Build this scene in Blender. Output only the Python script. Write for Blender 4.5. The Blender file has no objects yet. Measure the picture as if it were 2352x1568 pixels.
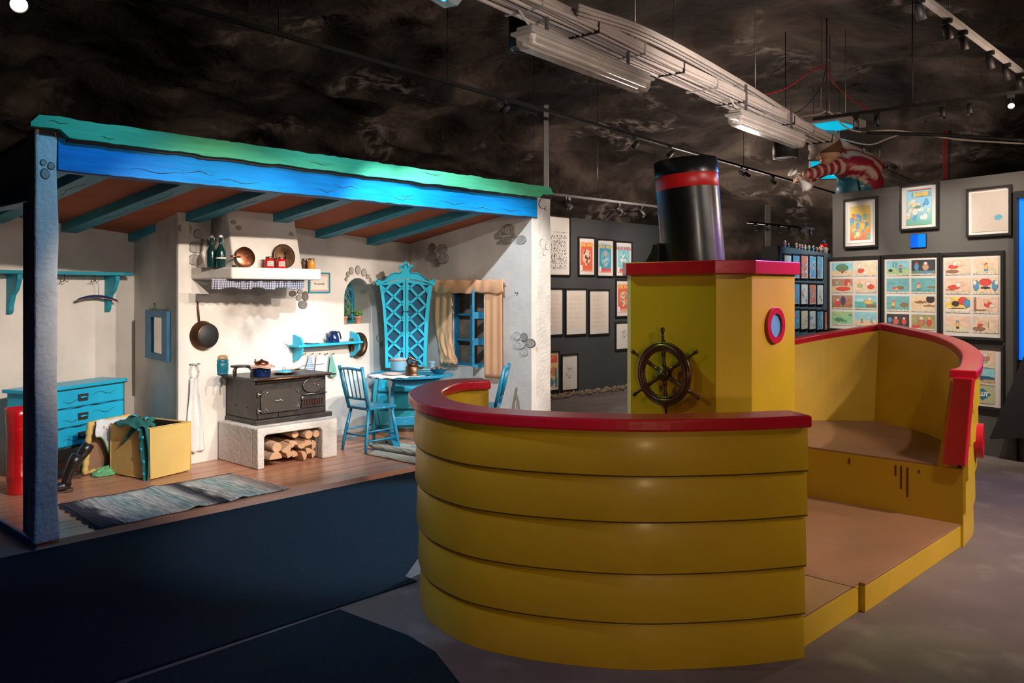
import bpy, math, random
from mathutils import Vector, Matrix, noise, geometry
random.seed(7)
PI = math.pi
C = bpy.context.scene.collection
SC = bpy.context.scene

# ------------------------------------------------------------ camera, world, exposure
FPX, YH, HCAM = 1900.0, 667.0, 1.60
cd = bpy.data.cameras.new('camera'); cam = bpy.data.objects.new('camera', cd); C.objects.link(cam)
cam.location = (0, 0, HCAM); cam.rotation_euler = (PI/2, 0, 0)
cd.sensor_width = 36.0; cd.lens = 36.0*FPX/2352.0
cd.shift_y = -(784.0-YH)/2352.0
cd.clip_start = 0.05; cd.clip_end = 200
SC.camera = cam
SC.view_settings.view_transform = 'Standard'; SC.view_settings.look = 'None'
SC.view_settings.gamma = 1; SC.view_settings.use_curve_mapping = False
SC.view_settings.exposure = 0.0
wd = bpy.data.worlds.new('world'); SC.world = wd; wd.use_nodes = True
wd.node_tree.nodes['Background'].inputs[0].default_value = (1.0, 0.64, 0.36, 1)
wd.node_tree.nodes['Background'].inputs[1].default_value = 0.035
try:
    SC.cycles.max_bounces = 6; SC.cycles.diffuse_bounces = 3; SC.cycles.glossy_bounces = 3; SC.cycles.transmission_bounces = 4
    SC.cycles.sample_clamp_indirect = 3.0; SC.cycles.use_light_tree = True
except Exception: pass

# ------------------------------------------------------------ frames
class Fr:
    """a vertical working frame: local x to the right, y away from the viewer, z up"""
    def __init__(s, ox, oy, ang, oz=0.0):
        s.M = Matrix.Translation((ox, oy, oz)) @ Matrix.Rotation(ang, 4, 'Z'); s.I = s.M.inverted(); s.ang = ang
    def ray(s, px, py):
        return s.I @ Vector((0, 0, HCAM)), s.I.to_3x3() @ Vector(((px-1176)/FPX, 1, -(py-YH)/FPX))
    def at(s, px, py, axis, val):
        o, d = s.ray(px, py); k = (val-o[axis])/d[axis]; return o+d*k
    def y(s, px, py, v=0.0): return s.at(px, py, 1, v)
    def x(s, px, py, v=0.0): return s.at(px, py, 0, v)
    def z(s, px, py, v=0.0): return s.at(px, py, 2, v)
    def w(s, x, y, z=0.0): return s.M @ Vector((x, y, z))
def line_fr(p, q):
    return Fr(p[0], p[1], math.atan2(q[1]-p[1], q[0]-p[0]))
WF = Fr(0, 0, 0)
P0 = (-2.92, 5.109)
HF = Fr(P0[0], P0[1], math.atan2(.7348, .6783))                # the cottage set
def hw(s, t, z=0.0): return HF.w(s, t, z)
MW = line_fr(hw(1.62, 1.561), hw(4.62, 1.952))                 # wall behind the stove
RC = (-3.79, 8.30)
RW = Fr(RC[0], RC[1], math.radians(62))                  # wall of the coat recess
SW = line_fr(RC, hw(1.62, 1.561))                             # wall with the mirror
_c = hw(4.62, 1.952)
EW = Fr(_c[0], _c[1], HF.ang-PI/2)                             # wall with the curtained window
LG = line_fr((0.47, 12.47), (3.6, 15.56))                      # dark gallery wall, far left
RG = line_fr((3.725, 9.615), (4.87, 7.593))                    # grey gallery wall, right
BG = line_fr((4.34, 13.5), (6.43, 16.6))                       # blue-lit gallery wall
BF = Fr(.55, 4.31, math.radians(44.6))                         # the boat: x to the bow, y to port
FL = 0.035                                                     # cottage floor level

# ------------------------------------------------------------ light
def aim(o, tgt):
    d = Vector(tgt)-o.location; o.rotation_euler = d.to_track_quat('-Z', 'Y').to_euler()
def spot(loc, tgt, power, color, size=60, blend=.4, rad=.04):
    l = bpy.data.lights.new('spot_beam', 'SPOT'); l.energy = power; l.color = color
    l.spot_size = math.radians(size); l.spot_blend = blend; l.shadow_soft_size = rad
    o = bpy.data.objects.new('spot_beam', l); C.objects.link(o); o.location = loc; aim(o, tgt); return o
def glow(loc, power, color, rad=.3):  # unseen fill point, added to brighten rock and hall
    l = bpy.data.lights.new('fill_glow', 'POINT'); l.energy = power; l.color = color; l.shadow_soft_size = rad
    o = bpy.data.objects.new('fill_glow', l); C.objects.link(o); o.location = loc; return o
WARM = (1, .85, .72); NEUT = (1, .90, .80); COOL = (.78, .9, 1); CYAN = (.05, .62, 1); BLUE = (.02, .18, 1)
# warm beams into the cottage from the far track, cool and coloured ones from the near track
for s0_, s1_, pw in ((1.0, 1.25, 860), (1.9, 1.9, 520), (2.9, 2.9, 560), (4.0, 4.2, 860)):
    spot(hw(s0_, -3.6, 3.12), hw(s1_, 1.8, .70 if s1_ < 4 else .55), pw, WARM, 36, .55, .03)
spot(hw(2.3, -1.5, 3.08), hw(3.15, 1.8, 1.0), 430, COOL, 36, .9, .02)
spot(hw(.2, -6.6, 2.5), hw(2.4, 1.8, 1.75), 260, WARM, 44, .8, .1)  # added warm fill that lifts the dark upper walls, no fixture of its own
spot(hw(2.4, -1.0, 3.2), hw(4.75, .75, .8), 330, COOL, 58, .7, .02)
spot(hw(4.1, -1.0, 3.2), hw(3.85, 0, 2.50), 3, (.45, .95, 1), 40, 1, .03)
spot(hw(2.3, -1.3, 3.3), hw(2.3, 0, 2.42), 62, (.0, .60, 1), 84, .9, .03)
spot(hw(0.5, -1.3, 3.3), hw(0.2, 0, 1.9), 62, (.0, .50, 1), 74, .9, .03)
# boat
spot((5.4, 2.6, 3.7), BF.w(1.7, -.3, .6), 800, (1, .82, .66), 46, .8, .05)
spot((3.4, 3.4, 3.7), BF.w(2.6, -.2, .4), 150, WARM, 60, .9, .05)
spot((5.0, 5.6, 3.3), BF.w(.95, -.4, 1.72), 850, (.45, .12, 1), 14, .9, .05)
spot((4.4, 8.6, 3.3), (1.12, 4.9, 2.05), 160, (.08, .28, 1), 13, .8, .04)
spot(hw(1.6, -1.2, 3.42), BF.w(.5, 0, 1.25), 130, (.55, 1, .1), 28, .8, .05)
spot((1.0, .7, 3.6), (.6, 3.4, .5), 45, (1, .70, .36), 50, .9, .1)  # added warm fill on the near hull from above, no fixture
spot((1.2, -1.8, 1.3), (.55, 3.5, .72), 150, (1, .70, .36), 30, .9, .1)  # added low fill on the hull from the camera side, no fixture
spot((4.2, 2.2, 3.6), (1.08, 4.9, 2.1), 170, NEUT, 16, .8, .04)
spot((-2.4, 3.4, 3.0), BF.w(-1.0, .35, .6), 60, WARM, 60, .9, .05)
# gallery walls
for px in (1300, 1400, 1500):
    p = LG.y(px, 600, -1.2); q = LG.y(px, 690, 0)
    spot(LG.w(p.x, -1.9, 3.25), LG.w(q.x, 0, 1.5), 170, NEUT, 62, .8, .03)
for xx in (.25, 1.05, 1.8):
    spot(RG.w(xx, -1.5, 3.6), RG.w(xx, 0, 1.7), 220, NEUT, 54, .9, .03)
spot(BG.w(1.0, -1.8, 3.4), BG.w(1.6, 0, 1.6), 260, (.62, .84, 1), 80, .7, .03)
spot(BG.w(3.0, -1.8, 3.4), BG.w(2.6, 0, 1.8), 160, NEUT, 70, .7, .03)
# floor, rock
spot((-1.2, 2.6, 3.3), (-.72, 4.05, 0), 60, (.02, .55, 1), 20, .8, .03)
spot((5.6, 6.2, 3.5), (4.1, 6.6, 0), 120, (.02, .12, 1), 22, .8, .03)
spot((5.4, 3.6, 3.5), (3.1, 4.0, 0), 110, (1, .12, .45), 34, 1, .03)
spot((5.2, 5.6, 3.5), (3.6, 5.5, 0), 90, (.5, .25, 1), 30, 1, .03)
spot((-.8, 2.6, 3.4), (-1.8, 2.9, 0), 60, BLUE, 120, .9, .05)
spot((.6, 6.8, 3.42), (-.75, 5.75, 0), 620, (.55, .76, 1), 40, .5, .02)
spot((4.5, 3.2, 3.4), (4.2, 4.4, 0), 30, (.95, .75, .95), 90, .9, .05)
glow((4.6, 6.4, 2.7), 95, (1, .74, .56), .15)
glow((4.9, 17.2, 1.4), 380, (1, .85, .75), .15)
glow((2.4, 11.0, 3.0), 90, (1, .80, .68), .15)
glow((6.6, 3.6, 3.0), 60, (1, .74, .56), .15)
spot((2.9, 4.2, 2.4), (1.9, 6.6, 3.4), 480, (1, .84, .74), 60, 1, .05)  # added uplight for the cable tray, no fixture stands here
spot((1.2, 2.4, 2.4), (.4, 4.6, 3.4), 60, (1, .80, .68), 70, 1, .05)  # second added uplight, for the near end of the tray

# ------------------------------------------------------------ materials
_mc = {}
def mat(name, col, rough=.55, metal=0.0, var=.10, vs=4.0, bump=0.0, bs=40.0, chips=None, stain=None, ss=2.0, st=.6, emit=None, es=0.0, coat=0.0, stretch=(1,1,1), alpha=None, trans=0.0):
    if name in _mc: return _mc[name]
    m = bpy.data.materials.new(name); m.use_nodes = True; _mc[name] = m
    nt = m.node_tree; N = nt.nodes; L = nt.links; b = N['Principled BSDF']
    b.inputs['Roughness'].default_value = rough; b.inputs['Metallic'].default_value = metal
    if coat: b.inputs['Coat Weight'].default_value = coat; b.inputs['Coat Roughness'].default_value = .2
    tc = N.new('ShaderNodeTexCoord'); mp = N.new('ShaderNodeMapping'); mp.inputs['Scale'].default_value = stretch
    L.new(tc.outputs['Object'], mp.inputs['Vector'])
    n = N.new('ShaderNodeTexNoise'); n.inputs['Scale'].default_value = vs; n.inputs['Detail'].default_value = 6
    L.new(mp.outputs[0], n.inputs['Vector'])
    r = N.new('ShaderNodeValToRGB'); L.new(n.outputs['Fac'], r.inputs[0])
    c = Vector(col[:3]); r.color_ramp.elements[0].position = .3; r.color_ramp.elements[1].position = .7
    r.color_ramp.elements[0].color = (*[max(0, x*(1-var)) for x in c], 1); r.color_ramp.elements[1].color = (*[min(1, x*(1+var)) for x in c], 1)
    out = r.outputs[0]
    def over(out, col2, scale, thr, soft, fac=1.0, det=8):
        n2 = N.new('ShaderNodeTexNoise'); n2.inputs['Scale'].default_value = scale; n2.inputs['Detail'].default_value = det
        L.new(mp.outputs[0], n2.inputs['Vector'])
        r2 = N.new('ShaderNodeValToRGB'); L.new(n2.outputs['Fac'], r2.inputs[0])
        r2.color_ramp.elements[0].position = thr; r2.color_ramp.elements[1].position = min(1, thr+soft)
        r2.color_ramp.elements[0].color = (0, 0, 0, 1); r2.color_ramp.elements[1].color = (fac, fac, fac, 1)
        mx = N.new('ShaderNodeMix'); mx.data_type = 'RGBA'
        L.new(r2.outputs[0], mx.inputs[0]); L.new(out, mx.inputs[6]); mx.inputs[7].default_value = (*col2[:3], 1)
        return mx.outputs[2]
    if stain: out = over(out, stain, ss, st, .18, .7)
    if chips: out = over(out, chips, 26, .69, .02)
    L.new(out, b.inputs['Base Color'])
    if bump:
        n3 = N.new('ShaderNodeTexNoise'); n3.inputs['Scale'].default_value = bs; n3.inputs['Detail'].default_value = 5
        L.new(mp.outputs[0], n3.inputs['Vector'])
        bp = N.new('ShaderNodeBump'); bp.inputs['Strength'].default_value = bump; bp.inputs['Distance'].default_value = .02
        L.new(n3.outputs['Fac'], bp.inputs['Height']); L.new(bp.outputs[0], b.inputs['Normal'])
    if emit: b.inputs['Emission Color'].default_value = (*emit, 1); b.inputs['Emission Strength'].default_value = es
    if trans: b.inputs['Transmission Weight'].default_value = trans
    if alpha is not None: b.inputs['Alpha'].default_value = alpha
    return m
def vcol(name, rough=.6, coat=0):
    if name in _mc: return _mc[name]
    m = bpy.data.materials.new(name); m.use_nodes = True; _mc[name] = m
    b = m.node_tree.nodes['Principled BSDF']; a = m.node_tree.nodes.new('ShaderNodeVertexColor'); a.layer_name = 'Ink'
    m.node_tree.links.new(a.outputs[0], b.inputs['Base Color']); b.inputs['Roughness'].default_value = rough
    b.inputs['Coat Weight'].default_value = coat; b.inputs['Coat Roughness'].default_value = .05
    return m
M = {}
M['plaster'] = mat('plaster', (.66, .62, .575), .9, var=.09, vs=3, bump=.16, bs=16, stain=(.36, .32, .29), ss=1.3, st=.60)
M['plaster_rough'] = mat('plaster_rough', (.60, .58, .56), .92, var=.12, vs=5, bump=.6, bs=30, stain=(.33, .30, .28), ss=2.2, st=.58)
M['soot'] = mat('soot', (.20, .175, .16), .9, var=.3, vs=6)
M['stone'] = mat('stone', (.34, .31, .28), .9, var=.25, vs=8, bump=.5)
M['stone_dark'] = mat('stone_dark', (.19, .17, .15), .9, var=.3, vs=8, bump=.5)
M['line'] = mat('dark_line', (.03, .027, .025), .8)
M['green'] = mat('green_paint', (.08, .46, .25), .5, var=.12, vs=6, bump=.25, bs=8, stretch=(.6, 6, 6))
M['blue'] = mat('blue_beam_paint', (.002, .22, .62), .45, var=.15, vs=5, bump=.25, bs=8, stretch=(.6, 6, 6))
M['rafter'] = mat('rafter_paint', (.015, .26, .36), .5, var=.15, vs=5, bump=.2, bs=10)
M['terra'] = mat('ceiling_terracotta', (.43, .105, .035), .85, var=.12, vs=3, bump=.1)
M['chip'] = mat('chipped_blue_paint', (.006, .18, .33), .4, var=.15, vs=9, chips=(.62, .62, .58), coat=.2)
M['bluep'] = mat('dresser_blue_paint', (.015, .42, .68), .42, var=.08, vs=5, coat=.2)
M['bluedk'] = mat('deep_blue_paint', (.008, .19, .38), .5, var=.15, vs=5)
M['cab'] = mat('cabinet_blue_paint', (.02, .46, .66), .45, var=.08, vs=5, coat=.2)
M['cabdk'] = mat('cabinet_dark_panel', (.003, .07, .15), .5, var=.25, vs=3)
M['woodfl'] = None
M['yellow'] = mat('yellow_boat_paint', (.62, .40, .022), .42, var=.07, vs=3, bump=.10, bs=14, stain=(.52, .31, .015), ss=3.0, st=.62, coat=.15)
M['red'] = mat('red_boat_paint', (.56, .012, .036), .30, var=.08, vs=5, bump=.06, bs=20, coat=.25)
M['deck'] = mat('brown_deck_paint', (.30, .155, .085), .42, var=.12, vs=3, stain=(.36, .22, .14), ss=9, st=.62)
M['black'] = mat('black_paint', (.012, .012, .013), .33, var=.2, vs=4, bump=.12, bs=10, coat=.3)
M['blackm'] = mat('black_matt', (.014, .014, .015), .55)
M['ring'] = mat('red_band_paint', (.75, .02, .02), .35)
M['frame'] = mat('black_frame_wood', (.016, .015, .014), .4, coat=.2)
M['matb'] = mat('white_mat_board', (.66, .61, .56), .9, var=.03)
M['paper'] = mat('paper', (.74, .68, .60), .9, var=.04)
M['lgwall'] = mat('charcoal_gallery_paint', (.055, .056, .058), .6, var=.06, vs=2)
M['rgwall'] = mat('grey_gallery_paint', (.095, .088, .078), .6, var=.05, vs=2)
M['bgwall'] = mat('slate_gallery_paint', (.07, .10, .12), .6, var=.05, vs=2)
M['copper'] = mat('copper', (.36, .14, .075), .28, 1.0, var=.25, vs=9)
M['copperd'] = mat('dull_copper', (.14, .075, .042), .42, .9, var=.35, vs=9)
M['brassd'] = mat('dark_brass', (.10, .075, .045), .35, .9, var=.3)
M['iron'] = mat('cast_iron', (.045, .040, .037), .42, .35, var=.3, vs=9, bump=.2, bs=60, coat=.1)
M['nickel'] = mat('nickel', (.42, .38, .34), .3, 1.0, var=.2)
M['steel'] = mat('grey_steel', (.30, .29, .28), .4, .8)
M['pipe'] = mat('white_conduit', (.62, .56, .52), .5, var=.08)
M['lampw'] = mat('lamp_housing_grey', (.42, .40, .38), .5)
M['navy'] = mat('navy_enamel', (.004, .018, .09), .10, coat=.8)
M['white'] = mat('white_enamel', (.72, .70, .68), .25, coat=.3)
M['teal'] = mat('teal_stoneware', (.01, .12, .18), .28, var=.2, coat=.4)
M['palebl'] = mat('pale_blue_stoneware', (.19, .38, .48), .45, var=.12)
M['wood'] = mat('turned_wood', (.42, .22, .10), .45, var=.2, vs=8)
M['birch'] = mat('birch_bark', (.50, .34, .24), .85, var=.35, vs=7, bump=.5, bs=20, stain=(.16, .09, .05), ss=9, st=.6)
M['cut'] = mat('cut_wood', (.56, .34, .20), .8, var=.12, vs=8)
M['wheel'] = mat('dark_wheel_wood', (.05, .011, .008), .3, var=.3, vs=7, coat=.5)
M['leather'] = mat('black_leather', (.014, .012, .011), .3, coat=.4, bump=.3, bs=14)
M['sole'] = mat('brown_sole', (.09, .05, .03), .6)
M['canvas'] = mat('yellow_canvas', (.66, .46, .15), .9, var=.06, bump=.15, bs=50)
M['board'] = mat('brown_card', (.30, .17, .10), .8)
M['scarf'] = mat('green_scarf', (.015, .13, .115), .9, var=.25, vs=6)
M['linen'] = mat('white_linen', (.70, .68, .66), .95, var=.05, bump=.3, bs=30)
M['lace'] = mat('white_lace', (.66, .68, .70), .95, var=.10, vs=30)
M['netg'] = mat('green_net', (.13, .42, .20), .9, var=.25, vs=20, bump=.8, bs=30)
M['curtain'] = mat('peach_curtain', (.85, .45, .24), .9, var=.05)
M['redtin'] = mat('red_painted_tin', (.55, .008, .012), .25, var=.15, bump=.5, bs=8, coat=.5)
M['terrac'] = mat('terracotta_pot', (.50, .22, .13), .85, var=.12)
M['leaf'] = mat('green_leaf', (.13, .27, .06), .6, var=.3, vs=20)
M['glassg'] = mat('dark_green_glass', (.004, .03, .028), .08, coat=.6)
M['jamr'] = mat('red_jar', (.62, .012, .015), .15, coat=.5)
M['jamo'] = mat('orange_marmalade', (.80, .34, .05), .15, coat=.5)
M['spice'] = mat('brown_spice', (.20, .12, .08), .3, coat=.4)
M['label'] = mat('paper_label', (.72, .66, .58), .9)
M['mirror'] = mat('mirror_glass', (.62, .60, .58), .12, .9, var=.02)
M['cloth_pink'] = mat('pink_napkin', (.62, .38, .30), .9, var=.1)
M['bread'] = mat('brown_biscuit', (.14, .09, .07), .9, var=.4, bump=.6)
M['red_wire'] = mat('red_wire', (.35, .01, .01), .5)
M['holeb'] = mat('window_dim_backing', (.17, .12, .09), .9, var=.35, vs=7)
M['skin'] = mat('painted_skin', (.55, .33, .22), .55, var=.06)
M['trouser'] = mat('painted_blue_trousers', (.02, .17, .28), .5, var=.1)
M['cap'] = mat('grey_cap', (.36, .31, .26), .7, var=.1)
M['hair'] = mat('brown_hair', (.11, .055, .03), .8)
M['porcel'] = mat('white_painted_cone', (.60, .57, .53), .6)
M['glassb'] = mat('pale_blue_pane', (.17, .42, .62), .3, var=.06, coat=.3)
M['bulb'] = mat('lamp_lens', (1, 1, 1), .5, emit=(1, .85, .7), es=14)
M['bulb_cyan'] = mat('cyan_tube', (.2, .8, 1), .5, emit=(.0, .50, .80), es=2.2)
M['cyanpan'] = mat('cyan_panel', (.0, .3, .4), .5, emit=(0, .46, .70), es=.9)
M['exit'] = mat('exit_sign_face', (.0, .35, .45), .4, emit=(.0, .48, .72), es=.9)
M['exitw'] = mat('exit_sign_mark', (.3, .8, .9), .4, emit=(.12, .75, .95), es=1.1)
M['bluetile'] = mat('lit_blue_tile', (.0, .16, .8), .35, emit=(0, .16, .85), es=.45)
M['bluetile2'] = mat('lit_blue_tile_dark', (.0, .08, .6), .35, emit=(0, .10, .62), es=.4)
M['bluepan'] = mat('lit_blue_door_panel', (.0, .15, .9), .35, emit=(.01, .2, .95), es=.6)
M['navyw'] = mat('hanger_navy', (.01, .02, .09), .5)
M['orangew'] = mat('hanger_orange', (.55, .2, .1), .5)
M['print'] = vcol('printed_ink', .6)
M['glassc'] = mat('clear_polycarbonate', (.75, .68, .6), .12, alpha=.35, coat=.3)
M['inkdk'] = mat('ink_dark', (.05, .04, .04), .8)
M['inkred'] = mat('ink_red', (.62, .08, .04), .8)
M['inkyel'] = mat('ink_yellow', (.78, .52, .12), .8)
M['inkwh'] = mat('ink_white', (.75, .74, .70), .8)

for k_ in ('green', 'blue', 'plaster_rough', 'red', 'yellow'): M[k_].node_tree.nodes['Principled BSDF'].inputs['Specular IOR Level'].default_value = .15 if k_ in ('green', 'blue', 'plaster_rough') else .4
# ------------------------------------------------------------ mesh builder
class MB:
    def __init__(s, X=None): s.v = []; s.f = []; s.mi = []; s.sm = []; s.X = X or Matrix(); s.cols = None
    def add(s, vs, fs, mi=0, smooth=False, X=None):
        T = s.X @ X if X is not None else s.X
        o = len(s.v); s.v += [tuple(T @ Vector(p)) for p in vs]
        s.f += [tuple(i+o for i in f) for f in fs]; s.mi += [mi]*len(fs); s.sm += [smooth]*len(fs); return s
    def box(s, x0, x1, y0, y1, z0, z1, mi=0, X=None):
        return s.add([(x0,y0,z0),(x1,y0,z0),(x1,y1,z0),(x0,y1,z0),(x0,y0,z1),(x1,y0,z1),(x1,y1,z1),(x0,y1,z1)],
                     [(0,3,2,1),(4,5,6,7),(0,1,5,4),(1,2,6,5),(2,3,7,6),(3,0,4,7)], mi, False, X)
    def hexa(s, bot, top, mi=0, X=None):
        n = len(bot); vs = list(bot)+list(top)
        return s.add(vs, [tuple(range(n-1,-1,-1)), tuple(range(n,2*n))]+[(i,(i+1)%n,n+(i+1)%n,n+i) for i in range(n)], mi, False, X)
    def plate(s, outer, holes=(), y0=0.0, y1=.02, mi=0, X=None):
        """polygon in x-z with holes, from y0 (viewer side) to y1"""
        loops = [[Vector((p[0], p[1], 0)) for p in l] for l in [outer]+list(holes)]
        tris = geometry.tessellate_polygon(loops); flat = [p for l in loops for p in l]; n = len(flat)
        vs = [(p.x, y0, p.y) for p in flat]+[(p.x, y1, p.y) for p in flat]; fs = []
        for t in tris:
            a, b, c = [flat[i] for i in t]
            if (b-a).cross(c-a).z < 0: t = (t[0], t[2], t[1])
            fs += [tuple(t), (t[0]+n, t[2]+n, t[1]+n)]
        k = 0
        for l in loops:
            m = len(l)
            for i in range(m):
                a, b = k+i, k+(i+1) % m; fs.append((a, b, b+n, a+n) if False else (a, a+n, b+n, b))
            k += m
        return s.add(vs, fs, mi, False, X)
    def lathe(s, prof, n=24, mi=0, X=None, smooth=True, cap=True):
        vs = []; fs = []; m = len(prof)
        for i in range(n):
            a = 2*PI*i/n
            for r, z in prof: vs.append((r*math.cos(a), r*math.sin(a), z))
        for i in range(n):
            j = (i+1) % n
            for k in range(m-1): fs.append((i*m+k, j*m+k, j*m+k+1, i*m+k+1))
        if cap:
            if prof[0][0] > 1e-5: fs.append(tuple(i*m for i in range(n-1,-1,-1)))
            if prof[-1][0] > 1e-5: fs.append(tuple(i*m+m-1 for i in range(n)))
        return s.add(vs, fs, mi, smooth, X)
    def tube(s, path, r, n=8, mi=0, X=None, closed=False, flat=1.0):
        P = [Vector(p) for p in path]; m = len(P); R = r if isinstance(r, (list, tuple)) else [r]*m
        vs = []; fs = []; up = None
        for i in range(m):
            a = P[i-1] if (i or closed) else P[i]; b = P[(i+1) % m] if (i < m-1 or closed) else P[i]
            t = (b-a).normalized() if (b-a).length > 1e-9 else Vector((0,0,1))
            if up is None: up = t.orthogonal().normalized()
            up = (up-t*up.dot(t)); up = up.normalized() if up.length > 1e-6 else t.orthogonal().normalized()
            sd = t.cross(up)
            for k in range(n):
                q = 2*PI*k/n; vs.append(P[i]+up*math.cos(q)*R[i]+sd*math.sin(q)*R[i]*flat)
        for i in range(m if closed else m-1):
            j = (i+1) % m
            for k in range(n): fs.append((i*n+k, i*n+(k+1)%n, j*n+(k+1)%n, j*n+k))
        if not closed: fs += [tuple(range(n-1,-1,-1)), tuple((m-1)*n+k for k in range(n))]
        return s.add(vs, fs, mi, True, X)
    def grid(s, fn, nu, nv, mi=0, X=None, th=0.0):
        """surface fn(u,v); th>0 gives it a back side"""
        vs = [Vector(fn(i/nu, j/nv)) for j in range(nv+1) for i in range(nu+1)]
        w = nu+1; fs = [(j*w+i, j*w+i+1, (j+1)*w+i+1, (j+1)*w+i) for j in range(nv) for i in range(nu)]
        return s.add(vs, fs, mi, True, X)
    def ball(s, c, r, n=12, mi=0, X=None):
        rx, ry, rz = r if isinstance(r, (tuple, list)) else (r, r, r)
        pr = [(math.sin(PI*k/n), -math.cos(PI*k/n)) for k in range(n+1)]; pr[0] = (0, -1); pr[-1] = (0, 1)
        T = Matrix.Translation(c) @ Matrix.Diagonal((rx, ry, rz, 1))
        return s.lathe(pr, n*2, mi, (X @ T) if X is not None else T, True, False)
    def build(s, name, mats, parent=None, bevel=0.0, solid=0.0, sub=0, loc=None, seg=2):
        me = bpy.data.meshes.new(name); me.from_pydata(s.v, [], s.f)
        for m in (mats if isinstance(mats, (list, tuple)) else [mats]): me.materials.append(m)
        me.polygons.foreach_set('material_index', s.mi); me.polygons.foreach_set('use_smooth', s.sm)
        me.update(); o = bpy.data.objects.new(name, me); C.objects.link(o)
        if parent is not None: o.parent = parent
        if loc is not None: o.location = loc
        if solid: md = o.modifiers.new('solid', 'SOLIDIFY'); md.thickness = solid; md.offset = 0
        if sub: md = o.modifiers.new('sub', 'SUBSURF'); md.levels = sub; md.render_levels = sub
        if bevel: md = o.modifiers.new('bevel', 'BEVEL'); md.width = bevel; md.segments = seg; md.limit_method = 'ANGLE'; md.angle_limit = .6
        return o
def tag(o, label=None, cat=None, group=None, kind=None):
    if label: o['label'] = label
    if cat: o['category'] = cat
    if group: o['group'] = group
    if kind: o['kind'] = kind
    return o
def thing(name, label, cat, fr=None, loc=(0,0,0), rz=0.0, group=None):
    """Empty at the base of a thing; loc and rz in the given frame"""
    o = bpy.data.objects.new(name, None); C.objects.link(o); o.empty_display_size = .1
    T = (fr.M if fr else Matrix()) @ Matrix.Translation(loc) @ Matrix.Rotation(rz, 4, 'Z')
    o.matrix_world = T; tag(o, label, cat, group); return o
def place(o, fr, loc, rz=0.0):
    o.matrix_world = (fr.M if fr else Matrix()) @ Matrix.Translation(loc) @ Matrix.Rotation(rz, 4, 'Z'); return o
def copy_tree(o, parent=None):
    kids = list(o.children); c = o.copy(); C.objects.link(c)
    if parent is not None: c.parent = parent
    for k in kids: copy_tree(k, c)
    return c
def RX(a): return Matrix.Rotation(a, 4, 'X')
def RY(a): return Matrix.Rotation(a, 4, 'Y')
def RZ(a): return Matrix.Rotation(a, 4, 'Z')
def TR(x, y, z): return Matrix.Translation((x, y, z))
def crom(pts, n):
    """Catmull-Rom through points, n samples per span"""
    P = [Vector(p) for p in pts]; P = [P[0]*2-P[1]]+P+[P[-1]*2-P[-2]]; out = []
    for i in range(1, len(P)-2):
        for k in range(n):
            t = k/n; a, b, c, d = P[i-1:i+3]
            out.append(.5*((2*b)+(-a+c)*t+(2*a-5*b+4*c-d)*t*t+(-a+3*b-3*c+d)*t**3))
    out.append(P[-2]); return out
def circ(cx, cz, rx, rz, n=20, a0=0.0, wob=0.0, seed=0):
    return [(cx+rx*math.cos(a0+2*PI*i/n)*(1+wob*math.sin(seed+3*2*PI*i/n)), cz+rz*math.sin(a0+2*PI*i/n)*(1+wob*math.cos(seed*2+2*2*PI*i/n))) for i in range(n)]
def text(string, size, parent, X, m, name='lettering', ext=.0008, sx=1.0, bold=0.0):
    cu = bpy.data.curves.new(name, 'FONT'); cu.body = string; cu.size = size; cu.extrude = ext; cu.align_x = 'CENTER'; cu.align_y = 'CENTER'
    cu.offset = bold; cu.resolution_u = 3
    t = bpy.data.objects.new('t', cu); C.objects.link(t)
    dg = bpy.context.evaluated_depsgraph_get(); me = bpy.data.meshes.new_from_object(t.evaluated_get(dg))
    bpy.data.objects.remove(t); me.transform(X @ RX(PI/2) @ Matrix.Diagonal((sx, 1, 1, 1)))
    me.materials.clear(); me.materials.append(m); me.name = name
    o = bpy.data.objects.new(name, me); C.objects.link(o)
    if parent is not None: o.parent = parent
    return o
def painted(name, parent, x0, x1, z0, z1, y, nx, nz, fn, mb_X=None, m=None):
    """flat printed sheet, one colour per cell; fn(u, v) with v up"""
    me = bpy.data.meshes.new(name); w = nx+1
    X = mb_X or Matrix()
    vs = [tuple(X @ Vector((x0+(x1-x0)*i/nx, y, z0+(z1-z0)*j/nz))) for j in range(nz+1) for i in range(w)]
    fs = [(j*w+i, j*w+i+1, (j+1)*w+i+1, (j+1)*w+i) for j in range(nz) for i in range(nx)]
    me.from_pydata(vs, [], fs); at = me.color_attributes.new('Ink', 'FLOAT_COLOR', 'CORNER')
    col = []
    for j in range(nz):
        for i in range(nx):
            c = fn((i+.5)/nx, (j+.5)/nz); col += [c[0], c[1], c[2], 1.0]*4
    at.data.foreach_set('color', col); me.materials.append(m or M['print']); me.update()
    o = bpy.data.objects.new(name, me); C.objects.link(o)
    if parent is not None: o.parent = parent
    return o
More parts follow.
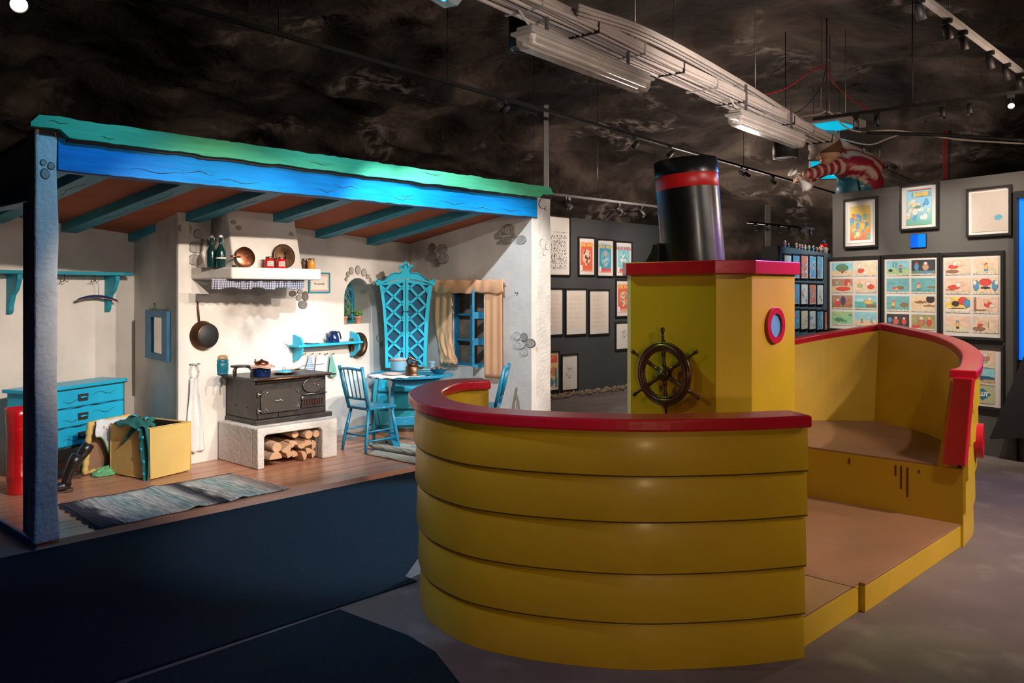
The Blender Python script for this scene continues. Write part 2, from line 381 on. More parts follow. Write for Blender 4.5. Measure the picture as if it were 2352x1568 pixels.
# ------------------------------------------------------------ cave hall
def cave():
    nu, nv = 260, 150
    cx, cy, rx, ry = 1.5, 6.5, 14.5, 16.5
    vs = []; fs = []
    def prof(k):                                            # k 0 at the foot, 1 at the crown
        a = k*PI/2; return max(0, math.cos(a))**.55, math.sin(a)**.62
    for j in range(nv+1):
        r, h = prof(j/nv)
        for i in range(nu):
            a = 2*PI*i/nu; p = Vector((cx+rx*r*math.cos(a), cy+ry*r*math.sin(a), -.3+5.3*h))
            n = Vector((math.cos(a)*r, math.sin(a)*r, h*.8)).normalized()
            q = p*.42; d = noise.fractal(q, .9, 2.1, 5)*.55 + abs(noise.noise(p*.9+Vector((3,1,2))))*.35 + noise.fractal(p*2.6, .8, 2.2, 4)*.10
            p = p + n*(d*(.35+.65*r if j < nv else .35)); vs.append(p)
    for j in range(nv):
        for i in range(nu):
            i2 = (i+1) % nu; fs.append((j*nu+i, (j+1)*nu+i, (j+1)*nu+i2, j*nu+i2))
    m = bpy.data.materials.new('cave_rock'); m.use_nodes = True; nt = m.node_tree; N = nt.nodes; L = nt.links; b = N['Principled BSDF']
    tc = N.new('ShaderNodeTexCoord')
    def nz(sc, det, stretch=(1,1,1), dist=0.0):
        mp = N.new('ShaderNodeMapping'); mp.inputs['Scale'].default_value = stretch; L.new(tc.outputs['Object'], mp.inputs[0])
        n = N.new('ShaderNodeTexNoise'); n.inputs['Scale'].default_value = sc; n.inputs['Detail'].default_value = det; n.inputs['Distortion'].default_value = dist
        L.new(mp.outputs[0], n.inputs[0]); return n.outputs['Fac']
    def ramp(f, *st):
        r = N.new('ShaderNodeValToRGB'); L.new(f, r.inputs[0]); e = r.color_ramp.elements
        while len(e) < len(st): e.new(.5)
        for k, (p, c) in enumerate(st): e[k].position = p; e[k].color = (*c, 1)
        return r.outputs[0]
    base = ramp(nz(.55, 7, (1,1,.8), .6), (.36, (.012,.009,.007)), (.5, (.048,.035,.027)), (.66, (.15,.112,.088)))
    msk = ramp(nz(.55, 8, (1.1,.9,.5), .9), (.55, (0,0,0)), (.68, (1,1,1)))
    fine = ramp(nz(4, 10, (1.4,1.4,.35), .4), (.45, (0,0,0)), (.66, (1,1,1)))
    mu = N.new('ShaderNodeMath'); mu.operation = 'MULTIPLY'; L.new(msk, mu.inputs[0]); L.new(fine, mu.inputs[1])
    mx = N.new('ShaderNodeMix'); mx.data_type = 'RGBA'; L.new(mu.outputs[0], mx.inputs[0]); L.new(base, mx.inputs[6]); mx.inputs[7].default_value = (.36,.30,.26,1)
    L.new(mx.outputs[2], b.inputs['Base Color']); b.inputs['Roughness'].default_value = .9; b.inputs['Specular IOR Level'].default_value = .25
    bp = N.new('ShaderNodeBump'); bp.inputs['Strength'].default_value = .9; bp.inputs['Distance'].default_value = .12
    L.new(nz(2.4, 8, (1,1,1), .2), bp.inputs['Height']); L.new(bp.outputs[0], b.inputs['Normal'])
    o = MB().add(vs, fs, 0, True).build('ceiling', m); tag(o, kind='structure')
cave()
mfl = mat('concrete_floor', (.155, .13, .122), .62, var=.22, vs=1.6, bump=.12, bs=30, stain=(.27, .235, .23), ss=3.5, st=.55)
mfl.node_tree.nodes['Principled BSDF'].inputs['Specular IOR Level'].default_value = .3
tag(MB().box(-13, 16, -9, 23, -.1, 0).build('floor', mfl), kind='structure')
mc_fix = True
# carpet tiles of needle felt, laid in two pieces with bare strips between
mc = mat('felt_carpet', (.013, .026, .038), .95, var=.45, vs=160, bump=.5, bs=220)
mc.node_tree.nodes['Principled BSDF'].inputs['Specular IOR Level'].default_value = .06
def sheet(name, pts, z, th, m, label, cat):
    c = Vector((sum(p[0] for p in pts)/len(pts), sum(p[1] for p in pts)/len(pts), 0))
    o = thing(name, label, cat, None, c)
    b = MB(); q = [(p[0]-c.x, p[1]-c.y) for p in pts]
    b.hexa([(x, y, z) for x, y in q], [(x, y, z+th) for x, y in q]); b.build('carpet_felt', m, o, bevel=.002); return o
def g(px, py, z=0.0):
    v = WF.z(px, py, z); return (v.x, v.y)
e1, e2, e3 = g(265, 1566), g(455, 1506), g(958, 1336)
d1 = ((e3[0]-e2[0])*3+e3[0], (e3[1]-e2[1])*3+e3[1])
d1 = (e3[0]+1.6, e3[1]+(e3[1]-e2[1])/(e3[0]-e2[0])*1.6)
u = Vector((.6783, .7348)); q0 = Vector(P0)
A = [e1, (-2.5, 1.2), (-8, 1.2), (-8, 2.5)]
# big sheet: against the cottage plinth, its near edge runs under the boat
sheet('carpet', [(-7, .6), (e1[0]-.4, e1[1]-.45), e1, (e2[0]-.02, e2[1]), e3, (-.60, 4.62), (-.56, 4.95), (-.30, 5.25), (.3, 5.8), (1.2, 6.8), (1.6, 8.0), tuple(q0+u*5.6+Vector((.02,-.02))), tuple(q0+u*-.35+Vector((.02,-.02))), (-5.4, 4.2), (-7, 4.2)], 0, .008, mc,
      'large dark blue felt carpet laid along the front of the cottage', 'carpet')
f1 = g(300, 1566); f2 = g(462, 1511); f3 = g(780, 1402); f4 = g(938, 1462); f5 = g(1000, 1500)
sheet('carpet', [(f1[0]-.2, f1[1]-.5), f1, f2, f3, f4, f5, (.3, 2.2), (0, .5)], 0, .008, mc,
      'smaller dark felt carpet piece in the near corner beside the boat stern', 'carpet')

# ------------------------------------------------------------ the cottage set
H = thing('cottage_set', 'walk-in cottage stage set with white plaster walls and blue timber beams', 'stage set', HF)
def cz(t, s=2.0): return 2.47-t*(.075+.018*s)
M['woodfl'] = mat('cottage_floorboards', (.46, .215, .13), .34, var=.22, vs=2.2, stretch=(.5, 6, 1), bump=.05, bs=6, coat=.15)
# soot above the stove, plus airbrushed grey and shade coloured into wall tops and corners
def soot_shade_plaster():
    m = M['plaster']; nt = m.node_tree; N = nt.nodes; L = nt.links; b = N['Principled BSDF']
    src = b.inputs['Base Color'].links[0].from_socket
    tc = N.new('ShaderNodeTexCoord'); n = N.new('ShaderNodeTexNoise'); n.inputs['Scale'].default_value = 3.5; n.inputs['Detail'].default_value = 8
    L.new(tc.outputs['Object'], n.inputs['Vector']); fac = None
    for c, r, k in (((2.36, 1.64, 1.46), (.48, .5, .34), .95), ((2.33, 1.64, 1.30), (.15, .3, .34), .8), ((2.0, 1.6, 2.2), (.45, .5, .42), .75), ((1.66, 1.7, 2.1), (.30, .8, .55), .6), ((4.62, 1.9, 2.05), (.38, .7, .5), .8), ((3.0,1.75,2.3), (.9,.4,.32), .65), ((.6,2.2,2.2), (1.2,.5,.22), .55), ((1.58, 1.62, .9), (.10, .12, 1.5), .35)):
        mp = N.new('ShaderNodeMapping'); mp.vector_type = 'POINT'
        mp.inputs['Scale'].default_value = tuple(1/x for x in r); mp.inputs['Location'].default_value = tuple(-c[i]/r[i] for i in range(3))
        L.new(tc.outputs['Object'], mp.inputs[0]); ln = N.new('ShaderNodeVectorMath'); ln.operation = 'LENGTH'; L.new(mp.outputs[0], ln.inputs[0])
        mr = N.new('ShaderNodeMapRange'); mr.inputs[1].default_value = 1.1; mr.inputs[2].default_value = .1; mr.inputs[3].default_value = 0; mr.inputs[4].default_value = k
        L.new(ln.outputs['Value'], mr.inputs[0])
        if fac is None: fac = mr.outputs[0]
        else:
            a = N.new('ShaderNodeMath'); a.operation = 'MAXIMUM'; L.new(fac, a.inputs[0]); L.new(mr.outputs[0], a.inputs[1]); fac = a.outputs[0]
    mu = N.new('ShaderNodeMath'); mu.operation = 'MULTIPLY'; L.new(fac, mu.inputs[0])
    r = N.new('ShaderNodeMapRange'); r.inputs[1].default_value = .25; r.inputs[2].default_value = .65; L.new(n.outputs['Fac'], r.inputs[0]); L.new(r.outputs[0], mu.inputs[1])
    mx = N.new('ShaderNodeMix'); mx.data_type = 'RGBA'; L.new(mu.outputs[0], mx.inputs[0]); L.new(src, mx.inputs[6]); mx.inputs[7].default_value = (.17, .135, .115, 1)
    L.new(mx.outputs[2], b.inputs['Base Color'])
soot_shade_plaster()
# floor platform
b = MB().hexa([(-.03,-.02,0),(4.93,-.02,0),(4.93,3.3,0),(-.03,3.3,0)], [(-.0,.03,FL),(4.93,.03,FL),(4.93,3.3,FL),(-.0,3.3,FL)])
b.build('floor_platform', M['woodfl'], H)
b = MB()
for k in range(1, 17):
    y = .03+k*.19; b.box(0, 4.66, y, y+.004, FL, FL+.0006)
b.build('board_joint', mat('floor_joint', (.12, .05, .03), .8), H)
XM = HF.I @ MW.M; XR = HF.I @ RW.M; XS = HF.I @ SW.M; XE = HF.I @ EW.M
def topz(X, x, y=0): p = X @ Vector((x, y, 0)); return cz(p.y, p.x)+.03
# wall behind the stove, with an arched niche
Lm = 3.06
n0, n1 = MW.y(790, 745), MW.y(852, 745); nt_ = MW.y(820, 638)
nx0, nx1, nz0, nz1 = n0.x, n1.x, n0.z, nt_.z
nc = (nx0+nx1)/2; nr = (nx1-nx0)/2
arch = [(nx0, nz0), (nx1, nz0)]+[(nc+nr*math.cos(PI*k/14), nz1-nr*1.15+nr*1.15*math.sin(PI*k/14)) for k in range(15)]
outer = [(0, FL), (Lm, FL), (Lm, topz(XM, Lm)), (0, topz(XM, 0))]
b = MB(XM); b.plate(outer, [arch], 0, .03); b.plate([(nx0-.05, nz0-.05), (nx1+.05, nz0-.05), (nx1+.05, nz1+.05), (nx0-.05, nz1+.05)], [arch], .03, .30); b.box(nx0-.05, nx1+.05, .295, .31, nz0-.05, nz1+.05)
b.build('wall_panel', M['plaster'], H, bevel=.008)
# mirror wall and coat recess wall
ls = math.hypot(*(Vector((RC[0], RC[1]))-Vector(hw(1.62, 1.561)[:2])))
b = MB(XS); b.plate([(0, FL), (ls+.0, FL), (ls, topz(XS, ls)), (0, topz(XS, 0))], (), 0, .10); b.build('wall_panel', M['plaster'], H, bevel=.01)
b = MB(XR); b.plate([(-2.2, FL), (0.02, FL), (0.02, topz(XR, 0)), (-2.2, topz(XR, -2.2))], (), 0, .12); b.build('wall_panel', M['plaster'], H)
# solid left wall behind the side opening
MB().box(0, .12, 1.4, 2.45, FL, 2.3).build('wall_panel', M['plaster'], H)
# right wall with window opening
w0, w1 = EW.y(1031, 838), EW.y(1113, 838); w2 = EW.y(1070, 664)
hole = [(w0.x, w0.z), (w1.x, w0.z), (w1.x, w2.z), (w0.x, w2.z)]
le = 1.96-.02
b = MB(XE); b.plate([(-.02, FL), (le, FL), (le, topz(XE, le)), (-.02, topz(XE, 0))], [hole], 0, .18); b.build('wall_panel', M['plaster'], H, bevel=.008)
# front posts
def wob_post(x0, x1, y0, y1, z0, z1, seed, n=22):
    b = MB(); rings = []
    for k in range(n+1):
        z = z0+(z1-z0)*k/n; f = lambda q: .010*noise.noise(Vector((q, z*2.3, seed)))
        sp = .012*max(0, 1-k/2)
        rings.append([(x0+f(1)-sp, y0+f(2)-sp, z), (x1+f(3)+sp, y0+f(4)-sp, z), (x1+f(5), y1, z), (x0+f(6), y1, z)])
    vs = [p for r in rings for p in r]; fs = []
    for k in range(n):
        for i in range(4): fs.append((4*k+i, 4*k+(i+1)%4, 4*k+4+(i+1)%4, 4*k+4+i))
    fs += [(3,2,1,0), tuple(4*n+i for i in range(4))]
    return b.add(vs, fs)
s0, s1 = HF.y(81, 1000).x, HF.y(134, 1000).x
wob_post(s0, s1, .0, .16, FL, 2.60, 1).build('front_post', M['plaster_rough'], H, bevel=.014)
s2, s3 = HF.y(1234, 700).x, HF.y(1266, 700).x
wob_post(s2, s3, .0, .30, FL, 2.60, 5).build('front_post', M['plaster_rough'], H, bevel=.014)
# green fascia board with ragged edges
def rag(x, s): return .010*noise.noise(Vector((x*5, s, 0)))+.006*noise.noise(Vector((x*17, s, 3)))
a0 = HF.y(70, 270, -.06).x; a1 = HF.y(1271, 440, -.06).x
xs = [a0+(a1-a0)*k/90 for k in range(91)]
def zt(x): return 2.675+rag(x, 1)
def zb(x): return (2.60 if x < s1+.03 or x > s2-.02 else 2.555)+rag(x, 7)
up = [(x, zt(x)) for x in xs]; up[0] = (xs[0], zt(xs[0])-.055); up.insert(1, (xs[0]+.05, zt(xs[0]))); up[-1] = (xs[-1], zt(xs[-1])-.07); up.insert(-1, (xs[-1]-.05, zt(xs[-1])))
poly = [(x, zb(x)) for x in xs]+up[::-1]
MB().plate(poly, (), -.065, -.005).build('fascia_board', M['green'], H, bevel=.005)
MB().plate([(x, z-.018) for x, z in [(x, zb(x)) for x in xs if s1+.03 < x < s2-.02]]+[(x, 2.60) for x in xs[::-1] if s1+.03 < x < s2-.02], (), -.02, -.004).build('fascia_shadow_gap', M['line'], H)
# blue beam
xs2 = [s1+(s2-s1)*k/80 for k in range(81)]
MB().plate([(x, 2.350+rag(x, 12)*.8) for x in xs2]+[(x, 2.60) for x in xs2[::-1]], (), 0, .10).build('front_beam', M['blue'], H, bevel=.006)
b = MB()
b.tube([(x, -.001, 2.352+rag(x, 12)*.8) for x in xs2], .0045, 5)
rr = random.Random(3)
for cx_, cz_, ln in ((.75,2.41,.4),(1.02,2.435,.25),(1.35,2.40,.35),(2.3,2.45,.25),(2.9,2.40,.3),(2.95,2.43,.2),(3.5,2.41,.35),(3.9,2.39,.3),(4.3,2.40,.3),(2.1,2.40,.2)):
    b.tube([(cx_+ln*(k/8-.5), -.001, cz_+.010*math.sin(k*1.1+cx_*9)) for k in range(9)], [.0005+.0022*math.sin(PI*k/8) for k in range(9)], 5)
b.build('painted_crack', M['line'], H)
b = MB()
for cx_, cz_, ln in ((.03,2.642,.12),(.33,2.585,.1),(3.05,2.64,.25),(1.9,2.60,.2)):
    b.tube([(cx_+ln*(k/6), -.066, cz_+.006*math.sin(k*1.3)) for k in range(7)], [.0005+.002*math.sin(PI*k/6) for k in range(7)], 5)
b.build('painted_crack', M['line'], H)
# ceiling and rafters
b = MB(); vs = [(.06+4.64*i/10, .08+3.3*j/10, cz(.08+3.3*j/10, .06+4.64*i/10)) for j in range(11) for i in range(11)]
b.add(vs, [(j*11+i, (j+1)*11+i, (j+1)*11+i+1, j*11+i+1) for j in range(10) for i in range(10)], 0, True)
b.build('ceiling_panel', M['terra'], H, solid=.02)
b = MB(); b.hexa([(-.0,.0,2.56),(4.93,.0,2.56),(4.93,3.4,2.15),(-.0,3.4,2.28)], [(-.0,.0,2.60),(4.93,.0,2.60),(4.93,3.4,2.19),(-.0,3.4,2.32)])
b.build('roof_panel', M['blackm'], H)
for sx in (.17, .43, 1.08, 1.76, 2.45, 3.26, 4.0):
    b = MB(); w = .075; d = .085
    f_ = lambda x, y, d_: (x, y, cz(y, sx)-d_)
    b.hexa([f_(sx-w,.1,d),f_(sx+w,.1,d),f_(sx+w,3.2,d),f_(sx-w,3.2,d)], [f_(sx-w,.1,0),f_(sx+w,.1,0),f_(sx+w,3.2,0),f_(sx-w,3.2,0)])
    for k in range(2): b.tube([(sx+.01+.02*math.sin(q*.8+sx*5), .5+k*.8+q*.07, cz(.5+k*.8+q*.07, sx)-d-.0005) for q in range(8)], .002, 5, 1)
    b.build('rafter', [M['rafter'], M['line']], H, bevel=.008)
# left side: gable strip, side beam, blue trim post, dark plaster return
b = MB(XS if False else Matrix()); 
b.hexa([(0,.05,2.17),(.08,.05,2.17),(.08,1.4,2.17),(0,1.4,2.17)], [(0,.05,2.60),(.08,.05,2.60),(.08,1.4,2.42),(0,1.4,2.42)])
b.build('gable_panel', M['plaster'], H)
MB().box(-.02, .09, .03, 1.4, 2.16, 2.29).build('side_beam', M['bluedk'], H, bevel=.01)
p = HF.x(52, 900, -.0); p2 = HF.x(74, 900, -.0)
MB().box(0, .06, p2.y, p.y, FL, 2.2).build('side_post', M['bluedk'], H, bevel=.006)
MB().box(0, s0+.02, .01, p2.y, FL, 2.5).build('post_return', M['plaster_rough'], H)
MB().box(-.03, .0, .02, 1.4, .0, .06).build('side_sill', M['bluedk'], H, bevel=.01)
# painted stones
def stones(fr, items, y=0.0, mat2=('stone_dark','stone'), axis='y', seed=0, name='painted_stones'):
    b = MB(HF.I @ fr.M)
    for k, (px, py, rx, rz) in enumerate(items):
        c = fr.y(px, py, y); e = fr.y(px+rx, py, y); f = fr.y(px, py-rz, y); ex = abs(e.x-c.x); ez = abs(f.z-c.z)
        b.plate(circ(c.x, c.z, ex+.004, ez+.004, 20, .3, .06, seed+k), (), y-.003, y+.01, 2)
        b.plate(circ(c.x, c.z, ex, ez, 20, .3, .06, seed+k), (), y-.007, y+.01, k % 2)
    b.build(name, [M[mat2[0]], M[mat2[1]], M['line']], H)
stones(MW, [(425,526,14,14),(454,537,9,9),(450,568,16,13),(448,597,16,12)], 0, ('stone','stone'), seed=1)
stones(MW, [(672,674,8,6),(689,670,6,5),(701,680,7,10),(686,684,6,6),(695,700,10,9)], 0, seed=3)
stones(MW, [(795,641,3,4),(799,630,4,6),(807,622,5,8),(822,620,6,9),(836,626,6,8),(845,635,4,5),(851,644,3,4)], 0, ('stone','stone'), seed=5)
stones(MW, [(869,776,4,7),(877,790,3,6)], 0, ('plaster_rough','stone'), seed=8)
stones(EW, [(992,568,8,9),(1015,572,12,11),(993,589,11,10),(1019,594,12,11),(1004,604,7,8)], 0, seed=9)
stones(EW, [(1167,527,16,11),(1148,540,7,8),(1165,552,10,9),(1150,556,3,4),(1181,541,3,4),(1197,551,11,10)], 0, ('stone','stone'), seed=11)
stones(EW, [(1187,772,8,9),(1204,774,7,9),(1195,792,11,9),(1218,788,10,10),(1205,809,7,8)], 0, ('plaster_rough','stone'), seed=13)
stones(HF, [(99,373,6,6),(117,381,7,8),(103,399,9,11)], 0, ('stone','stone'), seed=15)
stones(HF, [(1245,468,7,10),(1254,478,3,4),(1245,560,5,11),(1256,567,4,6),(1250,580,4,6)], 0, ('plaster_rough','plaster_rough'), seed=17)
# side gable stones
# niche lattice window
b = MB(XM); yb = .285
iw = [(nx0+.012, nz0+.012), (nx1-.012, nz0+.012)]+[(nc+(nr-.012)*math.cos(PI*k/14), nz1-nr*1.15+(nr*1.15-.012)*math.sin(PI*k/14)) for k in range(15)]
b.plate(arch, [[(nc+(x-nc)*.86, nz0+(z-nz0)*.94+.02) for x, z in iw]], yb-.02, yb)
def inside(x, z):
    if z < nz0 or x < nx0 or x > nx1: return False
    zc = nz1-nr*1.15
    return z <= zc or ((x-nc)/nr)**2+((z-zc)/(nr*1.15))**2 < 1
for sgn in (1, -1):
    for k in range(-6, 12):
        pts = []
        for q in range(0, 121):
            x = nx0+(nx1-nx0)*q/120; z = nz0+k*.115+sgn*(x-nx0)*1.5
            if inside(x, z): pts.append((x, z))
        if len(pts) > 3: b.tube([(pts[0][0], yb-.012, pts[0][1]), (pts[-1][0], yb-.012, pts[-1][1])], .008, 6)
b.build('lattice_window', M['rafter'], H)
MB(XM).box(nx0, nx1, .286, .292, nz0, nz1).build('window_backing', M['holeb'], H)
# window in the right wall
b = MB(XE); x0, x1, z0, z1 = w0.x, w1.x, w0.z, w2.z; y = .08
xm = x0+(x1-x0)*.46; t = .022
b.plate([(x0, z0), (x1, z0), (x1, z1), (x0, z1)], [[(x0+.03, z0+.035), (x1-.03, z0+.035), (x1-.03, z1-.02), (x0+.03, z1-.02)]], y, y+.05)
b.box(xm-t/2, xm+t/2, y+.01, y+.04, z0, z1)
for k in (1, 2): zz = z0+(z1-z0)*k/3.0; b.box(x0, x1-.02, y+.01, y+.04, zz-t/2, zz+t/2)
b.build('window_frame', M['chip'], H, bevel=.003)
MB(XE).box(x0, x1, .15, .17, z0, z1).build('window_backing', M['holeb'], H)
# open casement leaf standing out from the right jamb
b = MB(XE @ TR(x1-.01, .05, 0) @ RZ(math.radians(60)))
lw = .17
b.plate([(-lw, z0+.01), (0, z0+.01), (0, z1-.01), (-lw, z1-.01)], [[(-lw+.025, z0+.04+(z1-z0)*k/3), (-.025, z0+.04+(z1-z0)*k/3), (-.025, z0+(z1-z0)*(k+1)/3-.035), (-lw+.025, z0+(z1-z0)*(k+1)/3-.035)] for k in range(3)], -.012, .012)
b.build('window_casement', M['chip'], H, bevel=.002)
# ------------------------------------------------------------ hood over the stove: chimney breast and mantel shelf
def P3(px, py, t): return HF.y(px, py, t)
tl = P3(517, 486, 1.25); tr_ = P3(674, 503, 1.25); bl = P3(541, 615, 1.22); br = P3(697, 625, 1.22)
bxl = HF.y(482, 520, 1.60); zs = 1.805; ztop = cz(1.25)+.03
wl = .0+1.575; 
b = MB().hexa([(bl.x,1.22,zs-.05),(br.x,1.22,zs-.05),(br.x+.12,1.75,zs-.05),(bxl.x,1.64,zs-.05)], [(tl.x,1.25,ztop),(tr_.x,1.25,ztop),(tr_.x+.02,1.75,ztop-.02),(bxl.x+.02,1.64,ztop-.02)])
b.build('chimney_hood', M['plaster'], H, bevel=.02, seg=3)
stones(HF, [(536,511,5,5),(547,523,7,6),(600,548,11,9),(593,565,8,8),(668,538,6,6)], 1.245, ('stone','stone'), seed=19, name='painted_stones')
sA = P3(533, 625, 1.06); sB = P3(741, 630, 1.10)
pl = [(1.74, 1.60), (1.80, 1.36), (sA.x, 1.06), (sB.x-.03, 1.09), (sB.x, 1.13), (sB.x, 1.74)]
b = MB().hexa([(x, y, 1.70+.0*x) for x, y in pl], [(x, y, 1.805) for x, y in pl]); b.build('mantel_shelf', M['plaster'], H, bevel=.018, seg=3)
# wire hook on the wall, nail
b = MB(XM)
for px, py in ((655,790),): c = MW.y(px, py); b.tube([(c.x, 0, c.z), (c.x, -.03, c.z), (c.x+.0, -.035, c.z-.02), (c.x-.012, -.04, c.z-.03)], .004, 6)
b.build('wall_hook', M['iron'], H)
b = MB(XE); c = EW.y(1190, 672); b.tube([(c.x, 0, c.z), (c.x, -.04, c.z-.005), (c.x, -.05, c.z+.012)], .005, 6); b.build('wall_hook', M['iron'], H)
# ------------------------------------------------------------ each piece of the set on its own
def free(o, name=None, label=None, cat=None, group=None, kind=None):
    o.parent = None; o.matrix_world = HF.M
    if name: o.name = name
    return tag(o, label, cat, group, kind)
kids = {}
for c in list(H.children): kids.setdefault(c.name.split('.')[0], []).append(c)
wp = kids['wall_panel']
for c, nm in zip(wp, ('wall_back', 'wall_chimney_side', 'wall_recess', 'wall_left', 'wall_right')): free(c, nm, kind='structure')
free(kids['floor_platform'][0], 'floor_cottage', kind='structure'); kids['board_joint'][0].parent = kids['floor_platform'][0]
tag(kids['board_joint'][0], 'dark joints between the floorboards')
free(kids['ceiling_panel'][0], 'ceiling_cottage', kind='structure'); free(kids['roof_panel'][0], 'roof', kind='structure')
fp = kids['front_post']
free(fp[0], 'plaster_post', 'rough plaster post with three painted stones at the left front corner of the cottage', 'post')
free(fp[1], 'plaster_post', 'pale plaster post at the right front corner of the cottage, beside the dark gallery wall', 'post')
fb_ = free(kids['fascia_board'][0], 'fascia_board', 'green painted wavy-edged fascia board along the top of the cottage front', 'board')
kids['fascia_shadow_gap'][0].parent = fb_
bm = free(kids['front_beam'][0], 'timber_beam', 'long bright blue painted timber beam under the green fascia board', 'beam')
kids['painted_crack'][0].parent = bm; kids['painted_crack'][1].parent = fb_
rn = ['leftmost, close to the left post', 'second from the left', 'third from the left', 'middle one, just left of the chimney top', 'third from the right, just right of the chimney hood', 'second from the right', 'rightmost, over the cabinet corner']
for k, c in enumerate(kids['rafter']): free(c, 'ceiling_rafter', 'teal ceiling rafter in the cottage, '+rn[k], 'rafter', 'teal rafters under the terracotta ceiling')
free(kids['gable_panel'][0], 'wall_gable', kind='structure'); 
free(kids['side_beam'][0], 'timber_beam', 'dark blue side beam running back from the left post', 'beam')
free(kids['side_post'][0], 'timber_post', 'narrow dark blue post just behind the left plaster post', 'post')
free(kids['post_return'][0], 'trim_post_return', kind='structure'); free(kids['side_sill'][0], 'trim_sill', kind='structure')
hood = free(kids['chimney_hood'][0], 'chimney_hood', 'white plaster chimney hood with projecting mantel shelf above the stove', 'chimney')
kids['mantel_shelf'][0].parent = hood
w1_ = free(kids['window_frame'][0], 'window_1', kind='structure'); kids['window_casement'][0].parent = w1_; kids['window_backing'][1].parent = w1_
w2_ = free(kids['lattice_window'][0], 'window_2', kind='structure'); kids['window_backing'][0].parent = w2_
ps = kids['painted_stones']
for c, par in zip(ps, (wp[0], wp[0], wp[0], wp[0], wp[4], wp[4], wp[4], fp[0], fp[1], hood)): c.parent = par
kids['wall_hook'][0].parent = wp[0]; kids['wall_hook'][1].parent = wp[4]
left = [c for c in H.children]
assert not left, [c.name for c in left]
bpy.data.objects.remove(H)
# ------------------------------------------------------------ the play boat
B = thing('play_boat', 'yellow wooden play boat with red rails, wheelhouse and black funnel', 'play boat', BF)
def bl(X, Y): p = BF.I @ Vector((X, Y, 0)); return (p.x, p.y)
To = [bl(*p) for p in [(1.285,3.555),(.95,3.475),(.54,3.44),(.195,3.50),(-.071,3.60),(-.26,3.73),(-.428,3.96),(-.512,4.22),(-.538,4.46),(-.505,4.70),(-.44,4.90),(-.33,5.02),(-.18,5.08)]]
TO = crom([(x, y, 0) for x, y in To], 7)
def inset(P, d):
    out = []
    for i, p in enumerate(P):
        a = P[max(0, i-1)]; c = P[min(len(P)-1, i+1)]; t = (c-a).normalized(); n = Vector((-t.y, t.x, 0)); out.append(p+n*d)
    return out
# orientation: the curve runs from the near end round the stern to the far end; inward is the centre
def inw(P, d):
    A_ = inset(P, d); c = Vector((0, 0, 0)); mid = len(P)//2
    near = (A_[mid]-c).length < (P[mid]-c).length
    return A_ if near == (d > 0) else inset(P, -d)
RAIL = 1.065
bands = [(0.0, .205), (.200, .415), (.410, .635), (.630, .83), (.825, 1.012)]
def hull_x(P, z, zt=RAIL, flare=.04): return inw(P, flare*(1-z/zt))
def strip(b, P0_, P1_, z0, z1, mi=0):
    n = len(P0_)
    for i in range(n-1):
        b.add([(P0_[i].x, P0_[i].y, z0), (P0_[i+1].x, P0_[i+1].y, z0), (P1_[i+1].x, P1_[i+1].y, z1), (P1_[i].x, P1_[i].y, z1)], [(0,1,2,3)], mi)
def wall_band(P, z0, z1, th0, th1, topf=None, flare=.04):
    """a board bent along the curve; th0/th1 how far it stands proud at its foot and top"""
    b = MB(); a = inw(hull_x(P, z0, RAIL, flare), -th0); c = inw(hull_x(P, z1, RAIL, flare), -th1); i0 = inw(hull_x(P, z0, RAIL, flare), .02); i1 = inw(hull_x(P, z1, RAIL, flare), .02)
    n = len(P); vs = []
    for i in range(n):
        zz1 = z1 if topf is None else min(z1, topf(i/(n-1))); zz0 = min(z0, zz1-.001)
        vs += [(a[i].x, a[i].y, zz0), (c[i].x, c[i].y, zz1), (i1[i].x, i1[i].y, zz1), (i0[i].x, i0[i].y, zz0)]
    fs = []
    for i in range(n-1):
        for k in range(4): fs.append((4*i+k, 4*i+(k+1)%4, 4*i+4+(k+1)%4, 4*i+4+k))
    fs += [(3,2,1,0), tuple(4*(n-1)+k for k in range(4))]
    b.add(vs, fs, 0, False); b.sm = [True]*(len(fs)-2)+[False]*2
    return b
def rail_ribbon(O, I, z0f, z1f, mi=0):
    n = len(O); vs = []; fs = []
    for i in range(n):
        t = i/(n-1); vs += [(O[i].x, O[i].y, z0f(t)), (O[i].x, O[i].y, z1f(t)), (I[i].x, I[i].y, z1f(t)), (I[i].x, I[i].y, z0f(t))]
    for i in range(n-1):
        for k in range(4): fs.append((4*i+k, 4*i+(k+1)%4, 4*i+4+(k+1)%4, 4*i+4+k))
    fs += [(3,2,1,0), tuple(4*(n-1)+k for k in range(4))]
    return MB().add(vs, fs, mi, False)
for k, (z0, z1) in enumerate(bands):
    P = TO[k*1 if False else 0:]
    wall_band(inw(TO, .020), z0, z1, .014, -.002).build('hull_plank', M['yellow'], B, bevel=.002)
for z_ in (.200, .410, .630, .825):  # dark lines painted in as the shadow under each plank foot
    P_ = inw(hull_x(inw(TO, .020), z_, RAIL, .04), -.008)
    MB().tube([(p.x, p.y, z_-.003) for p in P_], .004, 6).build('plank_shade_line', mat('plank_shade', (.10, .05, .006), .9), B)
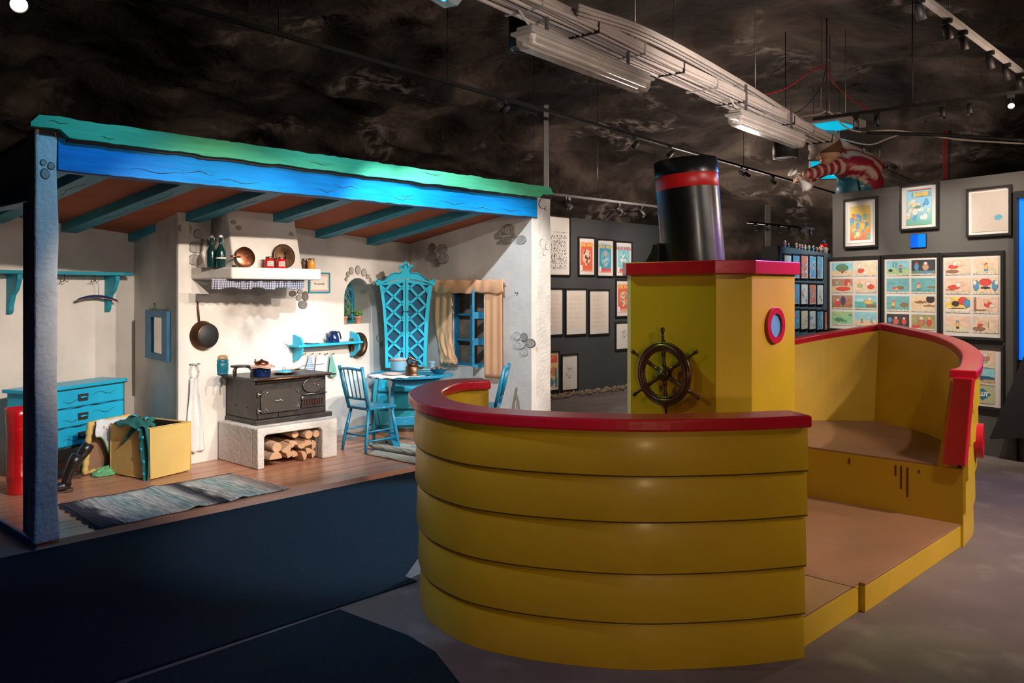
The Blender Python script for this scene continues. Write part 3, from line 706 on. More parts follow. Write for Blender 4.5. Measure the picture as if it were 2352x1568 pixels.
# inner lining
I0 = inw(TO, .115); I1 = inw(TO, .045); I2 = inw(TO, .075)
b = MB(); n = len(I0); vs = []; fs = []
for i in range(n): vs += [(I0[i].x, I0[i].y, .02), (I0[i].x, I0[i].y, 1.012), (I1[i].x, I1[i].y, 1.012), (I2[i].x, I2[i].y, .02)]
for i in range(n-1):
    for k in range(4): fs.append((4*i+k, 4*i+(k+1)%4, 4*i+4+(k+1)%4, 4*i+4+k))
fs += [(3,2,1,0), tuple(4*(n-1)+k for k in range(4))]
b.add(vs, fs); b.build('inner_lining', M['yellow'], B)
rail_ribbon(inw(TO, -.012), inw(TO, .165), lambda t: 1.012, lambda t: RAIL).build('rail', M['red'], B, bevel=.010, seg=3)
# bow: port and starboard walls meet at the stem
apx = (3.88, .18)
ST = crom([(2.20, -.975, 0), (2.62, -.91, 0), (3.05, -.75, 0), (3.46, -.44, 0), (3.88, .18, 0)], 8)
PT = crom([(2.20, 1.05, 0), (2.62, 1.0, 0), (3.05, .86, 0), (3.46, .60, 0), (3.88, .18, 0)], 8)
STo = crom([(2.20, -1.045, 0), (2.66, -.945, 0), (3.12, -.79, 0), (3.58, -.46, 0), (4.02, .20, 0)], 8)
PTo = crom([(2.20, 1.12, 0), (2.66, 1.07, 0), (3.12, .93, 0), (3.58, .66, 0), (4.02, .20, 0)], 8)
def sheer_s(t): return 1.105+.215*max(0, (t-.10)/.9)**1.35
def sheer_p(t): return 1.07+.25*max(0, t)**1.9
def lerp(a, b_, t): return a+(b_-a)*t
def bow_wall(Pb, Pt, sheer, name):
    n = len(Pb); nb = 5
    for k in range(nb):
        vs = []; fs = []
        for i in range(n):
            t = i/(n-1); top = sheer(t)-.05; z0 = top*k/nb; z1 = top*(k+1)/nb+.004
            o0 = lerp(Pb[i], Pt[i], z0/top); o1 = lerp(Pb[i], Pt[i], z1/top)
            q = Pt[min(n-1, i+1)]-Pt[max(0, i-1)]; nn = Vector((q.y, -q.x, 0)).normalized()
            if nn.dot(o0-Vector((2.6, .1, 0))) < 0: nn = -nn
            a = o0+nn*.014; c = o1; d = o1-nn*.03; e = o0-nn*.03
            vs += [(a.x, a.y, z0), (c.x, c.y, z1), (d.x, d.y, z1), (e.x, e.y, z0)]
        for i in range(n-1):
            for j in range(4): fs.append((4*i+j, 4*i+(j+1)%4, 4*i+4+(j+1)%4, 4*i+4+j))
        fs += [(3,2,1,0), tuple(4*(n-1)+j for j in range(4))]
        b = MB().add(vs, fs); b.build(name, M['yellow'], B, bevel=.002)
bow_wall(ST, STo, sheer_s, 'hull_plank'); bow_wall(PT, PTo, sheer_p, 'hull_plank')
def inner_wall(Pb, Pt, sheer):
    n = len(Pb); vs = []; fs = []
    for i in range(n):
        t = i/(n-1); q = Pt[min(n-1, i+1)]-Pt[max(0, i-1)]; nn = Vector((q.y, -q.x, 0)).normalized()
        if nn.dot(Pb[i]-Vector((2.6, .1, 0))) < 0: nn = -nn
        w = .13
        a = Pb[i]-nn*(w); c = Pt[i]-nn*w*.95; d = Pt[i]-nn*.02; e = Pb[i]-nn*.02; top = sheer(t)-.05
        if i == n-1: a = Vector((3.77, .18, 0)); c = Vector((3.87, .19, 0)); d = Vector((4.0, .20, 0)); e = Vector((3.86, .18, 0))
        vs += [(a.x, a.y, .49), (c.x, c.y, top), (d.x, d.y, top), (e.x, e.y, .49)]
    for i in range(n-1):
        for j in range(4): fs.append((4*i+j, 4*i+(j+1)%4, 4*i+4+(j+1)%4, 4*i+4+j))
    fs += [(3,2,1,0), tuple(4*(n-1)+j for j in range(4))]
    MB().add(vs, fs).build('inner_lining', M['yellow'], B)
inner_wall(ST, STo, sheer_s); inner_wall(PT, PTo, sheer_p)
def bow_rail(Pt, sheer, flare_end):
    O = []; I = []; n = len(Pt)
    for i in range(n):
        q = Pt[min(n-1, i+1)]-Pt[max(0, i-1)]; nn = Vector((q.y, -q.x, 0)).normalized()
        if nn.dot(Pt[i]-Vector((2.6, .1, 0))) < 0: nn = -nn
        t = i/(n-1); w = .105+.05*min(1, t*2)*0+(flare_end*max(0, 1-t*9) if flare_end else 0)
        O.append(Pt[i]+nn*.022); I.append(Pt[i]-nn*w)
    O[-1] = Vector((4.05, .20, 0)); I[-1] = Vector((3.85, .19, 0))
    return O, I
for Pt, sh, fe in ((STo, sheer_s, .03), (PTo, sheer_p, 0)):
    O, I = bow_rail(Pt, sh, fe); rail_ribbon(O, I, lambda t: sh(t)-.055, lambda t: sh(t)).build('rail', M['red'], B, bevel=.010, seg=3)
# red cap boards on the ends of the bow walls
for sg, P, Pt in ((-1, ST, STo), (1, PT, PTo)):
    z0, z1 = .515, 1.06
    b = MB(); pts_o = []; n = 8
    for k in range(n+1):
        f = k/n; z = z0+(z1-z0)*f; o = sg*(1.012+.045*f); i = o-sg*(.132-.016*f); pts_o.append((o, i, z))
    vs = []
    for o, i, z in pts_o: vs += [(2.150, o, z), (2.150, i, z), (2.205, i, z), (2.205, o, z)]
    fs = []
    for k in range(n):
        for j in range(4): fs.append((4*k+j, 4*k+(j+1)%4, 4*k+4+(j+1)%4, 4*k+4+j))
    fs += [(3,2,1,0), tuple(4*n+j for j in range(4))]
    b.add(vs, fs); b.build('end_cap', M['red'], B, bevel=.008)
# raised bow platform
poly = [(2.185, -.99)]+[(p.x-.05, p.y*.93) for p in ST[1:-1]]+[(3.80, .18)]+[(p.x-.05, p.y*.93) for p in PT[-2:0:-1]]+[(2.185, .99)]
MB().hexa([(x, y, .14) for x, y in poly], [(x, y, .485) for x, y in poly]).build('bow_platform', M['yellow'], B)
MB().hexa([(x, y, .485) for x, y in poly], [(x, y, .495) for x, y in poly]).build('platform_top', M['deck'], B)
# drips on the platform riser
b = MB()
for y, z, l in ((-.28,.455,.035),(-.585,.455,.07),(-.62,.455,.15),(-.66,.45,.19),(-.73,.445,.02)):
    b.box(2.1825, 2.187, y-.006, y+.006, z-l, z)
b.build('paint_drip', mat('brown_drip', (.14, .035, .01), .5), B)
# main deck with yellow edge boards
inn = inw(TO, .08)
dk = [(inn[0].x, -1.02)]+[(p.x, p.y) for p in inn[1:-1]]+[(.0, 1.0), (2.22, 1.0), (2.22, -1.01)]
q1 = BF.z(1843, 1418, .14); q2 = BF.z(1978, 1340, .14); q3 = BF.z(2212, 1201, .14)
dk[0] = (q1.x, q1.y); dk = dk[:-1]+[(q3.x, q3.y), (q2.x, q2.y-.02), (q2.x, q2.y+.01)]
MB().hexa([(x, y, .0) for x, y in dk], [(x, y, .132) for x, y in dk]).build('deck_side', M['yellow'], B, bevel=.004)
MB().hexa([(x, y, .132) for x, y in dk], [(x, y, .145) for x, y in dk]).build('deck_top', M['deck'], B, bevel=.002)
MB().box(.62, .626, -1.0, 1.0, .1448, .1462).build('deck_joint', M['line'], B)
# wheelhouse
cy0 = 0.0; W_ = .437; ch = .137
def octo(o): return [(.46-o, -.30-o*.4), (.46-o, .265+o*.4), (.585-o*.4, .385+o), (1.08+o*.4, .385+o), (1.21+o, .265+o*.4), (1.21+o, -.30-o*.4), (1.08+o*.4, -W_-o), (.597-o*.4, -W_-o)]
wh = octo(0)
MB().hexa([(x, y, .145) for x, y in wh], [(x, y, 1.70) for x, y in wh]).build('wheelhouse', M['yellow'], B, bevel=.003)
of = octo(.028)
WHo = MB().hexa([(x, y, 1.69) for x, y in of], [(x, y, 1.762) for x, y in of]).build('wheelhouse_fascia', M['red'], B, bevel=.004)
# porthole on the wheelhouse side facing the deck edge
pc = BF.y(1781, 747, -W_-.01)
def porthole(X, r0, r1, th, parent):
    fr_ = MB(X).plate(circ(0, 0, r1, r1, 40), [circ(0, 0, r0, r0, 40)], -th, .0).build('porthole_frame', M['red'], parent, bevel=.004)
    MB(X).plate(circ(0, 0, r0+.003, r0+.003, 40), (), -.006, .0).build('porthole_pane', M['glassb'], parent)
porthole(TR(pc.x, -W_, pc.z), .066, .100, .018, B)
# porthole on the outer hull near the bow
qh = STo[6]; e = STo[8]-STo[4]
porthole(TR(qh.x, qh.y+.02, .62) @ RZ(math.atan2(e.y, e.x)), .07, .112, .05, B)
# steering wheel on the front face
wc = BF.x(1527, 858, .46-.05)
WHX = TR(.46-.055, wc.y, wc.z) @ RZ(-PI/2)
R1 = .155
rim = MB(WHX); rim.tube([(R1*math.cos(2*PI*k/48), 0, R1*math.sin(2*PI*k/48)) for k in range(48)], .021, 10, 0, None, True, .75)
rim.tube([(R1*.86*math.cos(2*PI*k/48), -.008, R1*.86*math.sin(2*PI*k/48)) for k in range(48)], .008, 8, 0, None, True)
rim.tube([(R1*1.1*math.cos(2*PI*k/48), -.006, R1*1.1*math.sin(2*PI*k/48)) for k in range(48)], .008, 8, 0, None, True)
rim = rim.build('steering_wheel', M['wheel'], B)
for k in range(6):
    a = PI/2+2*PI*k/6+.05
    sp = MB(WHX @ RY(-a+PI/2))
    sp.lathe([(.010, .02), (.013, .05), (.013, .062), (.008, .066), (.011, .072), (.008, .078), (.011, .084), (.008, .09), (.012, .098), (.013, .125), (.014, .16), (.014, .185), (.008, .188), (.007, .200), (.010, .206), (.007, .212), (.008, .222), (.0125, .240), (.011, .252), (.004, .258), (0, .259)], 12)
    sp.build('spoke', M['wheel'], rim)
hb = MB(WHX @ RX(PI/2)); hb.lathe([(.0, -.015), (.040, -.015), (.040, .018), (.034, .024), (.016, .026), (.012, .034), (.0, .036)], 24); hb.build('hub', M['brassd'], rim)
MB(WHX @ RX(PI/2)).lathe([(.012, -.06), (.012, -.0)], 12).build('axle', M['iron'], rim)
# funnel
fc = BF.I @ Vector((1.075, 4.9, 0)); fc.z = 0
fb = Vector((fc.x, fc.y, 1.762))
tilt = (BF.I.to_3x3() @ Vector((-.045, .02, .605)))
zax = tilt.normalized(); xax = zax.orthogonal().normalized(); yax = zax.cross(xax)
FX = Matrix(((xax.x, yax.x, zax.x, fb.x), (xax.y, yax.y, zax.y, fb.y), (xax.z, yax.z, zax.z, fb.z), (0,0,0,1)))
Lf = tilt.length
fn = MB(FX); fn.lathe([(.184, -.02), (.183, Lf-.175), (.183, Lf-.17)], 56, cap=False)
fn.lathe([(.187, Lf-.092), (.187, Lf), (.174, Lf), (.172, -.02)], 56, cap=False)
fo = fn.build('funnel', M['black'], B)
MB(FX).lathe([(.183, Lf-.172), (.1845, Lf-.170), (.1845, Lf-.093), (.183, Lf-.090)], 56, cap=False).build('funnel_band', M['ring'], fo)
# black cowl in front of the funnel
a = BF.x(1487, 604, .62); c = BF.x(1530, 604, .62)
yo = a.y
b = MB().plate([(0,0),(.13,0),(.13,.115),(.095,.115),(.075,.06),(.04,.012)], (), -.05, .05, 0, TR(.62, yo+.02, 1.762) @ RZ(-PI/2))
b.build('cowl', M['black'], B, bevel=.006)
# ------------------------------------------------------------ masonry hearth, stove and firewood
hA = HF.z(592, 1080, FL); hB = HF.z(763, 1045, FL)
x0, x1, y0, y1, zt_ = hA.x, hB.x, hA.y+.0, 1.60, .395
he = thing('masonry_hearth', 'low whitewashed masonry hearth block under the black stove, open in front for firewood', 'hearth', HF)
o0 = HF.y(608, 1078, y0).x; o1 = HF.y(741, 1050, y0).x; oz = .33
b = MB(); ax = [x0+(x1-x0)*k/10 for k in range(11)]
b.plate([(x0, FL), (o0, FL), (o0, oz-.02), (o0+.02, oz), (o1-.03, oz), (o1, oz-.03), (o1, FL), (x1, FL), (x1, zt_), (x0, zt_)], (), y0, y0+.10)
b.box(x0, o0, y0+.099, y1, FL, zt_); b.box(o1, x1, y0+.099, y1, FL, zt_); b.box(o0-.01, o1+.01, y0+.099, y1, oz, zt_)
b.build('hearth_masonry', M['plaster_rough'], he, bevel=.02, seg=3)
MB().box(o0-.01, o1+.01, y1-.04, y1-.02, FL, oz+.01).build('hearth_back', M['soot'], he)
# firewood, each log its own thing
def log(kind):
    b = MB(); L_ = .46
    if kind == 'round':
        pts = [(0, 0, 0), (.01, L_*.5, .006), (0, L_, 0)]
        b.tube(pts, [.052, .055, .05], 14); f = [i for i, q in enumerate(b.f) if len(q) == 14]
        for i in f: b.mi[i] = 1; b.sm[i] = False
    elif kind == 'half':
        pr = [(.062*math.cos(a), .062*math.sin(a)) for a in [PI*k/8 for k in range(9)]]
        b.hexa([(x, 0, z) for x, z in pr][::-1], [(x, L_, z*.95) for x, z in pr][::-1]); b.mi[0] = b.mi[1] = 1; b.mi[-1] = 1
    else:
        pr = [(0, 0)]+[(.085*math.cos(a), .085*math.sin(a)) for a in [PI*.18+PI*.5*k/5 for k in range(6)]]
        b.hexa([(x, 0, z) for x, z in pr][::-1], [(x, L_, z*.95) for x, z in pr][::-1]); b.mi = [1, 1]+[1 if k in (0, 6) else 0 for k in range(7)]
    return b
lp = {k: log(k) for k in ('round', 'half', 'wedge')}; lm = {}
LOG = [('half', .09, .062, 0, 1.15), ('wedge', .215, .045, .2, .9), ('wedge', .275, .04, .5, .8), ('half', .335, .05, 1.2, .8), ('wedge', .395, .05, .3, .8), ('half', .455, .045, 1.35, .75),
       ('round', .10, .165, 0, .95), ('half', .20, .150, 2.6, 1.0), ('wedge', .27, .125, .1, .9), ('half', .33, .165, 2.9, .85), ('wedge', .385, .125, .35, .9), ('half', .46, .125, 1.5, .8),
       ('round', .395, .236, 0, .82), ('round', .485, .228, 0, .72), ('round', .30, .245, 0, .7)]
W0 = .50; Ws = (o1-o0-.04)/W0
desc = {'round': 'unsplit round birch log', 'half': 'half-split birch log', 'wedge': 'wedge-split birch log'}
tier = lambda z: 'bottom row' if z < .1 else ('middle row' if z < .2 else 'top row')
cnt = {}
for k, (kd, lx, lz, rot, sc) in enumerate(LOG):
    key = tier(lz); cnt[key] = cnt.get(key, 0)+1
    ordn = ['leftmost', 'second from the left', 'third from the left', 'fourth from the left', 'fifth from the left', 'sixth from the left'][cnt[key]-1]
    if key == 'top row': ordn = {.395: 'middle one', .485: 'rightmost', .30: 'leftmost'}[lx]
    if kd not in lm:
        o = lp[kd].build('firewood_log', [M['birch'], M['cut']], None, bevel=.003); lm[kd] = o
    else: o = lm[kd].copy(); C.objects.link(o)
    tag(o, f'{desc[kd]} in the {key} of the hearth pile, {ordn}', 'firewood', 'firewood logs stacked inside the hearth')
    o.matrix_world = HF.M @ TR(o0+.02+lx*Ws, y0+.015+.03*((k*7) % 3), FL+.005+lz*1.0) @ RY(rot) @ RZ(.06*math.sin(k*3.1)) @ Matrix.Diagonal((sc*.90, 1, sc*.90, 1))
# stove
sa = HF.z(600, 975, zt_); sb = HF.z(737, 950, zt_)
sx0, sx1, sy0, sy1 = 2.10, sb.x-.055, sa.y, 1.60
S = thing('cast_iron_stove', 'black cast iron wood stove standing on the white masonry hearth', 'stove', HF, (sx0, sy0, zt_))
w = sx1-sx0; dd = sy1-sy0; hh = .40
b = MB(); b.box(0, w, 0, dd, .045, hh); b.build('stove_body', M['iron'], S, bevel=.006)
MB().box(-.01, w+.05, -.035, dd, 0, .045).build('base_plate', M['iron'], S, bevel=.008)
MB().box(-.04, w+.04, -.05, dd+.01, hh, hh+.022).build('stove_top', M['iron'], S, bevel=.006)
b = MB(); b.tube([(-.02, -.085, hh+.008), (w+.05, -.085, hh+.008)], .007, 10)
for xx in (0, w*.5, w+.03): b.tube([(xx, -.085, hh+.008), (xx, -.04, hh+.008)], .005, 8)
b.build('towel_rail', M['copper'], S)
ow = w*.60
d_ = MB(); d_.plate([(.055, .10), (ow, .10), (ow+.012, .17), (ow, .30), (.055, .31), (.045, .20)], (), -.022, -.001); d_ = d_.build('oven_door', mat('grey_iron', (.095, .085, .078), .38, .5, var=.15, bump=.1, bs=50), S, bevel=.006)
def orn(name, pts, r, par, m='nickel'):
    b = MB()
    for x, z in pts: b.ball((x, -.026, z), (r, .010, r*.8), 6)
    return b.build(name, M[m], par)
orn('door_ornament', [(ow*.5+.012*k, .205+.004*math.sin(k*2)) for k in range(-3, 4)], .011, d_)
for cx_, cz_, s_ in ((.075,.285,1), (.075,.125,1), (ow-.015,.285,-1), (ow-.015,.13,-1)):
    orn('corner_ornament', [(cx_, cz_), (cx_+.014*s_, cz_-.008*(1 if cz_ > .2 else -1)), (cx_+.006*s_, cz_-.02*(1 if cz_ > .2 else -1)), (cx_+.028*s_, cz_)], .009, d_)
b = MB(RX(PI/2)); b.lathe([(.0, .045), (.012, .045), (.020, .036), (.020, .028), (.008, .022), (.006, .0)][::-1], 16, 0, TR(ow+.020, .205, .0)); b.build('door_knob', M['nickel'], d_)
b = MB()
for zz in (.275, .125): b.tube([(.012, -.02, zz), (.055, -.028, zz)], .008, 8); b.tube([(.02, -.02, zz-.02), (.02, -.02, zz+.02)], .010, 8)
b.build('door_hinge', M['nickel'], S)
fd = MB(); fd.plate(circ(ow+(w-ow)*.50, .315, (w-ow)*.40, .075, 14), (), -.022, -.001); fd = fd.build('firebox_door', _mc['grey_iron'], S, bevel=.006)
orn('door_ornament', [(ow+(w-ow)*f, z) for f, z in ((.3,.30),(.35,.355),(.7,.355),(.65,.31),(.5,.33),(.75,.28))], .009, fd)
b = MB(); b.tube([(ow+.03, -.03, .235), (w-.01, -.03, .235)], .005, 8); b.build('latch_bar', M['nickel'], S)
fx0, fx1 = ow+.018, w-.018
gr_ = MB().plate([(fx0,.11),(fx1,.11),(fx1,.215),(fx0+.02,.215),(fx0,.18)], [[(fx0+.022+.028*k,.125),(fx0+.034+.028*k,.125),(fx0+.034+.028*k,.185),(fx0+.022+.028*k,.185)] for k in range(int((fx1-fx0-.03)/.028))], -.020, -.001)
gr_.build('ash_grille', M['iron'], S, bevel=.001)
MB().box(fx0+.02, fx1-.02, -.004, -.001, .12, .19).build('grille_backing', M['redtin'], S)
b = MB(); b.plate([(.02,.052),(w*.30,.052),(w*.30,.09),(.02,.09)], (), -.012, -.001); b.plate([(w*.31,.052),(w*.62,.052),(w*.62,.09),(w*.31,.09)], (), -.012, -.001); b.build('ash_drawer', M['iron'], S, bevel=.003)
text('HUSQVARNA', .030, S, TR(w*.30, -.004, .355), M['line'], 'cast_lettering', .001, .9) if False else text('wulh uego', .036, S, TR(w*.33, -.003, .352), M['line'], 'cast_lettering', .001, .8)
b = MB()
for yy, zz in ((.14,.15), (.34,.15)): b.box(-.003, .001, yy-.012, yy+.012, zz-.006, zz+.006)
b.build('side_slot', M['line'], S)
TOPZ = zt_+hh+.022
# ------------------------------------------------------------ things on the stove
def on(px, py, z, name, label, cat, group=None, rz=0.0, ref=None):
    p = HF.z(px, py, z); return thing(name, label, cat, HF, (p.x, p.y, z), rz, group), p
jw, p = on(507, 859, TOPZ, 'lidded_jar', 'large blue stoneware jar with wooden lid on the left end of the stove', 'jar')
MB().lathe([(.066,0),(.070,.01),(.064,.018),(.070,.026),(.072,.10),(.066,.115),(.071,.122),(.071,.132),(.062,.142)], 28).build('jar_body', M['teal'], jw)
MB().lathe([(.062,.142),(.064,.146),(.062,.168),(.045,.18),(.018,.184),(.014,.192),(.022,.204),(.018,.214),(0,.216)], 24).build('jar_lid', M['wood'], jw)
tv, p = on(552, 866, TOPZ, 'trivet', 'dark cast iron three-legged trivet behind the blue stoneware jar', 'trivet')
MB().lathe([(.0,.092),(.085,.092),(.088,.102),(.082,.108),(0,.106)], 24).build('trivet_plate', M['iron'], tv)
for k in range(3):
    a = 2*PI*k/3+3.6; MB().tube([(.07*math.cos(a), .07*math.sin(a), .098), (.098*math.cos(a), .098*math.sin(a), .06), (.092*math.cos(a), .092*math.sin(a), 0)], [.014,.011,.008], 8).build('leg', M['iron'], tv)
pt_, p = on(600, 863, TOPZ, 'cooking_pot', 'navy enamel cooking pot standing on the middle of the stove', 'pot')
MB().lathe([(.078,0),(.084,.006),(.086,.072),(.090,.076),(.086,.076),(.08,.07)], 30).build('pot_body', M['navy'], pt_)
MB().tube([(.04*0-.03, -.088, .05), (-.025, -.104, .048), (.025, -.104, .048), (.03, -.088, .05)], .005, 8).build('pot_handle', M['navy'], pt_)
cl, p2 = thing('folded_cloth', 'pink folded cloth lying over the navy cooking pot', 'cloth', HF, (p.x, p.y, TOPZ+.078)), p
def fl(u_, v_, R=.118):
    a = 2*PI*u_; r = R*v_*(1+.10*math.sin(3*a)+.05*math.sin(7*a)); return (r*math.cos(a)*1.15, r*math.sin(a), .004+.012*(1-v_)+.006*math.sin(5*a)*v_)
MB().grid(fl, 48, 6).build('cloth_sheet', M['cloth_pink'], cl, solid=.004)
MB().grid(lambda a, v: tuple(Vector(fl(a, v, .095))+Vector((.0, 0, .010))), 48, 6).build('cloth_fold', M['cloth_pink'], cl, solid=.004)
kt = thing('small_kettle', 'small tarnished copper kettle set on top of the pink cloth and pot', 'kettle', HF, (p.x+.005, p.y, TOPZ+.098))
MB().lathe([(.055,0),(.064,.012),(.062,.026),(.045,.040),(.018,.046),(.010,.052),(.012,.058),(0,.060)], 24).build('kettle_body', M['copper'], kt)
MB().tube([(-.05,0,.02),(-.070,0,.034),(-.062,0,.052),(-.070,0,.062)], [.012,.009,.007,.005], 10).build('spout', M['copper'], kt)
st1, p = on(652, 858, TOPZ, 'plate', 'large copper plate at the right end of the stove holding a blue lid', 'plate')
MB().lathe([(.07,0),(.12,.014),(.125,.016),(.122,.020),(.07,.008),(0,.007)], 30).build('plate_dish', M['copper'], st1)
ld = thing('pot_lid', 'small blue and white enamel lid lying on the copper plate', 'lid', HF, (p.x, p.y, TOPZ+.018))
MB().lathe([(.075,0),(.078,.004),(.05,.012),(0,.016)], 26).build('lid_disc', M['bluep'], ld)
MB().tube([(-.012,0,.014),(-.012,0,.034),(0,0,.042),(.012,0,.034),(.012,0,.014)], .004, 8).build('lid_loop', M['nickel'], ld)
sp, p = on(715, 850, TOPZ, 'ladle', 'long thin steel skimmer lying across the right end of the stove', 'ladle')
MB().tube([(-.16,-.02,.028),(-.11,-.01,.05),(-.02,0,.052),(.16,.02,.050)], [.006,.004,.003,.003], 8).build('handle', M['steel'], sp)
MB().ball((-.17,-.02,.024), (.026,.02,.008), 8).build('bowl', M['copperd'], sp)
# ------------------------------------------------------------ things on the mantel shelf
MZ = 1.805
def bottle(label, px, py, t):
    q = HF.y(px, py, t); o = thing('swing_top_bottle', label, 'bottle', HF, (q.x, t, MZ), 0, 'dark green bottles on the mantel shelf')
    MB().lathe([(.040,0),(.043,.006),(.043,.135),(.036,.160),(.018,.190),(.014,.205),(.013,.250),(.017,.256),(.016,.262)], 24).build('bottle_glass', M['glassg'], o)
    MB().lathe([(.015,.262),(.018,.268),(.016,.280),(.008,.286),(0,.287)], 16).build('stopper', M['white'], o)
    b = MB(); b.tube([(.019,0,.275),(.026,0,.255),(.024,0,.228),(.015,0,.222)], .002, 6); b.tube([(-.019,0,.275),(-.026,0,.255),(-.024,0,.228),(-.015,0,.222)], .002, 6); b.build('wire_clip', M['nickel'], o)
    return o
bottle('dark green swing-top bottle, the plain one nearest the left end of the mantel', 486, 610, 1.30)
b2 = bottle('dark green swing-top bottle with a pale paper band, beside the copper frying pan', 507, 610, 1.22)
MB().lathe([(.0436,.075),(.0438,.076),(.0438,.086),(.0436,.087)], 24, cap=False).build('paper_band', M['label'], b2)
# copper pan leaning on the hood
q = HF.y(567, 611, 1.14); cp = thing('copper_frying_pan', 'copper frying pan lid with wooden-brown handle leaning against the chimney hood', 'pan', HF, (q.x, 1.15, MZ), 0)
T = TR(0, .012, .098) @ RX(-PI/2-.0+.22) @ Matrix.Rotation(PI, 4, 'X')
T = TR(0, .015, .095) @ RX(PI/2-.22)
MB(T).lathe([(.0,-.0),(.055,.0),(.080,-.006),(.092,-.001),(.094,.004),(.090,.006),(.05,.012),(0,.014)], 34).build('pan_disc', M['copper'], cp)
MB(T).tube([(-.055,-.005,.012),(-.09,-.005,.022),(-.155,-.003,.024)], [.006,.008,.009], 8).build('handle', M['copper'], cp)
MB(T).box(-.012,.012,-.006,.018,.014,.022).build('lug', M['copperd'], cp, bevel=.003)
q = HF.y(657, 618, 1.16); l2 = thing('pan_cover', 'big round tarnished copper lid with slot handle leaning behind the red jars', 'lid', HF, (q.x, 1.175, MZ), 0)
T = TR(0, .015, .118) @ RX(PI/2-.2)
MB(T).lathe([(.0,-.0),(.09,.0),(.108,-.004),(.114,.0),(.112,.006),(.10,.004),(.06,.012),(0,.016)], 36).build('lid_disc', M['copperd'], l2)
MB(T @ RZ(PI/2)).tube([(-.03,0,.014),(-.022,0,.03),(.022,0,.03),(.03,0,.014)], .006, 8).build('lid_handle', M['brassd'], l2)
q = HF.y(544, 610, 1.10); l3 = thing('flat_tin', 'small flat dark tin lying below the copper pan on the mantel', 'tin', HF, (q.x, 1.11, MZ), 0)
MB().lathe([(.035,0),(.037,.004),(.037,.012),(.03,.016),(0,.016)], 20).build('tin_body', M['brassd'], l3)
def jam(label, px, py, t, m, sc=1.0, lab=True, name='jam_jar', grp=None):
    q = HF.y(px, py, t); o = thing(name, label, 'jar', HF, (q.x, t, MZ), -.3, grp); s = sc
    MB().lathe([(.040*s,0),(.044*s,.006),(.045*s,.062),(.040*s,.078),(.034*s,.084),(.034*s,.088)], 24).build('jar_glass', m, o)
    MB().lathe([(.036*s,.086),(.037*s,.088),(.036*s,.100),(.030*s,.103),(0,.103)], 20).build('jar_lid', M['nickel'], o)
    if lab:
        b = MB(); n = 8
        vs = []; fs = []
        for i in range(n+1):
            a = -PI/2-.65+1.3*i/n; vs += [(.0458*s*math.cos(a), .0458*s*math.sin(a), .018), (.0458*s*math.cos(a), .0458*s*math.sin(a), .062)]
        for i in range(n): fs.append((2*i, 2*i+2, 2*i+3, 2*i+1))
        b.add(vs, fs, 0, True).build('paper_label', M['label'], o)
        for r_, (wd, zz) in enumerate((('Dunder', .049), ('honung', .032))): text(wd, .016, o, TR(0, -.0475*s, zz), M['inkdk'], 'label_lettering', .0002, .8)
    return o
jam('red jam jar with a paper label, left of the pair on the mantel', 619, 616, 1.115, M['jamr'], 1.0, True, grp='red jam jars')
jam('red jam jar with a paper label, the right one, before the copper lid', 645, 617, 1.125, M['jamr'], 1.0, True, grp='red jam jars')
jam('brown spice jar at the right end of the mantel beside the marmalade', 699, 618, 1.30, M['spice'], .75, False)
jam('orange marmalade jar at the right end of the mantel', 715, 621, 1.20, M['jamo'], .85, False)
# gingham frill under the mantel
fr = thing('gingham_frill', 'blue and white checked cloth frill hanging under the mantel shelf', 'frill', HF)
ga, gb = HF.y(486, 650, 1.16), HF.y(698, 655, 1.16)
def gh():
    m = bpy.data.materials.new('gingham_check'); m.use_nodes = True; nt = m.node_tree; N = nt.nodes; L = nt.links; b = N['Principled BSDF']; b.inputs['Roughness'].default_value = .9
    tc = N.new('ShaderNodeTexCoord'); sx = N.new('ShaderNodeSeparateXYZ'); L.new(tc.outputs['Object'], sx.inputs[0]); v = None
    for ax_, sc in ((0, 62), (2, 62)):
        a = N.new('ShaderNodeMath'); a.operation = 'MULTIPLY'; a.inputs[1].default_value = sc; L.new(sx.outputs[ax_], a.inputs[0])
        f = N.new('ShaderNodeMath'); f.operation = 'FRACT'; L.new(a.outputs[0], f.inputs[0]); g_ = N.new('ShaderNodeMath'); g_.operation = 'GREATER_THAN'; g_.inputs[1].default_value = .5; L.new(f.outputs[0], g_.inputs[0])
        if v is None: v = g_.outputs[0]
        else: s_ = N.new('ShaderNodeMath'); s_.operation = 'ADD'; L.new(v, s_.inputs[0]); L.new(g_.outputs[0], s_.inputs[1]); v = s_.outputs[0]
    h = N.new('ShaderNodeMath'); h.operation = 'MULTIPLY'; h.inputs[1].default_value = .5; L.new(v, h.inputs[0])
    r = N.new('ShaderNodeValToRGB'); L.new(h.outputs[0], r.inputs[0]); r.color_ramp.elements[0].color = (.62,.62,.64,1); r.color_ramp.elements[1].color = (.02,.025,.07,1); e = r.color_ramp.elements.new(.5); e.color = (.17,.18,.26,1)
    L.new(r.outputs[0], b.inputs['Base Color']); return m
def frill(u_, v_):
    x = ga.x+(gb.x-ga.x)*u_; w_ = .022*math.sin(u_*58+math.sin(u_*17)*1.2)*(.35+.65*v_)
    return (x, 1.15+w_+.01*v_, 1.70-(.082+.012*math.sin(u_*23))*v_)
MB().grid(frill, 220, 8).build('frill_cloth', gh(), fr, solid=.002)
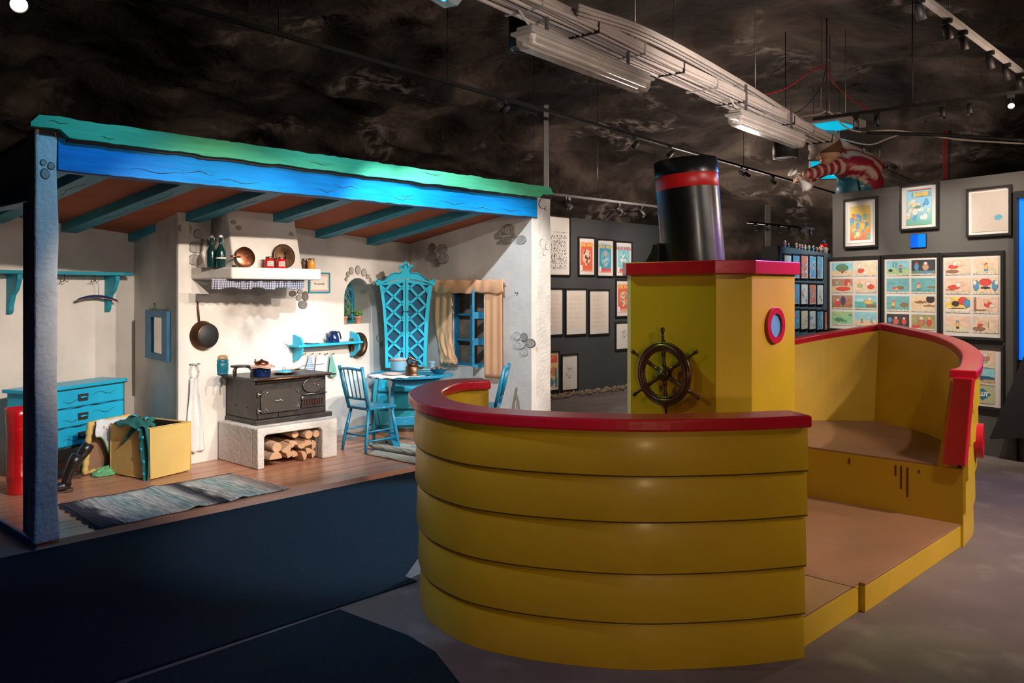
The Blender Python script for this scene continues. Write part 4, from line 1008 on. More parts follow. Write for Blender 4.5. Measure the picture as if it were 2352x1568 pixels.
# ------------------------------------------------------------ hanging on the stove wall
def wall_thing(fr_, px, py, name, label, cat, group=None, y=0.0):
    c = fr_.y(px, py, y); return thing(name, label, cat, fr_, (c.x, y, c.z), 0, group), c
o, c = wall_thing(MW, 465, 770, 'saucepan', 'dark copper saucepan hanging bottom outward on the wall left of the stove', 'saucepan')
e = MW.y(493, 770).x-c.x; R_ = abs(e)
T = TR(0, -.005, 0) @ RX(PI/2)
MB(T).lathe([(R_*1.05, 0), (R_*1.0, .005), (R_*.86, .085), (R_*.80, .09), (0, .091)], 34).build('pan_body', [M['copperd']], o)
MB(T).lathe([(R_*.80, .0905), (R_*.78, .093), (0, .093)], 34).build('pan_base', M['blackm'], o)
hd = MW.y(453, 692); hx, hz = hd.x-c.x, hd.z-c.z
MB().tube([(hx*.55, -.012, R_*.9), (hx*.8, -.016, hz*.45), (hx, -.014, hz*.85), (hx, -.010, hz)], [.010, .013, .014, .005], 10, flat=.5).build('handle', M['copperd'], o)
# apron on hook
o, c = wall_thing(MW, 444, 835, 'apron', 'long white linen apron hanging from a peg left of the stove', 'apron')
A0, A1 = MW.y(424, 1037).x-c.x, MW.y(467, 1037).x-c.x; zb_ = MW.y(445, 1037).z-c.z; zs_ = MW.y(445, 868).z-c.z
def ap(u_, v_):
    z = zs_+(zb_-zs_)*v_; wd = .5+.5*min(1, v_*1.4); x = (A0+A1)/2+(u_-.5)*(A1-A0)*wd-.02*(1-v_)
    return (x, -.03-.018*math.sin(u_*15+v_*2)-.01*math.sin(v_*9+u_*4), z+.008*math.sin(u_*9))
MB().grid(ap, 40, 40).build('apron_cloth', M['linen'], o, solid=.004)
for sx_ in (-1, 1):
    b = MB(); b.tube([(.03*sx_-.01, -.035, zs_), (.045*sx_, -.04, zs_*.55), (.022*sx_, -.035, -.01), (.0, -.03, .0)], [.008]*4, 6, flat=.35); b.tube([(.03*sx_, -.03, zs_*.95), (.058*sx_, -.03, zs_*.4), (.035*sx_, -.03, -.005)], .005, 6, flat=.35); b.build('apron_strap', M['linen'], o)
MB().tube([(-.055,-.005,0),(-.055,-.03,0),(.05,-.03,-.004),(.05,0,-.004)], .004, 6).build('peg', M['iron'], o)
# framed sampler
o, c = wall_thing(MW, 732, 649, 'framed_sampler', 'small blue framed sampler reading Play responsibly, right of the mantel', 'picture')
fx = abs(MW.y(757, 649).x-MW.y(708, 649).x)/2; fz = abs(MW.y(732, 625).z-MW.y(732, 672).z)/2
MB().plate([(-fx,-fz),(fx,-fz),(fx,fz),(-fx,fz)], [[(-fx+.016,-fz+.016),(fx-.016,-fz+.016),(fx-.016,fz-.016),(-fx+.016,fz-.016)]], -.018, -.002).build('picture_frame', M['rafter'], o, bevel=.002)
MB().box(-fx+.014, fx-.014, -.010, -.004, -fz+.014, fz-.014).build('paper_sheet', M['paper'], o)
b = MB()
for k in range(14):
    x = (-fx+.03)+(2*fx-.06)*k/13
    for sz in (-1, 1): b.plate([(x-.006, sz*(fz-.03)-.008), (x+.006, sz*(fz-.03)-.008), (x, sz*(fz-.03)+.008)], (), -.0115, -.0105)
for k in range(1, 6):
    z = -fz+.03+(2*fz-.06)*k/6
    for sz in (-1, 1): b.plate([(sz*(fx-.028)-.006, z-.008), (sz*(fx-.028)+.006, z-.008), (sz*(fx-.028), z+.008)], (), -.0115, -.0105)
b.build('stitched_border', M['inkred'], o)
text('Play responsibly!', .030, o, TR(0, -.0115, -.012), M['inkdk'], 'lettering', .0004, .72)
# potted plants in the niche
def plant(label, px, py, t, tall, grp):
    q = MW.y(px, py, t); o = thing('potted_plant', label, 'plant', MW, (q.x, t, nz0), 0, grp)
    MB().lathe([(.028,0),(.030,.004),(.040,.062),(.045,.064),(.046,.082),(.040,.082),(.036,.07),(0,.068)], 22).build('flower_pot', M['terrac'], o)
    b = MB(); rr = random.Random(5)
    for k in range(26):
        a = rr.uniform(0, 2*PI); l = rr.uniform(.03, .075)*(1.0+tall); h = .075+rr.uniform(.02, .06)+tall*rr.uniform(.02, .10)
        p1 = Vector((l*.7*math.cos(a), l*.7*math.sin(a), h)); b.tube([(0,0,.07), tuple(p1*.6+Vector((0,0,.02))), tuple(p1)], .0018, 5)
        for j in range(3): b.ball(tuple(p1+Vector((rr.uniform(-.014,.014), rr.uniform(-.014,.014), rr.uniform(-.01,.01)))), (.014,.014,.004), 4)
    b.build('foliage', M['leaf'], o); return o
plant('small leafy plant in a terracotta pot on the sill of the arched niche', 822, 745, .07, 0, 'plants in the arched niche')
plant('taller bushy plant half hidden behind the left edge of the arched niche', 790, 742, .19, 1.0, 'plants in the arched niche')
# blue wall shelf
o, c = wall_thing(MW, 740, 789, 'wall_shelf', 'bright blue wall shelf with rounded ends to the right of the stove', 'shelf')
X0, X1 = MW.y(672, 789).x-c.x, MW.y(806, 789).x-c.x
dS = .15
MB().box(X0-.06, X1+.02, -dS-.02, 0, -.01, .012).build('shelf_board', M['cab'], o, bevel=.003)
for xx in (X0, X1-.02):
    pr = [(0, -.16), (.06, -.15), (dS-.02, -.09), (dS, -.01), (dS, .03), (dS-.03, .085), (.03, .11), (0, .115)]
    MB(TR(xx, 0, 0) @ RZ(-PI/2)).plate([(a_, z_) for a_, z_ in pr], (), 0, .022).build('shelf_end', M['cab'], o, bevel=.003)
MB().box(X0, X1, -.012, 0, -.075, -.045).build('peg_rail', M['plaster'], o) if False else None
SHZ = c.z+.012; shc = c
for k, px in enumerate((697, 712, 728, 745, 760)):
    if k == 0: px = 695
    q = MW.y(px, 813, 0); b = MB(TR(q.x-c.x, 0, q.z-c.z)); b.tube([(0,0,0),(0,-.035,0),(0,-.045,.006)], .0035, 6); b.ball((0,-.048,.008), .007, 6); b.build('coat_peg', M['iron'], o)
# towels on the pegs
stripe = mat('blue_striped_towel', (.66, .66, .66), .95)
def towel(px, py, ln, wd, m, label, skew=0.0, seed=0):
    q = MW.y(px, py, -.04); o = thing('kitchen_towel', label, 'towel', MW, (q.x, -.04, q.z), 0, 'towels on the shelf pegs')
    def f(u_, v_):
        sp_ = wd*(.12+.88*min(1, v_*1.15)); return ((u_-.5)*sp_+skew*v_, -.006+.018*math.sin(u_*9+seed)*v_, -ln*v_-(.05*abs(u_-.45)*2)*-1*0-.05*math.sin(u_*PI)*v_)
    MB().grid(f, 20, 16).build('towel_cloth', m, o, solid=.003)
def stripes():
    m = stripe; nt = m.node_tree; N = nt.nodes; L = nt.links; tc = N.new('ShaderNodeTexCoord'); wv = N.new('ShaderNodeTexWave'); wv.bands_direction = 'Z'; wv.inputs['Scale'].default_value = 16; wv.inputs['Distortion'].default_value = .3
    L.new(tc.outputs['Object'], wv.inputs[0]); r = N.new('ShaderNodeValToRGB'); r.color_ramp.interpolation = 'CONSTANT'; L.new(wv.outputs[0], r.inputs[0])
    r.color_ramp.elements[0].color = (.66,.66,.66,1); r.color_ramp.elements[1].position = .66; r.color_ramp.elements[1].color = (.03,.18,.5,1); L.new(r.outputs[0], N['Principled BSDF'].inputs['Base Color'])
stripes()
towel(712, 813, .19, .10, stripe, 'blue and white striped kitchen towel hanging under the blue wall shelf', -.01, 1)
towel(729, 813, .36, .13, M['linen'], 'long cream kitchen towel hanging between the striped and the green one', .015, 2)
towel(760, 813, .20, .12, mat('green_towel', (.16, .38, .33), .95, bump=.2), 'pale green kitchen towel on the rightmost peg of the blue shelf', .02, 4)
# kettle and plate on the shelf
q = MW.y(765, 780, -.08); o = thing('enamel_kettle', 'dark blue enamel kettle with black handle standing on the blue wall shelf', 'kettle', MW, (q.x, -.085, SHZ), .0)
MB().lathe([(.060,0),(.064,.004),(.060,.05),(.044,.098),(.040,.104)], 30).build('kettle_body', M['navy'], o)
MB().lathe([(.046,.104),(.044,.112),(.030,.122),(.008,.126),(0,.126)], 26).build('kettle_lid', M['navy'], o)
MB().tube([(-.052,0,.03),(-.085,0,.065),(-.100,0,.10)], [.016,.010,.006], 10).build('spout', M['navy'], o)
MB().tube([(.045,0,.095),(.065,0,.112),(.088,0,.10),(.104,0,.05),(.108,0,.028)], [.006,.008,.008,.008,.006], 10).build('handle', M['blackm'], o)
q = MW.y(718, 783, -.08); o = thing('plate', 'white enamel plate lying on the blue wall shelf left of the kettle', 'plate', MW, (q.x, -.085, SHZ), 0)
MB().lathe([(.05,0),(.078,.012),(.082,.014),(.078,.016),(.05,.006),(0,.005)], 30).build('plate_dish', M['white'], o)
# ring mould
o, c = wall_thing(MW, 818, 791, 'ring_mould', 'round copper ring mould hanging right of the blue wall shelf', 'mould')
R_ = abs(MW.y(836, 791).x-c.x)*.68
MB().tube([(R_*math.cos(2*PI*k/32), -.045, R_*1.25*math.sin(2*PI*k/32)) for k in range(32)], .036, 14, 0, None, True).build('mould_ring', M['copperd'], o)
MB().tube([(R_*1.45*math.cos(2*PI*k/32), -.012, R_*1.55*math.sin(2*PI*k/32)) for k in range(32)], .008, 8, 0, None, True).build('mould_rim', M['copperd'], o)
# mirror
o, c = wall_thing(SW, 357, 768, 'wall_mirror', 'narrow blue framed mirror hanging on the side wall left of the saucepan', 'mirror')
a = SW.y(333, 768, -.03).x-c.x; b_ = SW.y(383, 768, -.03).x-c.x; zt2 = SW.y(357, 712).z-c.z; zb2 = SW.y(357, 824).z-c.z
a2, b2_ = SW.y(346, 768, -.03).x-c.x, SW.y(371, 768, -.03).x-c.x; zt3 = SW.y(357, 728).z-c.z; zb3 = SW.y(357, 810).z-c.z
def rr_rect(x0, x1, z0, z1, s):
    out = []
    for (p_, q_) in (((x0,z0),(x1,z0)),((x1,z0),(x1,z1)),((x1,z1),(x0,z1)),((x0,z1),(x0,z0))):
        for k in range(5):
            f = k/5; x = p_[0]+(q_[0]-p_[0])*f; z = p_[1]+(q_[1]-p_[1])*f; out.append((x+.006*noise.noise(Vector((x*9, z*9, s))), z+.006*noise.noise(Vector((x*9, z*9, s+4)))))
    return out
MB().plate(rr_rect(a, b_, zb2, zt2, 1), [rr_rect(a2, b2_, zb3, zt3, 2)], -.03, -.002).build('mirror_frame', M['bluedk'], o, bevel=.006)
MB().box(a2-.005, b2_+.005, -.014, -.008, zb3-.005, zt3+.005).build('mirror_glass', M['mirror'], o)
MB().tube([(-.05,-.006,zt2-.005),(0,-.01,zt2+.06),(.05,-.006,zt2-.005)], .002, 6).build('hanging_wire', M['iron'], o)
MB().ball((0,-.01,zt2+.06), .008, 6).build('nail', M['iron'], o)
# ------------------------------------------------------------ coat recess
o, c = wall_thing(RW, 140, 628, 'coat_rack', 'long teal blue coat shelf with scrolled brackets on the left recess wall', 'coat rack')
xa = RW.y(-30, 628).x-c.x; xb = RW.y(278, 632).x-c.x
MB().box(xa, xb, -.19, -.0, -.012, .018).build('shelf_board', M['rafter'], o, bevel=.003)
for px in (240, 14):
    xx = RW.y(px, 640).x-c.x
    pr = [(0, -.012), (.17, -.012), (.17, -.06), (.13, -.15), (.08, -.20), (.055, -.28), (.05, -.33), (.03, -.36), (0, -.36)]
    MB(TR(xx, 0, 0) @ RZ(-PI/2)).plate(pr, (), 0, .035).build('bracket', M['rafter'], o, bevel=.004)
    MB(TR(xx+.034, 0, 0) @ RZ(-PI/2)).tube([(p_[0]-.02, .0, p_[1]) for p_ in pr[2:8]], .003, 5).build('painted_line', M['line'], o)
hooks = []
for px in (148, 218):
    q = RW.y(px, 634, -.10); xx = q.x-c.x; hooks.append(q)
    b = MB(TR(xx, -.10, -.012)); b.tube([(0,0,0),(0,0,-.045),(0,0,-.055)], .004, 8)
    for s_ in (-1, 1): b.tube([(0,0,-.04),(.012*s_,0,-.062),(.028*s_,0,-.066),(.036*s_,0,-.055),(.038*s_,0,-.045)], [.004,.0035,.003,.003,.002], 8)
    b.build('hook', M['brassd'], o)
q = RW.y(219, 652, -.10); hg = thing('clothes_hanger', 'bent wooden clothes hanger with navy stripe hanging from the right coat hook', 'hanger', RW, (q.x+.03, -.10, q.z+.0))
MB().tube([(-.022,0,.012),(-.01,0,.0),(.008,0,-.004),(.006,0,-.03),(0,0,-.06),(0,0,-.115)], .0022, 6).build('wire_hook', M['iron'], hg)
P_ = [(-.21+.42*k/20, 0, -.115-.04*((k-9)/10)**2) for k in range(21)]
MB().tube(P_, [.006+.010*math.sin(PI*min(1, max(0, k/20)))**.4 for k in range(21)], 10, flat=.5).build('hanger_bar', M['navyw'], hg)
MB().tube([(x, -.004, z-.012) for x, y, z in P_], .004, 6).build('hanger_edge', M['orangew'], hg)
# ------------------------------------------------------------ chest of drawers
rt = WF.z(292, 868, .78); lf = WF.z(75, 897, .78)
CHF = line_fr((lf.x, lf.y), (rt.x, rt.y)); Wd = math.hypot(rt.x-lf.x, rt.y-lf.y); Dp = .30
ch_ = thing('chest_of_drawers', 'bright blue chest of three drawers with painted black outlines in the recess', 'chest of drawers', CHF, (0, 0, FL))
Hh = .78-FL; BZ = .205
MB().box(.02, Wd-.02, .02, Dp, BZ, Hh-.03).build('chest_body', M['bluep'], ch_, bevel=.006)
MB().box(-.02, Wd+.01, -.0, Dp+.01, Hh-.03, Hh).build('chest_top', M['bluep'], ch_, bevel=.004)
for xx in (.03, Wd-.08):
    for yy in (.03, Dp-.08): MB().box(xx, xx+.05, yy, yy+.05, 0, BZ).build('leg', M['bluedk'], ch_)
b = MB(); b.tube([(.0, .0, Hh-.034), (Wd, .0, Hh-.034)], .004, 6); b.tube([(.02, .018, BZ), (Wd-.02, .018, BZ)], .006, 6); b.tube([(Wd-.02,.018,BZ),(Wd-.02,.018,Hh-.03)], .004, 6); b.build('painted_line', M['line'], ch_)
dh = (Hh-.03-BZ-.015)/3
for k in range(3):
    z0 = BZ+.012+k*dh; d_ = MB().box(.035, Wd-.035, .004, .03, z0+.008, z0+dh-.008).build('drawer', M['bluep'], ch_, bevel=.006)
    b = MB(); b.tube([(.04+(Wd-.08)*i/24, .004, z0+.004+.004*math.sin(i*.9+k)) for i in range(25)], [.003+.002*math.sin(i*1.3) for i in range(25)], 6)
    b.tube([(Wd-.12-.3*i/12, .002, z0+dh*.6+.015*math.sin(i*.7+k)) for i in range(13)], [.0005+.002*math.sin(PI*i/12) for i in range(13)], 5)
    b.tube([(.30+.22*i/10, .002, z0+dh*.35+.012*math.sin(i*.8+k)) for i in range(11)], [.0005+.002*math.sin(PI*i/10) for i in range(11)], 5)
    b.build('painted_line', M['line'], d_)
    for xx in (Wd*.50,):
        hx = xx; hz_ = z0+dh*.5
        hb_ = MB(TR(hx, 0, hz_)); hb_.plate([(-.05,-.03),(.05,-.03),(.055,.03),(-.055,.03)], [[(-.036,-.014),(.036,-.014),(.04,.014),(-.04,.014)]], -.008, .006)
        hb_.build('handle', M['line'], d_, bevel=.004)
        MB(TR(hx, 0, hz_)).tube([(-.036,-.012,0),(0,-.016,.004),(.036,-.012,0)], .008, 8).build('handle_grip', M['bluep'], d_)
# ------------------------------------------------------------ red bin, boots
q = WF.z(29, 1138, FL); o = thing('tin_bin', 'tall dented red painted tin bin at the left edge behind the post', 'bin', None, (q.x, q.y+.09, FL))
b = MB(); prf = [(.088,0),(.092,.01),(.090,.13),(.093,.135),(.088,.145),(.086,.40),(.086,.48),(.090,.49),(.088,.50),(.092,.60),(.097,.66),(.092,.66),(.085,.58)]
b.lathe(prf, 32); b.v = [(x+.006*noise.noise(Vector((x*20, y*20, z*7))), y+.006*noise.noise(Vector((x*20, y*20, z*7+5))), z) for x, y, z in b.v]; b.build('bin_body', M['redtin'], o)
def boot(label, px, py, rz, lean, grp='pair of boots'):
    q = HF.z(px, py, FL); o = thing('leather_boot', label, 'boot', HF, (q.x, q.y, FL), rz, grp); o.scale = (.82, .82, .82)
    b = MB(); b.tube([(.0,0,.07),(-.003,0,.12),(lean*.3,0,.20),(lean*.7,0,.28),(lean,0,.34)], [.046,.042,.048,.060,.056], 18)
    b.tube([(-.035,0,.055),(.02,0,.062),(.08,0,.05),(.13,0,.042),(.165,0,.036)], [.038,.045,.042,.040,.022], 14, flat=1.0)
    b.build('boot_upper', M['leather'], o)
    MB().hexa([(-.055,-.03,0),(-.0,-.032,0),(-.0,.032,0),(-.055,.03,0)], [(-.06,-.038,.035),(.01,-.038,.035),(.01,.038,.035),(-.06,.038,.035)]).build('heel', M['sole'], o, bevel=.006)
    MB().hexa([(x, y, .0 if x > .03 else .02) for x, y in ((-.05,-.035),(.04,-.035),(.13,-.042),(.175,0),(.13,.042),(.04,.035),(-.05,.035))], [(x, y, .018 if x > .03 else .034) for x, y in ((-.05,-.035),(.04,-.035),(.13,-.042),(.175,0),(.13,.042),(.04,.035),(-.05,.035))]).build('sole', M['sole'], o)
boot('black leather boot with its heel to the front, nearest the white post', 152, 1130, PI-.2, -.10)
boot('black leather boot leaning over, behind the other one beside the crate lid', 172, 1098, PI-.5, -.13)
# ------------------------------------------------------------ yellow canvas box with lid, scarf, cloths
c0 = WF.z(345, 1103, FL); cl_ = WF.z(258, 1086, FL); cr_ = WF.z(438, 1081, FL)
CF = line_fr((c0.x, c0.y), (cr_.x, cr_.y)); Lx = math.hypot(cr_.x-c0.x, cr_.y-c0.y)
pl_ = CF.I @ Vector((cl_.x, cl_.y, 0)); Ly = .50; Hc = .43
o = thing('canvas_box', 'open yellow canvas storage box on the cottage floor with a green scarf over its edge', 'box', CF, (0, 0, FL))
b = MB(); th = .018
b.box(0, Lx, 0, th, .012, Hc); b.box(0, Lx, Ly-th, Ly, .012, Hc); b.box(0, th, th, Ly-th, .012, Hc); b.box(Lx-th, Lx, th, Ly-th, .012, Hc); b.box(0, Lx, 0, Ly, .008, .02)
b.build('box_body', M['canvas'], o, bevel=.006)
b = MB(); e_ = .004
for (x, y) in ((0,0),(Lx,0),(0,Ly)): b.tube([(x,y,.01),(x,y,Hc)], .005, 8)
b.tube([(0,0,Hc),(Lx,0,Hc)], .005, 8); b.tube([(0,0,Hc),(0,Ly,Hc)], .005, 8); b.tube([(0,0,.012),(Lx,0,.012)], .005, 8); b.tube([(0,0,.012),(0,Ly,.012)], .005, 8)
b.build('piping', M['canvas'], o)
b = MB(); b.box(th, Lx-th, th, th+.003, .02, Hc-.01); b.box(th, Lx-th, Ly-th-.003, Ly-th, .02, Hc-.01); b.box(th, th+.003, th, Ly-th, .02, Hc-.01); b.box(Lx-th-.003, Lx-th, th, Ly-th, .02, Hc-.01); b.box(th, Lx-th, th, Ly-th, .02, .024); b.build('box_lining', M['blackm'], o)
# lid leaning against the side
la = WF.z(198, 1093, FL); lb = WF.z(250, 1079, FL)
LF = line_fr((la.x, la.y), (lb.x, lb.y))
lid = thing('box_lid', 'yellow padded lid of the canvas box standing on edge, its brown inside showing', 'lid', LF, (0, 0, FL))
T = RX(.14)
MB(T).box(0, .46, 0, .035, .02, .44).build('lid_board', M['board'], lid)
pth = [(.0,.02,.028),(.0,.02,.44),(.46,.02,.44),(.46,.02,.028)]; rings = []
for i in range(72):
    f = i/72*4; k = int(f); t_ = f-k; P1, P2 = pth[k], pth[(k+1) % 4]; rings.append(tuple(P1[j]+(P2[j]-P1[j])*t_ for j in range(3)))
MB(T).tube(rings, [.026+.004*math.sin(i*2.2) for i in range(72)], 8, 0, None, True).build('ruched_edge', M['canvas'], lid)
# crocheted cloth over the lid, with cut-out flowers and a green edge
o = thing('lace_cloth', 'white crocheted cloth with green edging draped from the lid to the box', 'cloth', LF, (0, 0, FL))
def lace(u_, v_):
    hang = .13+.25*math.exp(-((u_-.60)/.28)**2); w = v_*1.25-.25
    z = .47-.02*u_-(hang*w if w > 0 else .10*abs(w)/.25*.6); y = -.095-.02*w+.012*math.sin(u_*9+v_*4) if w > 0 else -.095+.10*abs(w)/.25
    return (.0+.40*u_+.02*math.sin(v_*5), y, z+.006*math.sin(u_*14))
MB().grid(lace, 30, 30).build('cloth_sheet', M['lace'], o, solid=.003)
b = MB()
for u_, v_ in ((.2,.55),(.5,.45),(.78,.5),(.45,.78),(.7,.82)):
    for a in range(6):
        q_ = Vector(lace(u_+.045*math.cos(a*PI/3), v_+.045*math.sin(a*PI/3))); b.ball(tuple(q_+Vector((0,-.003,0))), (.006,.002,.006), 4)
b.build('eyelet', M['inkred'], o)
MB().tube([tuple(Vector(lace(k/24, 1))) for k in range(25)], .006, 6).build('green_edging', M['netg'], o)
o = thing('net_cloth', 'crumpled green net cloth on the floor between lid and yellow box', 'cloth', LF, (.16, -.10, FL))
def heap(u_, v_):
    a = 2*PI*u_; r = .15*v_; return (r*math.cos(a)*1.2, r*math.sin(a)*.7, .065*(1-v_)**.7+.022*noise.noise(Vector((r*math.cos(a)*30, r*math.sin(a)*30, 1)))*(1 if v_ < .98 else 0)+.006)
MB().grid(heap, 60, 14).build('net_heap', M['netg'], o, solid=.004)
o = thing('silk_scarf', 'dark green scarf with turquoise dots knotted over the left edge of the box', 'scarf', CF, (0, 0, FL))
fx_, fy_ = .0, .0
def sc1(u_, v_):                                                # long tail hanging at the near corner
    z = Hc+.01-.47*v_; w_ = .075+.03*math.sin(v_*4)-.05*max(0, v_-.8)*3
    return (-.022-.018*math.sin(u_*9+v_*3)-.0, .02+.14*v_*0+(u_-.5)*w_*1.4+.03-.02*v_, z)
MB().grid(sc1, 14, 26).build('scarf_tail', M['scarf'], o, solid=.003)
def sc2(u_, v_):
    z = Hc+.01-.17*v_; return (-.022-.012*math.sin(u_*7+v_*4), .13+.20*v_+(u_-.5)*.09*(1-v_*.9), z)
MB().grid(sc2, 12, 14).build('scarf_tail', M['scarf'], o, solid=.003)
def sc3(u_, v_):
    a = 2*PI*u_; r = .13*v_
    return (.02+r*math.cos(a)*.85, .22+r*math.sin(a)*1.7, Hc+.03+.055*(1-v_)**.8+.03*noise.noise(Vector((math.cos(a)*r*22, math.sin(a)*r*22, 4)))-.02*v_)
MB().grid(sc3, 60, 14).build('scarf_bundle', M['scarf'], o, solid=.004)
MB().ball((.10,.12,Hc+.05), (.035,.03,.026), 8).build('scarf_knot', M['scarf'], o)
b = MB()
for x, y, z in ((-.05,.03,.36),(-.05,.05,.26),(-.05,.02,.16),(-.05,.02,.06),(-.045,.09,.42)): b.ball((x, y, z), (.006,.014,.014), 6)
b.ball((.0,.20,Hc+.095), (.022,.026,.006), 6); b.ball((.06,.12,Hc+.07), (.018,.018,.008), 6)
b.build('scarf_dot', M['cab'], o)
# ------------------------------------------------------------ rag rugs
def ragmat(name, stops, axis=0):
    m = bpy.data.materials.new(name); m.use_nodes = True; nt = m.node_tree; N = nt.nodes; L = nt.links; b = N['Principled BSDF']; b.inputs['Roughness'].default_value = .95
    tc = N.new('ShaderNodeTexCoord'); mp = N.new('ShaderNodeMapping'); mp.inputs['Scale'].default_value = (70, 5, 1); L.new(tc.outputs['Object'], mp.inputs[0])
    n = N.new('ShaderNodeTexNoise'); n.inputs['Scale'].default_value = 1; n.inputs['Detail'].default_value = 4; L.new(mp.outputs[0], n.inputs[0])
    sx = N.new('ShaderNodeSeparateXYZ'); L.new(tc.outputs['Object'], sx.inputs[0])
    r = N.new('ShaderNodeValToRGB'); e = r.color_ramp.elements
    while len(e) < len(stops): e.new(.5)
    for k, (p, c) in enumerate(stops): e[k].position = p; e[k].color = (*c, 1)
    ma = N.new('ShaderNodeMath'); ma.operation = 'MULTIPLY_ADD'; ma.inputs[1].default_value = .10; L.new(n.outputs['Fac'], ma.inputs[0])
    sc = N.new('ShaderNodeMath'); sc.operation = 'MULTIPLY'; sc.inputs[1].default_value = 1/1.9; L.new(sx.outputs[0], sc.inputs[0]); L.new(sc.outputs[0], ma.inputs[2]); L.new(ma.outputs[0], r.inputs[0])
    r2 = N.new('ShaderNodeValToRGB'); L.new(n.outputs['Fac'], r2.inputs[0]); r2.color_ramp.elements[0].position = .42; r2.color_ramp.elements[1].position = .60
    r2.color_ramp.elements[0].color = (.10,.19,.20,1); r2.color_ramp.elements[1].color = (.80,.76,.73,1)
    mx = N.new('ShaderNodeMix'); mx.data_type = 'RGBA'; mx.blend_type = 'MULTIPLY'; mx.inputs[0].default_value = .75; L.new(r.outputs[0], mx.inputs[6]); L.new(r2.outputs[0], mx.inputs[7])
    L.new(mx.outputs[2], b.inputs['Base Color'])
    bp = N.new('ShaderNodeBump'); bp.inputs['Strength'].default_value = .7; bp.inputs['Distance'].default_value = .01; L.new(n.outputs['Fac'], bp.inputs['Height']); L.new(bp.outputs[0], b.inputs['Normal'])
    return m
pale, tl_, nv, ro, gn = (.72,.70,.70), (.42,.58,.60), (.02,.025,.05), (.40,.28,.27), (.45,.60,.50)
RM = ragmat('rag_rug_weave', [(0, nv), (.12, (.05,.06,.10)), (.16, pale), (.24, tl_), (.34, pale), (.40, tl_), (.46, pale), (.50, nv), (.535, nv), (.56, pale), (.66, tl_), (.72, pale), (.78, ro), (.84, pale), (.93, gn), (1.0, ro)])
pL, pF, pR, pB = [HF.z(x, y, FL) for x, y in ((138,1160),(229,1216),(662,1124),(530,1090))]
o = thing('rag_rug', 'long striped rag rug in blue, grey and white along the cottage front', 'rug', HF, (pF.x, pF.y, FL))
def rug(u_, v_):
    a = pF.lerp(pR, u_); c = pL.lerp(pB, u_); p = a.lerp(c, v_)
    hump = .018*math.exp(-((u_-.47-.03*v_)/.035)**2)+.016*math.exp(-((u_-.72)/.03)**2)*(1-v_)+.004*math.sin(u_*30)*math.sin(v_*5)
    w = .008*math.sin(u_*26)*(1 if v_ < .5 else -1)
    return (p.x-pF.x, p.y-pF.y+w, .009+max(0, hump))
b = MB().grid(rug, 120, 16); b.build('rug_weave', RM, o, solid=.008)
b = MB(); 
for k in range(34):
    v = k/33; p = Vector(rug(0, v)); b.tube([tuple(p), (p.x-.03-.01*math.sin(k*5), p.y+.008*math.sin(k*3), .004)], .004, 5); p = Vector(rug(1, v)); b.tube([tuple(p), (p.x+.025, p.y+.008*math.sin(k*3), .004)], .003, 5)
b.build('fringe', RM, o)
pp = [HF.z(x, y, FL) for x, y in ((842,1044),(958,1068),(1090,1040),(900,1016))]
o = thing('rag_rug', 'pale grey green rag rug with a turned-up fold under the table and chair', 'rug', HF, (pp[0].x, pp[0].y, FL))
def rug2(u_, v_):
    p = pp[0].lerp(pp[1], u_).lerp(pp[3].lerp(pp[2], u_), v_); return (p.x-pp[0].x, p.y-pp[0].y, .008)
MB().grid(rug2, 30, 12).build('rug_weave', ragmat('rag_rug_pale', [(0, (.40,.46,.42)), (.1, (.62,.62,.58)), (.3, (.45,.52,.48)), (.5, (.62,.62,.58)), (1, (.5,.5,.5))]), o, solid=.007)
def fold(u_, v_):
    p = pp[0].lerp(pp[3], .35).lerp(pp[1].lerp(pp[2], .35), u_); a = v_*PI*1.35
    return (p.x-pp[0].x-.035*math.sin(a)-.05*v_*0, p.y-pp[0].y+.05-.05*math.cos(a), .014+.024*(1-math.cos(a)))
MB().grid(fold, 30, 12).build('rug_fold', ragmat('rag_rug_dark', [(0, (.12,.16,.14)), (.15, (.5,.5,.47)), (.3, (.5,.5,.47)), (.34, (.05,.05,.05)), (.42, (.5,.5,.45)), (1, (.1,.1,.1))]), o, solid=.006)
